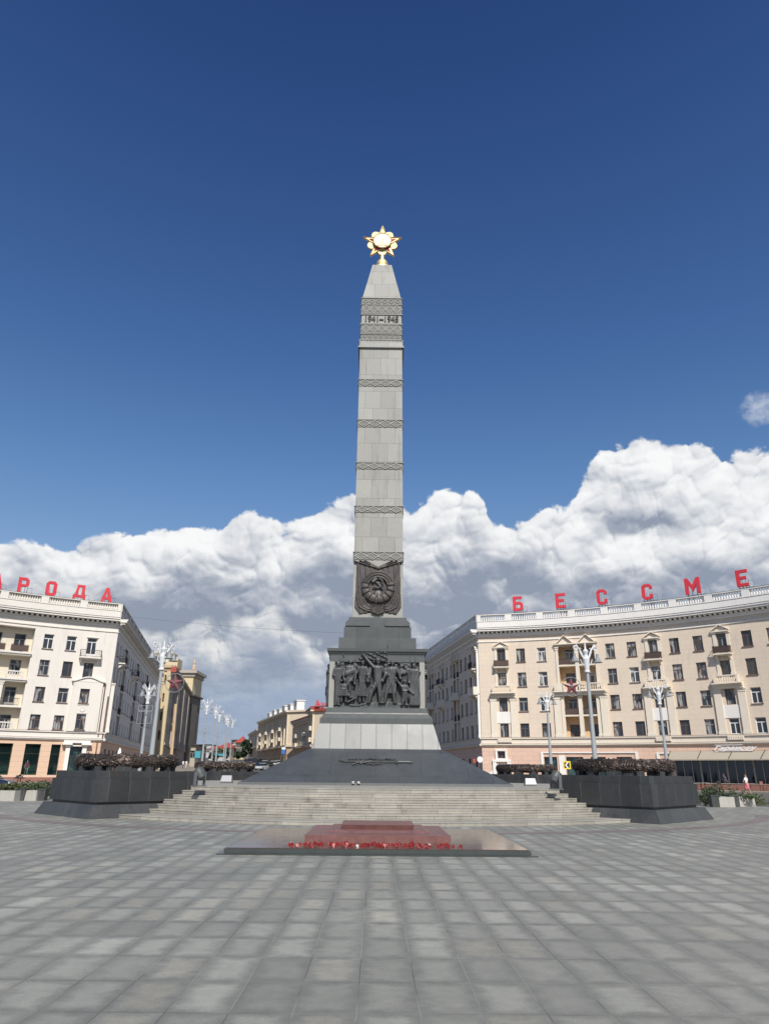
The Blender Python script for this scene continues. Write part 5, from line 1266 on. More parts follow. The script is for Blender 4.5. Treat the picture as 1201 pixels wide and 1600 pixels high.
    gops.append((q-0.72, q+0.72, 0.0, 4.4))
    b = MB(); wall(b, A, s0, s1, 0.66, 5.1, gops[:-1]+[(q-0.72, q+0.72, 0.66, 4.4)], depth=0.45); b.build('ground_floor_wall', M['orange'], T)
    b = MB(); b.box(s0, S(-27.2), -2.6, -2.5, 0.3, 5.0, 0, A, 1.8); b.box(s0, S(-27.2), -2.498, -0.47, 0.5, 0.6, 0, A, 1.8); b.box(s0, S(-27.2), -2.498, -0.47, 4.7, 4.8, 0, A, 1.8); b.box(S(-27.198), S(-27.1), -2.6, -0.47, 0.3, 5.0, 0, A); b.build('shop_interior', M['shopdark'], T)
    b = MB(); wall(b, A, s0, s1, 0.0, 0.657, [(q-0.72, q+0.72, 0.0, 0.657)], n=0.08); b.box(s0, q-0.73, -0.2, 0.08, 0.60, 0.659, 0, A, 1.8); b.build('socle', M['socle'], T)
    for a, c, z0, z1 in gops[:-1]: window(T, A, (a+c)/2, c-a, z0, z1-z0, 'cS', depth=0.35, sill=True, name='shop_window')
    window(T, A, q, 1.44, 0.1, 4.3, 'sS', depth=0.4, sill=False, name='door')
    b = MB(); pilaster(b, A, q-1.25, q-0.74, 0.0, 4.55, 0.35, 0.3); pilaster(b, A, q+0.74, q+1.25, 0.0, 4.55, 0.35, 0.3); b.box(q-1.75, q-0.55, 0.003, 0.75, 4.56, 4.8, 0, A); b.box(q+0.55, q+1.75, 0.003, 0.75, 4.56, 4.8, 0, A); b.box(q-1.6, q+1.6, 0.003, 0.45, 4.803, 5.1, 0, A); b.box(q-0.73, q+0.73, 0.003, 0.2, 4.403, 4.558, 0, A); b.build('portal', M['white_trim'], T)
    # side along the avenue
    near = A(s1, 0, 0); SD = Line((near[0], near[1]), (-47.9, 158.4)); e = SD.L
    b = MB(); sops = []; sw = []
    pos = [1.8, 4.6, 7.6, 13.6, 16.6, 19.6, 22.8, 29.0, 32.0, 35.2, 38.4, 44.5, 47.6, 50.8, 54.0, 58]
    for p in pos:
        for i, (z0, z1) in enumerate(zip(SILL, HEAD)): sops.append((p-0.6, p+0.6, z0, z1)); sw.append((p, z0, z1))
    logs = [10.6, 26.0, 41.5]
    for p in logs: sops.append((p-1.5, p+1.5, 6.24, 18.6))
    wall(b, SD, 0, e, 5.1, 20.1, sops)
    for p in logs:
        wall(b, SD, p-1.5, p+1.5, 6.24, 18.6, [(p-0.6, p+0.6, z0-0.3, z1) for z0, z1 in zip(SILL, HEAD)], n=-1.2, depth=0.1)
        for s_ in (p-1.5, p+1.5): b.add([(s_, 0, 6.24), (s_, -1.2, 6.24), (s_, -1.2, 18.6), (s_, 0, 18.6)], [(0, 1, 2, 3)], 0, SD)
        for z in (6.24, 18.6): b.add([(p-1.5, 0, z), (p+1.5, 0, z), (p+1.5, -1.2, z), (p-1.5, -1.2, z)], [(0, 1, 2, 3)], 0, SD)
    b.build('side_wall', M['cream'], T)
    for p, z0, z1 in sw: window(T, SD, p, 1.2, z0, z1-z0, rr.choice(['gT', 'dX', 'wT', 'dV']), sill=z0 > 7)
    for p in logs:
        for z0, z1 in zip(SILL, HEAD): window(T, SD, p, 1.2, z0-0.3, z1-z0+0.3, 'gD', n=-1.2, depth=0.08, sill=False)
        for z in (9.2, 12.5, 15.8):
            bb = MB(); bb.box(p-1.49, p+1.49, -1.19, 0.1, z-0.2, z, 0, SD); B = bb.build('balcony', T0, T); bb = MB(); railing(bb, SD, p-1.45, p+1.45, 0.06, z+0.003, 0.9, 'boards'); bb.build('railing', [M['iron'], M['ironbrown']], B)
    for p in (4.6, 19.6, 35.2): balcony(T, SD, p, 2.6, 15.75, 1.0, 'boards' if p > 10 else 'iron', T0)
    bb = MB(); pilaster(bb, SD, 0.6, 1.4, 6.23, 12.6, 0.45, 0.3); bb.build('pilaster', T0, T)
    belt(T, SD, 0.0, e, T0); entablature(T, SD, 0.02, e, M['cream'], T0, 'blind')
    gp = [3, 6.6, 10.2, 13.8, 17.4, 21, 24.6, 28.2, 31.8, 35.4, 39, 42.6, 46.2, 49.8, 53.4, 57]; b = MB(); wall(b, SD, 0, e, 0.0, 5.1, [(p-0.9, p+0.9, 1.0, 4.2) for p in gp]); b.build('ground_floor_side_wall', M['orange'], T)
    for p in gp: window(T, SD, p, 1.8, 1.0, 3.2, 'sS', sill=False)
    pts = [A(s0+(s1-s0)*i/8, -0.3, 0)[:2] for i in range(9)]
    back = [(-48.0, 158.2), (-62, 155), (-50.8, 108.0), A(s0, -14, 0)[:2]]
    roof_slab(T, pts+back, 22.2, M['roofgrey'])
    b = MB(); P = [(-47.9, 158.4)]+back[1:]+[A(s0, 0, 0)[:2]]
    for (x0, y0), (x1, y1) in zip(P, P[1:]): b.add([(x0, y0, 0), (x1, y1, 0), (x1, y1, 22.2), (x0, y0, 22.2)], [(0, 1, 2, 3)])
    b.build('rear_wall', M['cream'], T)
left_building()

# ------------------------------------------------------------------ roof letters
def glyph(ch):
    bar = lambda x0, x1, z0, z1: [(x0, z0), (x1, z0), (x1, z1), (x0, z1)]
    if ch == 'E': return [bar(0, .2, 0, 1), bar(.2, .66, .82, 1), bar(.2, .56, .42, .60), bar(.2, .66, 0, .18)], .66
    if ch == 'B': return [bar(0, .2, 0, 1), bar(.2, .62, .82, 1), bar(.2, .52, .44, .62), bar(.2, .52, 0, .18), [(.52, 0), (.68, .12), (.48, .2), (.48, .18)], bar(.48, .68, .2, .42), [(.48, .42), (.68, .42), (.68, .5), (.52, .62), (.52, .44)], [(.68, .12), (.68, .2), (.48, .2)]], .68
    if ch == 'C': return [bar(0, .2, .16, .84), [(0, .16), (.16, 0), (.2, .18), (.2, .16)], [(0, .84), (.2, .84), (.2, .82), (.16, 1)], bar(.2, .5, 0, .18), bar(.2, .5, .82, 1), [(.16, 0), (.2, 0), (.2, .18)], [(.16, 1), (.2, .82), (.2, 1)], [(.5, 0), (.66, .14), (.66, .34), (.47, .34), (.47, .2), (.5, .18)], [(.5, 1), (.5, .82), (.47, .8), (.47, .66), (.66, .66), (.66, .86)]], .66
    if ch == 'M': return [bar(0, .2, 0, 1), bar(.7, .9, 0, 1), [(.2, 1), (.2, .58), (.45, .14), (.45, .55)], [(.7, 1), (.45, .55), (.45, .14), (.7, .58)]], .9
    if ch == 'R': return [bar(0, .2, 0, 1), bar(.2, .5, .82, 1), bar(.2, .5, .38, .55), [(.5, .38), (.66, .50), (.66, .55), (.47, .58), (.47, .55), (.5, .55)], bar(.47, .66, .58, .80) if False else [(.47, .58), (.66, .55), (.66, .84), (.47, .80)], [(.5, 1), (.5, .82), (.47, .82), (.47, .80), (.66, .84)]], .66
    if ch == 'O':
        o = [(.16, 0), (.52, 0), (.68, .16), (.68, .84), (.52, 1), (.16, 1), (0, .84), (0, .16)]; i_ = [(.24, .19), (.44, .19), (.47, .23), (.47, .77), (.44, .81), (.24, .81), (.21, .77), (.21, .23)]
        return [[o[k], o[(k+1) % 8], i_[(k+1) % 8], i_[k]] for k in range(8)], .68
    if ch == 'D': return [bar(0, .16, 0, .12), bar(.66, .82, 0, .12), bar(0, .82, .12, .29), [(.10, .29), (.29, .29), (.37, .84), (.22, .84)], bar(.54, .73, .29, .84), bar(.22, .73, .84, 1)], .82
    if ch == 'A': return [[(0, 0), (.2, 0), (.375, .70), (.27, 1)], [(.75, 0), (.48, 1), (.375, .70), (.55, 0)], [(.27, 1), (.375, .70), (.48, 1)], [(.245, .18), (.505, .18), (.465, .34), (.285, .34)]], .75
def letters():
    def letter(ch, fac, q, z0, h, label):
        polys, w = glyph(ch); sc = h; W = w*sc
        T = thing('roof_letter', label, 'sign letter', fac(q, 0, z0-0.55), 'red letters on the roofs')
        b = MB()
        for P in polys: b.prism([(q-W/2+x*sc, z0+z*sc) for x, z in P], 0.0, 0.30, 0, lambda x, y, z: fac(x, y-0.2, z))
        b.build('letter_body', M['red'], T)
        b = MB()
        for x in (-W*0.4, -W*0.1, W*0.2, W*0.42):
            b.tube([fac(q+x, -0.35, 22.25), fac(q+x, -0.30, z0+h*0.5)], 0.03, 4); b.tube([fac(q+x, -0.9, 22.25), fac(q+x, -0.30, z0+h*0.35)], 0.025, 4)
        b.tube([fac(q-W/2, -0.32, z0-0.12), fac(q+W/2+0.5, -0.32, z0-0.12)], 0.03, 4); b.tube([fac(q+W/2+0.5, -0.32, z0-0.12), fac(q+W/2+0.5, -0.32, z0+0.7)], 0.02, 4); b.tube([fac(q+W/2-0.2, -0.32, z0+0.7), fac(q+W/2+0.5, -0.32, z0+0.7)], 0.02, 4)
        b.build('support_frame', M['steel'], T)
    A = Arc((0, 39.5), 64.3)
    names = {'B': 'Б', 'E': 'Е', 'C': 'С', 'M': 'М', 'R': 'Р', 'O': 'О', 'D': 'Д', 'A': 'А'}
    for ch, a, wh in (('B', 18.4, 'nearest the obelisk, leftmost on the peach building'), ('E', 23.8, 'between Б and С on the peach building roof'), ('C', 28.9, 'first of two, beside Е on the peach building roof'), ('C', 34.3, 'second of two, beside М on the peach building roof'), ('M', 39.5, 'on the peach building roof, the only one of its shape'), ('E', 44.9, 'at the right end of the peach building roof')):
        letter(ch, A, A.S(a), 23.72, 2.12, 'red roof letter %s %s' % (names[ch], wh))
    B = Arc((-8, 33.5), 69.7)
    for ch, a, wh in (('A', -36.45, 'cut by the left edge of the photo'), ('R', -33.85, 'on the cream building roof, beside О'), ('O', -31.05, 'on the cream building roof, the ring-shaped one'), ('D', -28.1, 'on the cream building roof, with little feet'), ('A', -25.2, 'at the right end of the cream building roof')):
        letter(ch, B, B.S(a), 23.45, 1.98, 'red roof letter %s %s' % (names[ch], wh))
letters()
# ------------------------------------------------------------------ street lamps and their decorations
def lamps():
    def lamp(arms, name, label):
        T = local_thing(name, label, 'street lamp', 'white scrolled street lamps')
        b = MB(); b.lathe([(0.34, 0), (0.34, 0.5), (0.26, 0.6), (0.22, 2.0), (0.15, 7.0), (0.13, 10.6), (0.0, 10.6)], 12); b.build('pole', M['lampgrey'], T, smooth=False)
        b = MB(); b.lathe([(0.13, 9.75), (0.24, 9.8), (0.24, 9.9), (0.20, 10.0), (0.26, 10.6), (0.30, 10.95), (0.22, 11.05), (0.16, 11.3), (0.26, 11.6), (0.1, 11.8), (0.06, 12.2), (0.0, 12.5)], 10); b.build('finial', M['lampwhite'], T)
        for k in range(arms):
            a = 2*math.pi*k/arms+(0.0 if arms == 2 else 0.5); c, s_ = math.cos(a), math.sin(a)
            P = lambda r, z: (r*0.64*c, r*0.64*s_, z)
            b = MB(); arc = []
            for i in range(15):
                t = i/14; arc.append(P(0.18+1.5*t, 10.7+1.35*math.sin(t*math.pi*0.62)))
            b.tube(arc, [0.085-0.002*i for i in range(15)], 6)
            sp = [P(1.68-0.28*(1-math.cos(q))+0.0, arc[-1][2]-0.28*math.sin(q)) for q in [0.35*j for j in range(14)]]
            b.tube(sp, [0.06-0.002*j for j in range(14)], 5)
            b.tube([P(0.2, 11.0), P(0.55, 11.15), P(0.85, 11.55), P(0.72, 11.9), P(0.5, 11.8)], [0.06, 0.06, 0.05, 0.045, 0.03], 5)
            b.tube([P(0.2, 10.35), P(0.6, 10.5), P(0.85, 10.9)], [0.06, 0.05, 0.04], 5)
            A_ = b.build('arm', M['lampwhite'], T)
            b = MB(); b.lathe([(0.06, 11.42), (0.10, 11.38), (0.12, 11.15), (0.22, 10.95), (0.26, 10.78), (0.40, 10.70), (0.40, 10.66), (0.0, 10.66)], 14, (1.04*c, 1.04*s_)); b.build('lamp_shade', M['lampshade'], A_)
        return T
    two = None
    four = lamp(4, 'street_lamp', 'tall white four armed street lamp behind the left wreath, before the cream building')
    two = lamp(2, 'street_lamp', 'grey two armed street lamp behind the right wreath, with a red star on it')
    L = [(four, (-18.75, 62.6, 0), 0.3, 1.0, None),
         (two, (18.0, 61.3, 0), 0.15, 1.0, None),
         (None, (-24.4, 77.9, 0), 0.5, 0.84, 'shorter white street lamp against the shaded side of the cream building', ),
         (None, (19.1, 81.6, 0), 0.2, 0.84, 'short grey street lamp between the obelisk and the star lamp'),
         (None, (28.3, 72.6, 0), -0.4, 0.84, 'grey street lamp beside the restaurant awning')]
    for src, loc, rz, sc, lab in L:
        if src: src.location = loc; src.rotation_euler = (0, 0, rz); src.scale = (sc,)*3
        else: copy_thing(two if loc[0] > 0 else four, loc, rz, lab, None, sc)
    av = [(-27.9, 120.5, 'nearest and tallest of the avenue row, with light frames'), (-30.0, 137.0, 'second of the avenue row, counted from the square'), (-33.3, 156.0, 'third of the avenue row, counted from the square'),
          (-35.4, 174.0, 'fourth of the avenue row, counted from the square'), (-38.2, 190.0, 'fifth of the avenue row, before the far end'), (-39.6, 203.0, 'smallest and farthest of the avenue row')]
    for x, y, lab in av: copy_thing(two, (x, y, gz(y)), 0.1, 'white two armed street lamp, '+lab).scale = (0.82, 0.82, 1)
    # red stars in rings on the two tall lamps
    def star(name, loc, rz, label):
        T = thing('star_ornament', label, 'star ornament', loc, 'red stars in rings on the tall lamps')
        c = Vector(loc)
        b = MB(); facet_star(b, 0.78, 0.31, -0.05, -0.15, c.z, c.x, c.y); b.build('star', M['starred'], T)
        b = MB()
        for k in range(10):
            P = star_poly(0.76, 0.30)[k]; b.tube([(c.x, c.y-0.16, c.z), (c.x+P[0], c.y-0.06, c.z+P[1])], 0.008 if k % 2 else 0.013, 4)
        b.build('star_edges', M['lampshade'], T)
        b = MB(); b.tube([(c.x+0.79*math.sin(a), c.y, c.z+0.79*math.cos(a)) for a in [k*math.pi/16 for k in range(33)]], 0.03, 5)
        s_ = 1 if rz > 0 else -1
        b.tube([(c.x-s_*0.78, c.y, c.z+0.12), (c.x-s_*1.15, c.y+0.02, c.z+0.12)], 0.03, 4); b.tube([(c.x-s_*0.78, c.y, c.z-0.12), (c.x-s_*1.15, c.y+0.02, c.z-0.12)], 0.03, 4)
        b.build('ring', M['lampshade'], T)
    p = at(273, 1067, 62.3); star('l', tuple(p), 1, 'dark red star in a thin ring on the tall lamp before the cream building')
    p = at(892, 1073, 61.1); star('r', tuple(p), -1, 'dark red star in a thin ring on the lamp before the peach building')
    # wire light frames hung on the avenue lamps
    def frame(x, y, w, z0, rows, label):
        T = thing('light_frame', label, 'light decoration', (x, y, z0), 'wire light frames on the avenue lamps'); b = MB()
        for (dz, h, ww) in rows:
            P = [(x-ww/2, y-0.25, z0+dz), (x+ww/2, y-0.25, z0+dz), (x+ww/2, y-0.25, z0+dz+h), (x-ww/2, y-0.25, z0+dz+h)]
            for i in range(4): b.tube([P[i], P[(i+1) % 4]], 0.026, 4)
            for i in range(1, 4): b.tube([(x-ww/2+ww*i/4, y-0.25, z0+dz), (x-ww/2+ww*i/4, y-0.25, z0+dz+h)], 0.010, 4)
        b.build('frame_wire', M['lampgrey'], T)
        b = MB(); b.tube([(x, y-0.3, z0+rows[0][0]), (x, y-0.3, z0+rows[-1][0]+rows[-1][1])], 0.05, 5); b.build('bracket', M['lampgrey'], T)
    frame(-27.9, 120.3, 2.0, 6.3, [(1.4, 0.75, 1.9), (0, 1.25, 1.9)], 'white wire frame of two stacked rectangles on the nearest avenue lamp')
    frame(-30.0, 136.7, 3.2, 4.7, [(0, 0.35, 3.4), (0.55, 0.3, 1.4)], 'wide flat white wire frame on the second avenue lamp')
    frame(-33.3, 155.8, 2.0, 7.2, [(1.4, 0.75, 1.7), (0, 1.25, 1.7)], 'white wire frame of stacked rectangles on the third avenue lamp')
    frame(-24.4, 77.7, 2.0, 6.2, [(1.3, 0.5, 1.5), (0, 1.2, 1.5)], 'white wire frame on the shorter lamp by the shaded cream wall')
lamps()

# ------------------------------------------------------------------ buildings up the avenue
def block(T, P0, P1, z0, z1, m, rows, cols, side=None, glass='frame_grey', wh=1.5, ww=1.1, base=None, base_z=None, trim='cream_trim', win=True, style='dT'):
    """one straight facade from P0 to P1 (seen from outside, left to right)"""
    Fc = Line(P0, P1); ops = []
    q = [Fc.L*(i+0.5)/cols for i in range(cols)]; hs = [z0+(z1-z0)*r for r in rows]
    for h in hs:
        for c in q: ops.append((c-ww/2, c+ww/2, h, h+wh))
    b = MB(); wall(b, Fc, 0, Fc.L, min(z0, P0[2] if len(P0) > 2 else z0)-1.0, z1, ops, depth=0.22); b.build('wall', M[m], T)
    if win:
        for h in hs:
            for c in q: window(T, Fc, c, ww, h, wh, style, sill=False)
    return Fc
def far_buildings():
    # the ochre block beyond the cream one
    p1 = at(262, 1100, 165); p0 = at(225, 1100, 166); pe = at(297, 1100, 232); pt = at(302, 1100, 233)
    z0 = gz(165)
    T = thing('apartment_building', 'ochre building beyond the cream one, with a shade-toned brown street side and corner tower', 'building', (p1.x, p1.y, z0))
    H = 24.3
    Fc = block(T, (p0.x, p0.y), (p1.x, p1.y), z0, H, 'yellow', [0.28, 0.46, 0.64, 0.82], 3, wh=1.9, ww=1.0)
    b = MB(); b.box(-0.4, Fc.L+0.5, 0.003, 0.7, H-0.6, H, 0, Fc); b.box(-0.4, Fc.L+0.3, 0.003, 0.3, H-1.2, H-0.603, 0, Fc); b.build('cornice', M['tan'], T)
    b = MB(); b.box(Fc.L*0.55, Fc.L*0.72, 0.003, 0.3, z0, H-1.3, 0, Fc); b.box(Fc.L-0.8, Fc.L+0.2, 0.003, 0.4, z0, H-1.3, 0, Fc); b.build('pilaster', M['yellow'], T)
    SD = Line((p1.x, p1.y), (pe.x, pe.y)); zb = gz(pe.y)
    ops = []; n = 15
    for i in range(n):
        c = SD.L*(i+0.5)/n
        for r in (0.15, 0.35, 0.52, 0.69, 0.86): ops.append((c-0.6, c+0.6, z0+(H-z0)*r, z0+(H-z0)*r+1.9))
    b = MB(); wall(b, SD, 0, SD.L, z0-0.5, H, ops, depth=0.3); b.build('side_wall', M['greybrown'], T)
    for a, c, e, f in ops:
        if c < SD.L*0.7: window(T, SD, (a+c)/2, 1.2, e, 1.9, 'gT', sill=False)
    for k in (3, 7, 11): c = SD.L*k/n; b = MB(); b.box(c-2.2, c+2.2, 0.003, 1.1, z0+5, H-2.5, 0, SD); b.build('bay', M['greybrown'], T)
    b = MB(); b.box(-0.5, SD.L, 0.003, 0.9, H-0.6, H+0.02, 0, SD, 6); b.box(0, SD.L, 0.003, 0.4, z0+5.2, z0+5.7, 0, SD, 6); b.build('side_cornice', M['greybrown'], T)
    b = MB(); b.tube([at(268, 1180, 164.5), at(275, 1100, 164.0)], 0.35, 6); b.build('downpipe', M['tan'], T)
    # corner tower at the far end, standing forward of the side wall
    tz = 1.6+(1206-1068)*pt.y/1102*1.0
    b = MB(); w = 3.0; x1, x0 = pt.x, pt.x-w-3.5; y0 = pt.y-3
    b.box(x0, x1, y0, y0+12, tz-7.0, tz); b.build('tower', M['yellow'], T)
    b = MB(); b.box(x0-0.2, x1+0.1, y0-0.3, y0+12, gz(240)-1, tz-7.003); b.box(x1-1.6, x1+0.7, y0-1.4, y0+6, gz(240)-1, tz-9.5); b.box(x0-0.6, x1+0.9, y0-1.0, y0+12.3, tz-7.0, tz-6.5); b.build('tower_base', M['shadedark'], T)  # lower tower darkened by its colour, in place of shade
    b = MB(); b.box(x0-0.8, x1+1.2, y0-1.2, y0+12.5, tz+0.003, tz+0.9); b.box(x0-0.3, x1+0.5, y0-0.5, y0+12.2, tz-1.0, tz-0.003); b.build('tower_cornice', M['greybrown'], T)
    b = MB()
    b.lathe([(0.6, tz+1.2), (0.6, tz+2.4), (0.25, tz+2.8), (0.4, tz+3.4), (0.0, tz+5.0)], 8, (x1-0.3, y0+0.6))
    b.build('pinnacle', M['tan'], T)
    b = MB()
    for i in range(2): b.box(x0+1.2+i*2.8, x0+2.2+i*2.8, y0-0.10, y0-0.003, tz-5.5, tz-3.0)
    b.build('tower_window', M['frame_grey'], T)
    b = MB(); qx = at(268, 1035, 172); b.box(qx.x-3.5, qx.x+0.5, 170, 174, H-0.5, H+3.4); b.box(qx.x-0.6, qx.x+2.2, 169.5, 173.5, H+0.0, H+2.2, 0); b.box(qx.x-3.8, qx.x+0.8, 169.8, 174.2, H+3.403, H+3.7); b.build('roof_house', M['yellow'], T)
    b = MB(); b.add([(p0.x, p0.y, H+0.03), (p1.x, p1.y, H+0.03), (pe.x, pe.y, H+0.03), (pe.x-14, pe.y, H+0.03)], [(0, 1, 2, 3)]); b.build('roof', M['roofgrey'], T)
    b = MB(); c = at(271.5, 1046, 163.8); b.box(c.x-0.65, c.x+0.65, c.y, c.y+0.3, c.z-0.6, c.z+0.6); b.build('red_panel', M['roofred'], T)
    # long ochre block on the far side of the avenue
    def longblock(pxn, pxf, pyn, pyf, Yn, Yf, pxe, Ye, label, cols, m='pale', roof='roofgrey', chim=0, roofcol=None, ecols=1, rows=(0.08, 0.24, 0.42, 0.58, 0.74)):
        a = at(pxn, pyn, Yn); f_ = at(pxf, pyf, Yf); e = at(pxe, pyn, Ye)
        H = a.z; zb = gz(Yn)-0.5; T = thing('apartment_building', label, 'building', (a.x, a.y, gz(Yn)))
        # facade climbs with the street: build it level, at the near end's height
        SD = Line((f_.x, f_.y), (a.x, a.y)); ops = []
        hs = [zb+(H-zb)*r for r in rows]
        for i in range(cols):
            c = SD.L*(i+0.5)/cols
            for h in hs: ops.append((c-0.55, c+0.55, h, h+1.7))
        b = MB(); wall(b, SD, 0, SD.L, zb+5.8, H-0.5, [o for o in ops if o[2] > zb+5.8 and o[3] < H-0.6], depth=0.5); b.build('wall', M[m], T)
        b = MB(); wall(b, SD, 0, SD.L, zb, zb+5.797, [o for o in ops if o[3] < zb+5.7], depth=0.5); b.build('ground_floor_wall', M['tan'], T)
        for o in ops:
            if (o[2] > zb+5.8 and o[3] < H-0.6) or o[3] < zb+5.7: window(T, SD, (o[0]+o[1])/2, 1.1, o[2], 1.7, 'gT', depth=0.3, sill=False)
        b = MB(); b.box(-0.6, SD.L+0.6, 0.003, 0.9, H-0.5, H, 0, SD); b.box(0, SD.L, 0.003, 0.5, H-1.1, H-0.503, 0, SD); b.box(0, SD.L+0.1, 0.003, 0.6, zb+5.6, zb+6.1, 0, SD); b.build('cornice', M['pale'], T)
        for i in range(cols+1): c = SD.L*i/cols; b = MB(); b.box(c-0.35, c+0.35, 0.003, 0.35, zb+6.2, H-1.2, 0, SD); b.build('pilaster', M[m], T)
        for i in range(1, cols, 3):
            for r in (0.5, 0.68): c = SD.L*(i+0.5)/cols; b = MB(); b.box(c-1.2, c+1.2, 0.003, 0.9, zb+(H-zb)*r-0.2, zb+(H-zb)*r+0.75, 0, SD); b.build('balcony', M['recess'], T)
        EN = Line((a.x, a.y), (e.x, e.y)); ops = []
        b = MB(); wall(b, EN, 0, EN.L, zb+5.8, H-0.5, ops); b.build('end_wall', M['pale'], T)
        b = MB(); wall(b, EN, 0, EN.L, zb, zb+5.797, ops); b.build('end_ground_floor', M['tan'], T)
        b = MB(); b.box(-0.6, EN.L, 0.003, 0.5, H-0.5, H, 0, EN); b.box(0, EN.L, 0.003, 0.4, zb+5.6, zb+6.1, 0, EN); b.build('end_cornice', M[roofcol or 'pale'], T)
        b = MB(); b.add([(a.x, a.y, H+0.02), (e.x, e.y, H+0.02), (f_.x+12, f_.y+4, H+1.2), (f_.x, f_.y, H+0.02)], [(0, 1, 2, 3)]); b.build('roof', M[roof], T)
        if roofcol:
            b = MB(); b.box(-0.8, SD.L+0.8, -2.0, 1.0, H+0.03, H+0.35, 0, SD); b.box(-0.8, EN.L, 0.003, 0.7, H+0.352, H+0.6, 0, EN); b.build('roof_edge', M[roofcol], T)
        for i in range(chim):
            b = MB(); c = SD.L*(0.12+0.86*i/max(chim-1, 1)); b.box(c-2.2, c+2.2, -4.2, -2.0, H, H+2.3+0.3*(i % 2), 0, SD); b.box(c-2.4, c+2.4, -4.4, -1.8, H+2.3+0.3*(i % 2)+0.003, H+2.55+0.3*(i % 2), 0, SD); b.build('chimney', M['white_trim'], T)
        return T, a, e, H
    longblock(451, 405.5, 1110, 1127, 205, 256, 486, 201, 'long pale ochre block on the avenue, with white chimneys along its roof', 13, chim=6, roofcol=None)
    longblock(405.0, 391, 1139, 1141, 262, 300, 420, 268, 'narrow ochre block at the far end of the chimneyed one', 4, rows=(0.1, 0.3, 0.52, 0.74))
    longblock(486, 460, 1121, 1131, 176, 196, 500, 186, 'low ochre block with a red roof edge, left of the obelisk plinth', 6, roofcol='roofred', rows=(0.1, 0.34, 0.62))
    T, a, e, H = longblock(491, 484.5, 1108, 1110, 166, 174, 540, 160, 'ochre corner block under a small red roof sign beside the obelisk', 2, roofcol='roofred')
    S = thing('roof_sign', 'small red roof sign on the ochre corner block beside the obelisk', 'sign', (a.x+2, a.y, H))
    b = MB(); polys, w = glyph('A'); o = at(492.3, 1103.5, 165)
    for P in polys: b.prism([(o.x+x*1.25, o.z+z*1.4) for x, z in P], 0.0, 0.4, 0, lambda x, y, z: (x, 165+y, z))
    b.box(o.x, o.x+0.94, 165, 165.4, o.z-0.45, o.z-0.22); b.build('emblem', M['red'], S)
    me = text_mesh('lettering', 'АЛЬФА', 0.75, 0.12, 0.02); me.materials.append(M['red']); q = at(505.5, 1100, 165); linkchild('lettering', me, S, q-ORG[S.name], (math.pi/2, 0, 0))
    b = MB()
    for x in (o.x+0.2, o.x+0.8, o.x+1.5, o.x+3.0): b.tube([(x, 165.5, H-0.2), (x, 165.5, o.z+0.4)], 0.04, 4)
    b.tube([(o.x+1.2, 165.5, q.z-0.4), (o.x+3.4, 165.5, q.z-0.4)], 0.04, 4); b.build('support_frame', M['steel'], S)
    # red roofed house at the end of the street
    def house(px0, px1, pytop, Y, label, mw, mr, rise, rows, cols, depth=12):
        a = at(px0, pytop, Y); c = at(px1, pytop, Y); T = thing('house', label, 'house', ((a.x+c.x)/2, Y, gz(Y)))
        block(T, (a.x, Y), (c.x, Y), gz(Y), a.z, mw, rows, cols, wh=1.8, ww=1.4, style='gT')
        b = MB(); b.add([(c.x, Y, gz(Y)-1), (c.x, Y+depth, gz(Y)-1), (c.x, Y+depth, a.z), (c.x, Y, a.z), (a.x, Y, gz(Y)-1), (a.x, Y+depth, gz(Y)-1), (a.x, Y+depth, a.z), (a.x, Y, a.z)], [(0, 1, 2, 3), (4, 5, 6, 7), (1, 5, 6, 2)]); b.build('side_wall', M[mw], T)
        b = MB(); o = 0.7; b.add([(a.x-o, Y-o, a.z), (c.x+o, Y-o, a.z), (c.x+o, Y+depth, a.z), (a.x-o, Y+depth, a.z), (a.x+2, Y+depth/2, a.z+rise), (c.x-2, Y+depth/2, a.z+rise)], [(0, 1, 5, 4), (1, 2, 5), (2, 3, 4, 5), (3, 0, 4), (0, 3, 2, 1)]); b.build('roof', M[mr], T)
        return T
    house(369, 382, 1160, 330, 'small yellow house under a bright red roof at the far end of the avenue', 'yellow', 'roofred', 3.0, (0.12, 0.4, 0.68), 3)
    house(362, 369.5, 1156, 345, 'pale flat roofed block just left of the red roofed yellow house', 'pale', 'roofgrey', 0.4, (0.2, 0.5, 0.75), 2)
    house(342, 361, 1168, 322, 'low cream house row with a rusty brown roof left of the yellow house', 'pale', 'roofred', 2.2, (0.15, 0.55), 5)
    house(328, 341, 1170, 300, 'low brown roofed house behind the avenue lamps', 'recess', 'roofred', 1.6, (0.3,), 4)
    house(304, 331, 1163, 380, 'wide grey flat roofed block on the skyline behind the avenue lamps', 'greywall', 'roofgrey', 0.3, (0.4,), 8)
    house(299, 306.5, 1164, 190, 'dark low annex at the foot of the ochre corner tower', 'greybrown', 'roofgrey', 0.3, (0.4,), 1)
far_buildings()

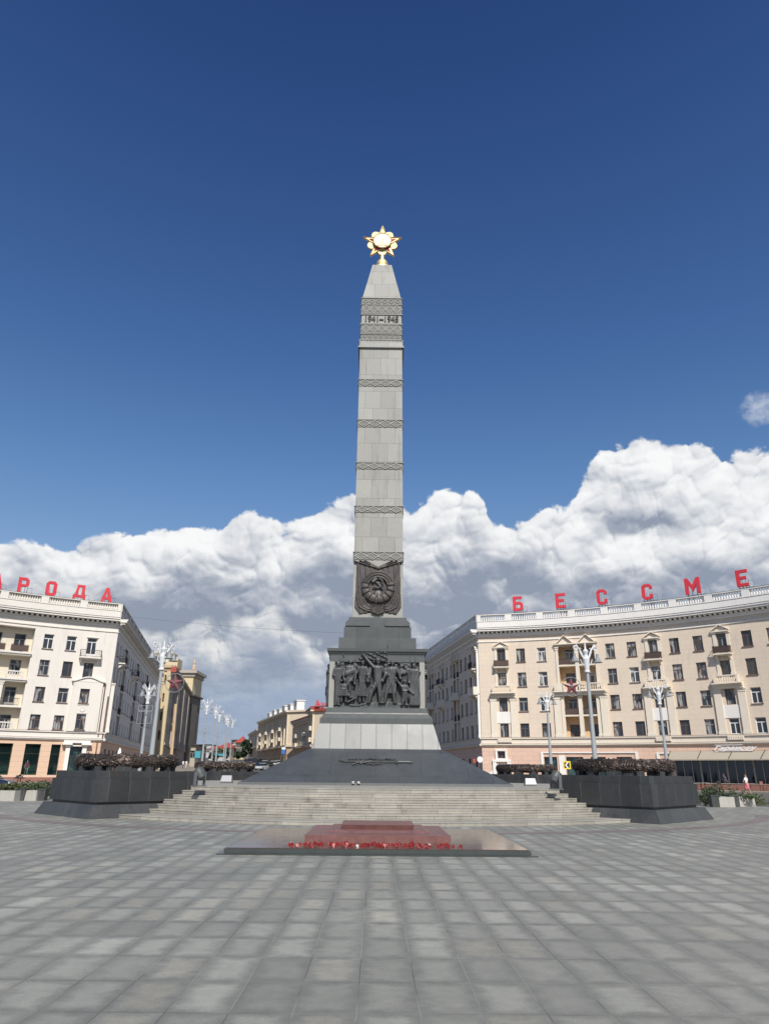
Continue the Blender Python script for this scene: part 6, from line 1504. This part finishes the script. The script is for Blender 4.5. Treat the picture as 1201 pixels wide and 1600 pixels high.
# ------------------------------------------------------------------ trees, shrubs, planters
def leafclump(b, c, r, n, size, rr, mi=0, flat=1.0):
    for i in range(n):
        while True:
            v = Vector((rr.uniform(-1, 1), rr.uniform(-1, 1), rr.uniform(-1, 1)))
            if 0.25 < v.length < 1: break
        p = Vector(c)+Vector((v.x*r[0], v.y*r[1], v.z*r[2])); s_ = size*rr.uniform(0.6, 1.4)
        a = Vector((rr.uniform(-1, 1), rr.uniform(-1, 1), rr.uniform(-0.6, 0.6))).normalized()*s_; d = a.cross(Vector((rr.uniform(-1, 1), rr.uniform(-1, 1), rr.uniform(-1, 1)))).normalized()*s_*0.55
        b.add([tuple(p-a), tuple(p+d), tuple(p+a), tuple(p-d)], [(0, 1, 2, 3)], mi)
def tree(name, base, h, r, label, seed, leaf='leaf', group=None, nclump=16, n=110, size=0.28, trunk_h=0.35):
    rr = random.Random(seed); x, y, z = base; T = thing(name, label, 'tree', base, group)
    b = MB(); b.tube([(x, y, z), (x+0.1, y, z+h*trunk_h), (x, y+0.1, z+h*0.8)], [h*0.022, h*0.016, 0.04], 7)
    for i in range(7):
        a = rr.uniform(0, 6.28); q = z+h*rr.uniform(trunk_h, 0.7); b.tube([(x, y, q), (x+r*0.4*math.cos(a), y+r*0.4*math.sin(a), q+h*0.1), (x+r*0.75*math.cos(a), y+r*0.75*math.sin(a), q+h*0.2)], [h*0.009, h*0.006, 0.02], 5)
    b.build('trunk', M['bark'], T)
    b = MB()
    for i in range(nclump):
        a = rr.uniform(0, 6.28); q = rr.uniform(0.12, 1.0); rad_ = r*math.sin(min(q, 0.95)*math.pi*0.92+0.15)*rr.uniform(0.3, 0.85)
        cr = r*rr.uniform(0.28, 0.5); leafclump(b, (x+rad_*math.cos(a), y+rad_*math.sin(a), z+h*(trunk_h+(1-trunk_h)*q*0.95)), (cr, cr, cr*0.8), n, size, rr)
    b.build('crown', M[leaf], T)
def greenery():
    tree('tree', (33.2, 118, 0), 25.9+1.0, 4.2, 'large green tree whose crown shows over the peach roof between С and С', 1, size=0.4, nclump=30, n=130, trunk_h=0.45)
    tree('tree', (28.5, 116, 0), 25.0, 2.6, 'smaller green tree peeping over the peach roof beside the first С', 2, size=0.35, nclump=18, trunk_h=0.5)
    tree('tree', (53.5, 100, 0), 26.3, 3.4, 'green tree showing over the peach roof by the last letter', 3, size=0.35, nclump=20, trunk_h=0.5)
    p = at(383, 1190, 285); tree('tree', (p.x, 285, gz(285)), 7.6, 2.6, 'dark green street tree before the red roofed yellow house', 4, 'leafdark', size=0.5, nclump=22, n=70, trunk_h=0.1)
    for i, (px, Y, h, lab) in enumerate(((340, 270, 4.2, 'small brownish street tree behind the nearest avenue lamps'), (333, 260, 3.6, 'low bushy street tree left of the brown roofed house'), (352, 290, 4.2, 'green street tree before the low cream house row'), (372, 300, 3.2, 'low street tree at the foot of the yellow house'))):
        p = at(px, 1195, Y); tree('tree', (p.x, Y, gz(Y)), h, 1.8, lab, 20+i, 'leafdark' if i % 2 else 'leaf', size=0.5, nclump=12, n=50, trunk_h=0.2)
    rr = random.Random(8)
    def planter(x, y, rz, w, lab, shrub=None):
        T = thing('planter', 'white planter box '+lab, 'planter', (x, y, 0), 'white concrete planters round the plaza')
        c, s_ = math.cos(rz), math.sin(rz); f = lambda u, v, z: (x+u*c-v*s_, y+u*s_+v*c, z)
        b = MB(); t = 0.07
        b.box(-w/2, w/2, -0.32, -0.32+t, 0, 0.52, 0, f); b.box(-w/2, w/2, 0.32-t, 0.32, 0, 0.52, 0, f); b.box(-w/2, -w/2+t, -0.32+t, 0.32-t, 0, 0.52, 0, f); b.box(w/2-t, w/2, -0.32+t, 0.32-t, 0, 0.52, 0, f)
        b.build('box', M['concrete'], T); b = MB(); b.box(-w/2+t+0.002, w/2-t-0.002, -0.32+t+0.002, 0.32-t-0.002, 0.05, 0.46, 0, f); b.build('soil', M['bark'], T)
    def shrub(x, y, z, r, h, lab, leaf, n=380, size=0.07):
        T = thing('shrub', lab, 'shrub', (x, y, z), 'low shrubs round the plaza'); b = MB()
        for i in range(9):
            a = rr.uniform(0, 6.28); b.tube([(x, y, z), (x+r*0.35*math.cos(a), y+r*0.35*math.sin(a), z+h*0.4), (x+r*0.8*math.cos(a), y+r*0.8*math.sin(a), z+h*rr.uniform(0.4, 0.9))], [0.02, 0.014, 0.006], 4)
        b.build('stem', M['bark'], T); b = MB()
        for i in range(10):
            a = rr.uniform(0, 6.28); q = rr.uniform(0.1, 0.85); leafclump(b, (x+r*q*math.cos(a), y+r*q*math.sin(a), z+h*rr.uniform(0.3, 0.75)), (r*0.45, r*0.45, h*0.3), n//10, size, rr)
        b.build('foliage', M[leaf], T)
    for px, Y, w, lab, rz in ((15.5, 41.0, 0.86, 'at the left edge of the plaza, leftmost one in view', -0.12), (50, 41.6, 0.82, 'at the left edge of the plaza, next to the dark granite block', -0.12), (1130, 41.5, 0.86, 'right of the plaza, beside the dark bins', 0.06), (1161, 42.6, 0.92, 'right of the plaza, half hidden by trailing greenery', 0.1)):
        p = at(px, 1250, Y); planter(p.x, Y, rz, w, lab)
    for px, Y, z, r, h, lab, lf in ((8, 41.2, 0.46, 0.75, 0.45, 'yellowish juniper spilling over the leftmost planter', 'leafyellow'), (30, 42.5, 0.0, 0.7, 0.8, 'thin yellowish shrub between the two left planters', 'leafyellow'), (50, 42.6, 0.46, 0.8, 0.55, 'green juniper over the planter next to the left granite block', 'leaf'), (67, 42.9, 0.0, 0.9, 1.2, 'dark green shrub against the left granite block', 'leafdark'), (56, 46, 0.0, 1.0, 0.9, 'spreading green juniper behind the left planters', 'leaf'),
                                    (1100, 42.5, 0.0, 0.8, 0.85, 'pale green shrub against the right granite block', 'leaf'), (1122, 43.5, 0.0, 1.15, 1.15, 'dark spreading juniper behind the right planter', 'leafdark'), (1112, 46, 0.0, 0.8, 1.0, 'mid green shrub behind the pale one on the right', 'leaf'), (1156, 42.5, 0.35, 0.85, 0.35, 'trailing green plant over the half hidden right planter', 'leaf'), (1172, 44.0, 0.0, 0.9, 0.6, 'low yellowish shrub under the woman in pink', 'leafyellow'), (1150, 45.5, 0.0, 0.9, 0.7, 'low dull green shrub between the right planters and the café', 'leaf')):
        p = at(px, 1245, Y); shrub(p.x, Y, z, r, h, lab, lf)
    for px, Y, lab in ((1115, 41.4, 'left of the right planter'), (1144, 41.6, 'right of the right planter'), (33, 41.4, 'between the two left planters'), (65, 41.6, 'beside the left granite block')):
        p = at(px, 1252, Y); T = thing('planter', 'dark green tub '+lab, 'planter', (p.x, Y, 0), 'dark tubs by the planters'); b = MB(); b.frustum(0.20, 0.0, 0.25, 0.56, p.x, Y, caps=True); b.build('tub', M['blackbase'], T); b = MB(); b.frustum(0.27, 0.563, 0.27, 0.60, p.x, Y); b.build('lid', M['blackbase'], T)
greenery()

# ------------------------------------------------------------------ floodlights, signs, terrace furniture
def furniture():
    def round_flood(loc, rz, label):
        T = local_thing('floodlight', label, 'floodlight', 'round floodlights at the wreath blocks'); T.location = loc; T.rotation_euler = (0, 0, rz); T.scale = (0.8,)*3
        b = MB(); b.box(-0.28, 0.28, -0.2, 0.2, 0.0, 0.05); b.box(-0.30, -0.26, -0.08, 0.08, 0.05, 0.62); b.box(0.26, 0.30, -0.08, 0.08, 0.05, 0.62); b.build('stand', M['steel'], T, (0, 0, 0))
        b = MB(); b.lathe([(0.0, -0.26), (0.14, -0.24), (0.24, -0.05), (0.25, 0.18), (0.27, 0.20), (0.27, 0.23), (0.22, 0.23)], 18, xf=lambda x, y, z: (x, y*0.7-z*0.7, 0.52+y*0.7+z*0.7)); b.build('housing', M['dark2'], T, (0, 0, 0))
        b = MB(); b.lathe([(0.0, 0.2), (0.22, 0.2), (0.22, 0.21), (0, 0.21)], 18, xf=lambda x, y, z: (x, y*0.7-z*0.7, 0.52+y*0.7+z*0.7)); b.build('lens', M['carglass'], T, (0, 0, 0))
    round_flood((-6.55, 28.2, 1.052), -2.2, 'round grey floodlight at the inner end of the left granite block'); round_flood((6.75, 28.3, 1.052), 2.2, 'round grey floodlight at the inner end of the right granite block')
    def box_flood(px, label):
        p = at(px, 1222, 36.5); T = thing('floodlight', label, 'floodlight', (p.x, 36.5, 1.052), 'box floodlights beside the plinth'); x, y = p.x, 36.5
        b = MB(); b.add([(x-0.27, y-0.1, 1.12), (x+0.27, y-0.1, 1.12), (x+0.27, y+0.28, 1.12), (x-0.27, y+0.28, 1.12), (x-0.23, y+0.05, 1.40), (x+0.23, y+0.05, 1.40), (x+0.23, y+0.28, 1.40), (x-0.23, y+0.28, 1.40)], [(0, 1, 5, 4), (1, 2, 6, 5), (2, 3, 7, 6), (3, 0, 4, 7), (4, 5, 6, 7), (3, 2, 1, 0)]); b.build('housing', M['steel'], T)
        b = MB(); b.box(x-0.30, x+0.30, y-0.06, y+0.2, 1.055, 1.117); b.build('stand', M['steel'], T)
    box_flood(353.5, 'grey box floodlight left of the dark slope'); box_flood(828.5, 'grey box floodlight right of the dark slope')
    # yellow sign with a black chevron
    p = at(885, 1195.5, 84); T = thing('road_sign', 'yellow bend sign with a black chevron beside the right wreath', 'sign', (p.x, p.y, 0)); w = 0.42
    b = MB(); b.tube([(p.x, p.y+0.08, 0), (p.x, p.y+0.08, p.z+0.4)], 0.04, 6); b.build('post', M['steel'], T)
    b = MB(); b.box(p.x-w, p.x+w, p.y-0.02, p.y+0.02, p.z-w, p.z+w); b.build('panel', M['yellowsign'], T)
    b = MB(); s_ = 0.26; b.box(p.x-0.30, p.x+0.30, p.y-0.03, p.y-0.022, p.z-0.30, p.z+0.30); b.build('chevron_field', M['blacksign'], T)
    b = MB()
    b.prism([(p.x+0.20, p.z+0.30), (p.x-0.06, p.z), (p.x-0.22, p.z), (p.x+0.02, p.z+0.30)], p.y-0.04, p.y-0.032); b.prism([(p.x-0.22, p.z-0.001), (p.x-0.06, p.z-0.001), (p.x+0.20, p.z-0.30), (p.x+0.02, p.z-0.30)], p.y-0.04, p.y-0.032); b.build('chevron', M['white'], T)
    # round mirror at the corner of the peach building, with a red and white plate
    p = at(749.5, 1187, 92); T = thing('traffic_mirror', 'round white disc sign on a post at the corner of the peach building', 'sign', (p.x, p.y, 0))
    b = MB(); b.tube([(p.x-0.2, p.y+0.1, 0), (p.x-0.2, p.y+0.1, p.z+0.5)], 0.04, 6); b.build('post', M['steel'], T)
    b = MB(); b.lathe([(0.0, 0.05), (0.30, 0.03), (0.36, 0.0), (0.36, -0.04), (0, -0.04)], 20, xf=lambda x, y, z: (p.x+x, p.y-z, p.z+y)); b.build('disc', M['white'], T)
    b = MB(); b.box(p.x-0.85, p.x-0.5, p.y+0.05, p.y+0.09, p.z-0.35, p.z+0.1); b.build('red_plate', M['roofred'], T)
    # blue information sign up the avenue, teal poster, white kiosk
    p = at(443, 1173, 180); T = thing('information_sign', 'blue and white street sign on a post before the long ochre block', 'sign', (p.x, p.y, gz(180)))
    b = MB(); b.tube([(p.x+0.2, p.y+0.1, gz(180)), (p.x+0.2, p.y+0.1, p.z+4.5)], 0.08, 6); b.build('post', M['steel'], T)
    b = MB(); b.box(p.x-0.45, p.x+0.45, p.y-0.04, p.y+0.04, p.z-0.75, p.z+0.3); b.build('blue_panel', M['bluesign'], T); b = MB(); b.box(p.x-0.45, p.x+0.45, p.y-0.04, p.y+0.04, p.z+0.303, p.z+0.8); b.build('white_panel', M['white'], T)
    p = at(309, 1179, 175); T = thing('billboard', 'teal poster board on the left pavement of the avenue', 'billboard', (p.x, p.y, gz(175)))
    b = MB(); b.box(p.x-0.65, p.x+0.65, p.y, p.y+0.12, p.z-0.75, p.z+0.75); b.build('poster', M['teal'], T); b = MB(); b.box(p.x-0.75, p.x+0.75, p.y+0.125, p.y+0.25, p.z-0.85, p.z+0.85); b.box(p.x-0.15, p.x+0.15, p.y+0.13, p.y+0.24, gz(175), p.z-0.853); b.build('case', M['dark2'], T)
    p = at(186.5, 1180, 88); T = thing('parasol', 'folded white parasol beside the shaded wall of the cream building', 'parasol', (p.x, p.y, 0.1)); 
    b = MB(); b.lathe([(0.28, p.z-1.0), (0.22, p.z+0.1), (0.24, p.z+0.15), (0.16, p.z+0.55), (0.05, p.z+0.8), (0, p.z+0.85)], 10, (p.x, p.y)); b.build('canopy', M['white'], T); b = MB(); b.tube([(p.x, p.y, 0.1), (p.x, p.y, p.z-1.0)], 0.04, 6); b.lathe([(0.35, 0.1), (0.35, 0.2), (0.0, 0.2)], 10, (p.x, p.y)); b.build('pole', M['steel'], T)
    p = at(344, 1180, 260); T = thing('bus_shelter', 'pale green kiosk among the avenue lamps', 'kiosk', (p.x, p.y, gz(260)))
    b = MB(); b.box(p.x-1.6, p.x+1.6, p.y, p.y+2, gz(260), p.z-0.2); b.build('body', M['greywall'], T); b = MB(); b.box(p.x-2.0, p.x+2.0, p.y-0.5, p.y+2.4, p.z-0.197, p.z+0.5); b.build('roof', M['teal'], T)
    # flower dish on a tripod at the left
    p = at(30, 1218, 58); T = thing('flower_dish', 'dark bowl on splayed legs before the cream building shops', 'bowl stand', (p.x, p.y, 0))
    b = MB(); b.lathe([(0.0, p.z+0.06), (0.36, p.z+0.08), (0.42, p.z+0.15), (0.39, p.z+0.15), (0.3, p.z+0.10)], 16, (p.x, p.y)); b.build('bowl', M['steel'], T)
    for a in (0.4, 2.5, 4.6): b = MB(); b.tube([(p.x+0.12*math.cos(a), p.y+0.12*math.sin(a), p.z+0.05), (p.x+0.10*math.cos(a), p.y+0.10*math.sin(a), p.z-0.5), (p.x+0.42*math.cos(a), p.y+0.42*math.sin(a), 0.0)], 0.035, 5); b.build('leg', M['bronze_brown'], T)
    b = MB(); leafclump(b, (p.x, p.y, p.z+0.22), (0.28, 0.28, 0.14), 90, 0.06, random.Random(4)); b.build('flowers', M['bronze_brown'], T)
    # the terrace before the restaurant
    A = Arc((0, 39.5), 64.3); rr = random.Random(6)
    T = thing('terrace_wall', 'low brown-red parapet of the restaurant terrace', 'terrace wall', A(A.S(42), 7.0, 0)); b = MB(); b.box(A.S(33.5), A.S(53), 6.6, 6.9, 0.122, 0.75, 0, A, 1.5); b.build('parapet', M['socle'], T); b = MB(); b.box(A.S(33.5), A.S(53), 6.55, 6.95, 0.753, 0.81, 0, A, 1.5); b.build('coping', M['greybrown'], T)
    def table(q, n, lab):
        c = Vector(A(q, n, 0.12)); T = thing('cafe_table', 'round café table '+lab, 'table', tuple(c), 'café tables on the terrace')
        b = MB(); b.lathe([(0.0, 0.84), (0.50, 0.84), (0.52, 0.88), (0.0, 0.89)], 16, (c.x, c.y)); b.build('tabletop', M['lampshade'], T); b = MB(); b.lathe([(0.26, 0.122), (0.26, 0.15), (0.06, 0.18), (0.05, 0.84)], 10, (c.x, c.y)); b.build('leg', M['iron'], T)
    def chair(q, n, rz, lab, m):
        c = Vector(A(q, n, 0.12)); T = thing('cafe_chair', lab, 'chair', tuple(c), 'café chairs on the terrace'); co, si = math.cos(rz), math.sin(rz); f = lambda x, y, z: (c.x+x*co-y*si, c.y+x*si+y*co, c.z+z)
        b = MB(); b.box(-0.22, 0.22, -0.22, 0.22, 0.44, 0.48, 0, f); b.build('seat', M[m], T); b = MB(); b.box(-0.22, 0.22, 0.20, 0.24, 0.60, 0.95, 0, f); b.build('backrest', M[m], T)
        for sx in (-0.2, 0.2):
            for sy in (-0.2, 0.21): b = MB(); b.tube([f(sx, sy, 0), f(sx, sy, 0.44 if sy < 0 else 0.95)], 0.02, 5); b.build('leg', M['iron'], T)
    for a, n, lab in ((36.2, 8.6, 'with wooden chairs, nearest the right granite block'), (39.6, 8.4, 'between the wooden chairs and the woman in pink'), (40.4, 9.6, 'in front of the parapet, left of the woman in pink'), (45.0, 9.2, 'in front of the parapet, right of the woman in pink')): table(A.S(a), n, lab)
    for a, n, rz, lab, m in ((35.5, 8.7, 1.2, 'wooden café chair left of the first terrace table', 'wood'), (36.9, 8.5, -1.0, 'wooden café chair right of the first terrace table', 'wood'), (38.8, 8.0, 0.6, 'dark café chair behind the second terrace table', 'iron'), (41.4, 8.0, -0.5, 'dark café chair between the second and third terrace tables', 'iron'), (46.0, 8.2, 0.2, 'dark red café chair at the right end of the terrace', 'socle')): chair(A.S(a), n, rz, lab, m)
    # dark bin at the right edge of the plaza
    T = thing('litter_bin', 'dark granite bollard at the right edge of the photo', 'bollard', (22.3, 37.0, 0)); b = MB(); b.lathe([(0.30, 0.0), (0.30, 0.06), (0.24, 0.1), (0.24, 1.0), (0.28, 1.04), (0.26, 1.12), (0.0, 1.18)], 14, (22.3, 37.0)); b.build('body', M['black'], T)
    # tram wire slung between the two corner buildings
    a, c = Vector((-36.0, 97.6, 21.8)), Vector((14.3, 102.3, 20.5)); b = MB(); b.tube([a.lerp(c, t)-Vector((0, 0, 1.6*4*t*(1-t)*0.5)) for t in [i/16 for i in range(17)]], 0.016, 4); tag(b.build('overhead_wire', M['steel']), 'thin overhead wire slung between the cream and the peach building', 'wire')
furniture()

# ------------------------------------------------------------------ cars
def cars():
    def car(paint, name, label):
        T = local_thing(name, label, 'car', 'cars on the avenue'); L, W = 2.15, 0.88
        def loft(secs):
            b = MB(); pts = []; fs = []
            for x, w, z0, z1, r in secs: pts += [(x, -w, z0), (x, -w, z1-r), (x, -w+r, z1), (x, w-r, z1), (x, w, z1-r), (x, w, z0)]
            for i in range(len(secs)-1):
                for k in range(6): fs.append((i*6+k, (i+1)*6+k, (i+1)*6+(k+1) % 6, i*6+(k+1) % 6))
            fs += [tuple(range(6))[::-1], tuple(range(len(pts)-6, len(pts)))]; b.add(pts, fs); return b
        loft([(-2.15, .74, .42, .72, .08), (-2.05, .84, .30, .90, .08), (-1.3, .88, .24, .96, .07), (0, .89, .22, .95, .07), (0.9, .88, .24, .92, .07), (1.8, .84, .28, .80, .1), (2.1, .74, .38, .64, .1)]).build('body', M[paint], T, (0, 0, 0))
        loft([(-1.75, .70, .92, .95, .02), (-1.15, .66, .92, 1.38, .1), (-.9, .66, .92, 1.44, .1), (.25, .66, .92, 1.45, .1), (.45, .66, .92, 1.42, .1), (1.15, .70, .90, .93, .02)]).build('cabin_glass', M['carglass'], T, (0, 0, 0))
        loft([(-1.05, .60, 1.40, 1.46, .04), (-.8, .61, 1.42, 1.49, .05), (.15, .61, 1.43, 1.50, .05), (.42, .58, 1.40, 1.46, .04)]).build('roof', M[paint], T, (0, 0, 0))
        for x in (-1.35, 1.32):
            for sg in (-1, 1):
                b = MB(); b.lathe([(0.0, -0.1), (0.29, -0.1), (0.32, -0.06), (0.32, 0.06), (0.29, 0.1), (0, 0.1)], 16, xf=lambda px_, py_, pz_: (x+px_, sg*0.80+pz_, 0.32+py_)); w = b.build('wheel', M['rubber'], T, (0, 0, 0))
                b = MB(); b.lathe([(0, 0.105), (0.18, 0.103), (0.2, 0.08)], 12, xf=lambda px_, py_, pz_: (x+px_, sg*(0.80+pz_), 0.32+py_)); b.build('rim', M['steel'], w, (0, 0, 0))
        for sg in (-1, 1):
            b = MB(); b.box(2.0, 2.11, sg*0.60-0.14, sg*0.60+0.14, 0.55, 0.68); b.build('headlight', M['lens'], T, (0, 0, 0)); b = MB(); b.box(-2.12, -2.02, sg*0.66-0.1, sg*0.66+0.1, 0.62, 0.80); b.build('tail_light', M['taillens'], T, (0, 0, 0))
        b = MB(); b.box(2.08, 2.125, -0.26, 0.26, 0.42, 0.52); b.build('number_plate', M['white'], T, (0, 0, 0))
        return T
    P = {}
    rows = [('car_dkgrey', 399, 1189, 214, 'dark grey car coming down the avenue, behind the far left wreath'), ('car_blue', 405, 1195, 182, 'dark blue car lowest on the avenue, next to the dark slope'), ('car_whitec', 413, 1190, 205, 'white car with a dark windscreen coming down the avenue'), ('car_whitec', 427, 1190, 200, 'white car right of the first white one, by the long ochre block'), ('car_whitec', 434, 1189, 212, 'white car farthest right, parked by the long ochre block'),
            ('car_dkgrey', 386, 1188, 236, 'dark car farthest left on the avenue, beneath the dark tree'), ('car_blue', 396, 1187, 250, 'dark blue car high up the avenue'), ('car_silverc', 409, 1199, 168, 'silver car nearest the square on the avenue'), ('car_dkgrey', 419, 1194, 190, 'dark grey car between the silver and the white ones'), ('car_silverc', 391, 1185, 262, 'silver van-like car at the top of the avenue'), ('car_dkgrey', 404, 1186, 240, 'dark car behind the first white car')]
    rr = random.Random(9)
    for k, px, py, Y, lab in rows:
        p = at(px, py+4, Y); loc = (p.x, Y, gz(Y)+0.0); rz = math.pi*1.5-0.22+rr.uniform(-0.06, 0.06)
        if k not in P: P[k] = car(k, 'car', lab); P[k].location = loc; P[k].rotation_euler = (0, 0, rz)
        else: copy_thing(P[k], loc, rz, lab)
    c = copy_thing(P['car_blue'], (-29.6, 57.5, 0), 0.1, 'dark blue car cut off by the left edge, behind the planters')
cars()

# ------------------------------------------------------------------ people and mannequins
def people():
    def person(label, loc, rz, h, pose, mats, cat='person', name='person', group=None, dress=False, hairlen=0.0):
        """one skinned body; clothing and hair are its children. pose = stride angle"""
        T = local_thing(name, label, cat, group); T.location = loc; T.rotation_euler = (0, 0, rz); T.scale = (h/1.72,)*3
        bm_skin, cloth, legs, hair = mats
        V = [(0, 0, .95), (0, 0.0, 1.12), (0, 0.01, 1.32), (0, 0.0, 1.47), (0, -.015, 1.60), (0, -.02, 1.67)]; Rr = [.125, .105, .125, .055, .085, .07]; E = [(0, 1), (1, 2), (2, 3), (3, 4), (4, 5)]
        for sg in (-1, 1):
            st = pose*sg; o = len(V)
            V += [(sg*.09, 0, .90), (sg*.10, -.16*st-.02, .50), (sg*.10, -.30*st+(.10 if st < 0 else 0), .09), (sg*.11, -.30*st-.14, .035)]; Rr += [.088, .058, .036, .03]; E += [(0, o), (o, o+1), (o+1, o+2), (o+2, o+3)]
            o = len(V)
            V += [(sg*.175, 0, 1.40), (sg*.23, .10*st, 1.12), (sg*.23, .10*st-.14, .90), (sg*.225, .10*st-.20, .83), (sg*.22, .10*st-.23, .78)]; Rr += [.052, .038, .026, .03, .012]; E += [(2, o), (o, o+1), (o+1, o+2), (o+2, o+3), (o+3, o+4)]
            # fingers
            for fx, fl in ((-.018, .07), (-.006, .08), (.006, .075), (.018, .06)):
                k = len(V); V.append((sg*.22+fx, .10*st-.22, .83-fl)); Rr.append(.008); E.append((o+3, k))
            k = len(V); V.append((sg*.19, .10*st-.235, .80)); Rr.append(.009); E.append((o+3, k))
        me = bpy.data.meshes.new('body'); me.from_pydata(V, E, []); ob = bpy.data.objects.new('body', me); COL.objects.link(ob)
        md = ob.modifiers.new('s', 'SKIN'); ob.modifiers.new('d', 'SUBSURF').levels = 1
        for i, sv in enumerate(me.skin_vertices[0].data): sv.radius = (Rr[i], Rr[i]*0.85); sv.use_root = (i == 0)
        dg = bpy.context.evaluated_depsgraph_get(); me2 = bpy.data.meshes.new_from_object(ob.evaluated_get(dg)); bpy.data.objects.remove(ob)
        me2.name = 'body'; me2.materials.clear(); me2.materials.append(bm_skin)
        if legs: me2.materials.append(legs)
        for p in me2.polygons:
            p.use_smooth = True
            if legs and p.center.z < 0.93 and abs(p.center.x) < 0.185 and p.center.z > 0.07: p.material_index = 1
        B = linkchild('body', me2, T)
        b = MB()                                                         # shirt or dress: a shell round torso and upper arms
        prof = [(.155, .86), (.15, .95), (.125, 1.12), (.16, 1.30), (.17, 1.40), (.08, 1.47), (.062, 1.485)]
        if dress: prof = [(.24, .52), (.22, .62), (.17, .90)] + prof[2:]
        b.lathe(prof, 14, xf=lambda x, y, z: (x*1.18, y*0.82, z))
        for sg in (-1, 1): b.tube([(sg*.15, 0, 1.41), (sg*.20, .04*pose*sg, 1.26), (sg*.215, .06*pose*sg, 1.20)], [.07, .062, .060], 8)
        b.build('dress' if dress else 'shirt', cloth, T, (0, 0, 0), smooth=True)
        b = MB(); b.lathe([(0.0, 1.755), (.05, 1.745), (.085, 1.69), (.094, 1.63), (.085, 1.58-hairlen*0.5), (.07, 1.55-hairlen)], 12, xf=lambda x, y, z: (x, max(y, -0.055+0.6*max(0, 1.66-z)*-1 if z > 1.66 else -0.02)+0.01, z)); b.build('hair', hair, T, (0, 0, 0), smooth=True)
        b = MB()
        b.add([(-.012, -.098, 1.60), (.012, -.098, 1.60), (0, -.118, 1.595), (0, -.096, 1.63)], [(0, 1, 2), (0, 2, 3), (1, 3, 2)]); b.build('nose', bm_skin, B, (0, 0, 0))
        return T
    A = Arc((0, 39.5), 64.3)
    p = at(1167, 1236, 70); person('woman in a white top and pink skirt walking past the restaurant terrace', (p.x, 70, 0.0), 0.5, 1.70, 0.8, (M['skin'], M['cloth_white'], None, M['hair']), dress=False, hairlen=0.08)
    o = bpy.data.objects['person']; b = MB(); b.lathe([(.135, 1.05), (.18, .90), (.23, .66), (.25, .52)], 14, xf=lambda x, y, z: (x*1.1, y*0.9, z)); b.build('skirt', M['cloth_pink'], o, (0, 0, 0), smooth=True)
    for px, py, Y, lab, cl, lg in ((286, 1193, 172, 'pedestrian in white, left one of the pair on the avenue pavement', 'cloth_white', 'cloth_navy'), (291, 1192, 174, 'pedestrian in white, right one of the pair on the avenue pavement', 'cloth_white', 'cloth_white'), (303, 1189, 195, 'lone pedestrian in white by the teal poster board', 'cloth_white', 'cloth_navy'), (307.5, 1188, 200, 'pedestrian in a pale shirt behind the lone one by the poster board', 'cloth_white', 'cloth_white')):
        q = at(px, py+4, Y); person(lab, (q.x, Y, gz(Y)+0.12), 2.9 if px < 295 else 0.3, 1.75, 0.9, (M['skin'], M[cl], M[lg], M['hair']), group='pedestrians on the avenue pavement')
    for px, py, rz, lab in ((1155, 1223, 2.0, 'guest in dark clothes sitting back behind the terrace parapet, left of the woman in pink'), (1172, 1222, -1.0, 'guest in dark clothes just behind the woman in pink')):
        q = A(A.S(41.2 if px < 1160 else 43.4), 5.2, 0.12); person(lab, q, rz, 1.70, 0.2, (M['skin'], M['cloth_navy'], M['cloth_navy'], M['hair']), group='guests on the restaurant terrace')
    L = Arc((-8, 33.5), 69.7)
    q = L(L.S(-30.35), -0.75, 0.9); person('shop mannequin in a crimson top and white trousers behind the middle shop window', q, 0.55, 1.75, 0.5, (M['white'], M['cloth_crimson'], M['cloth_white'], M['hair']), 'mannequin', 'mannequin')
people()
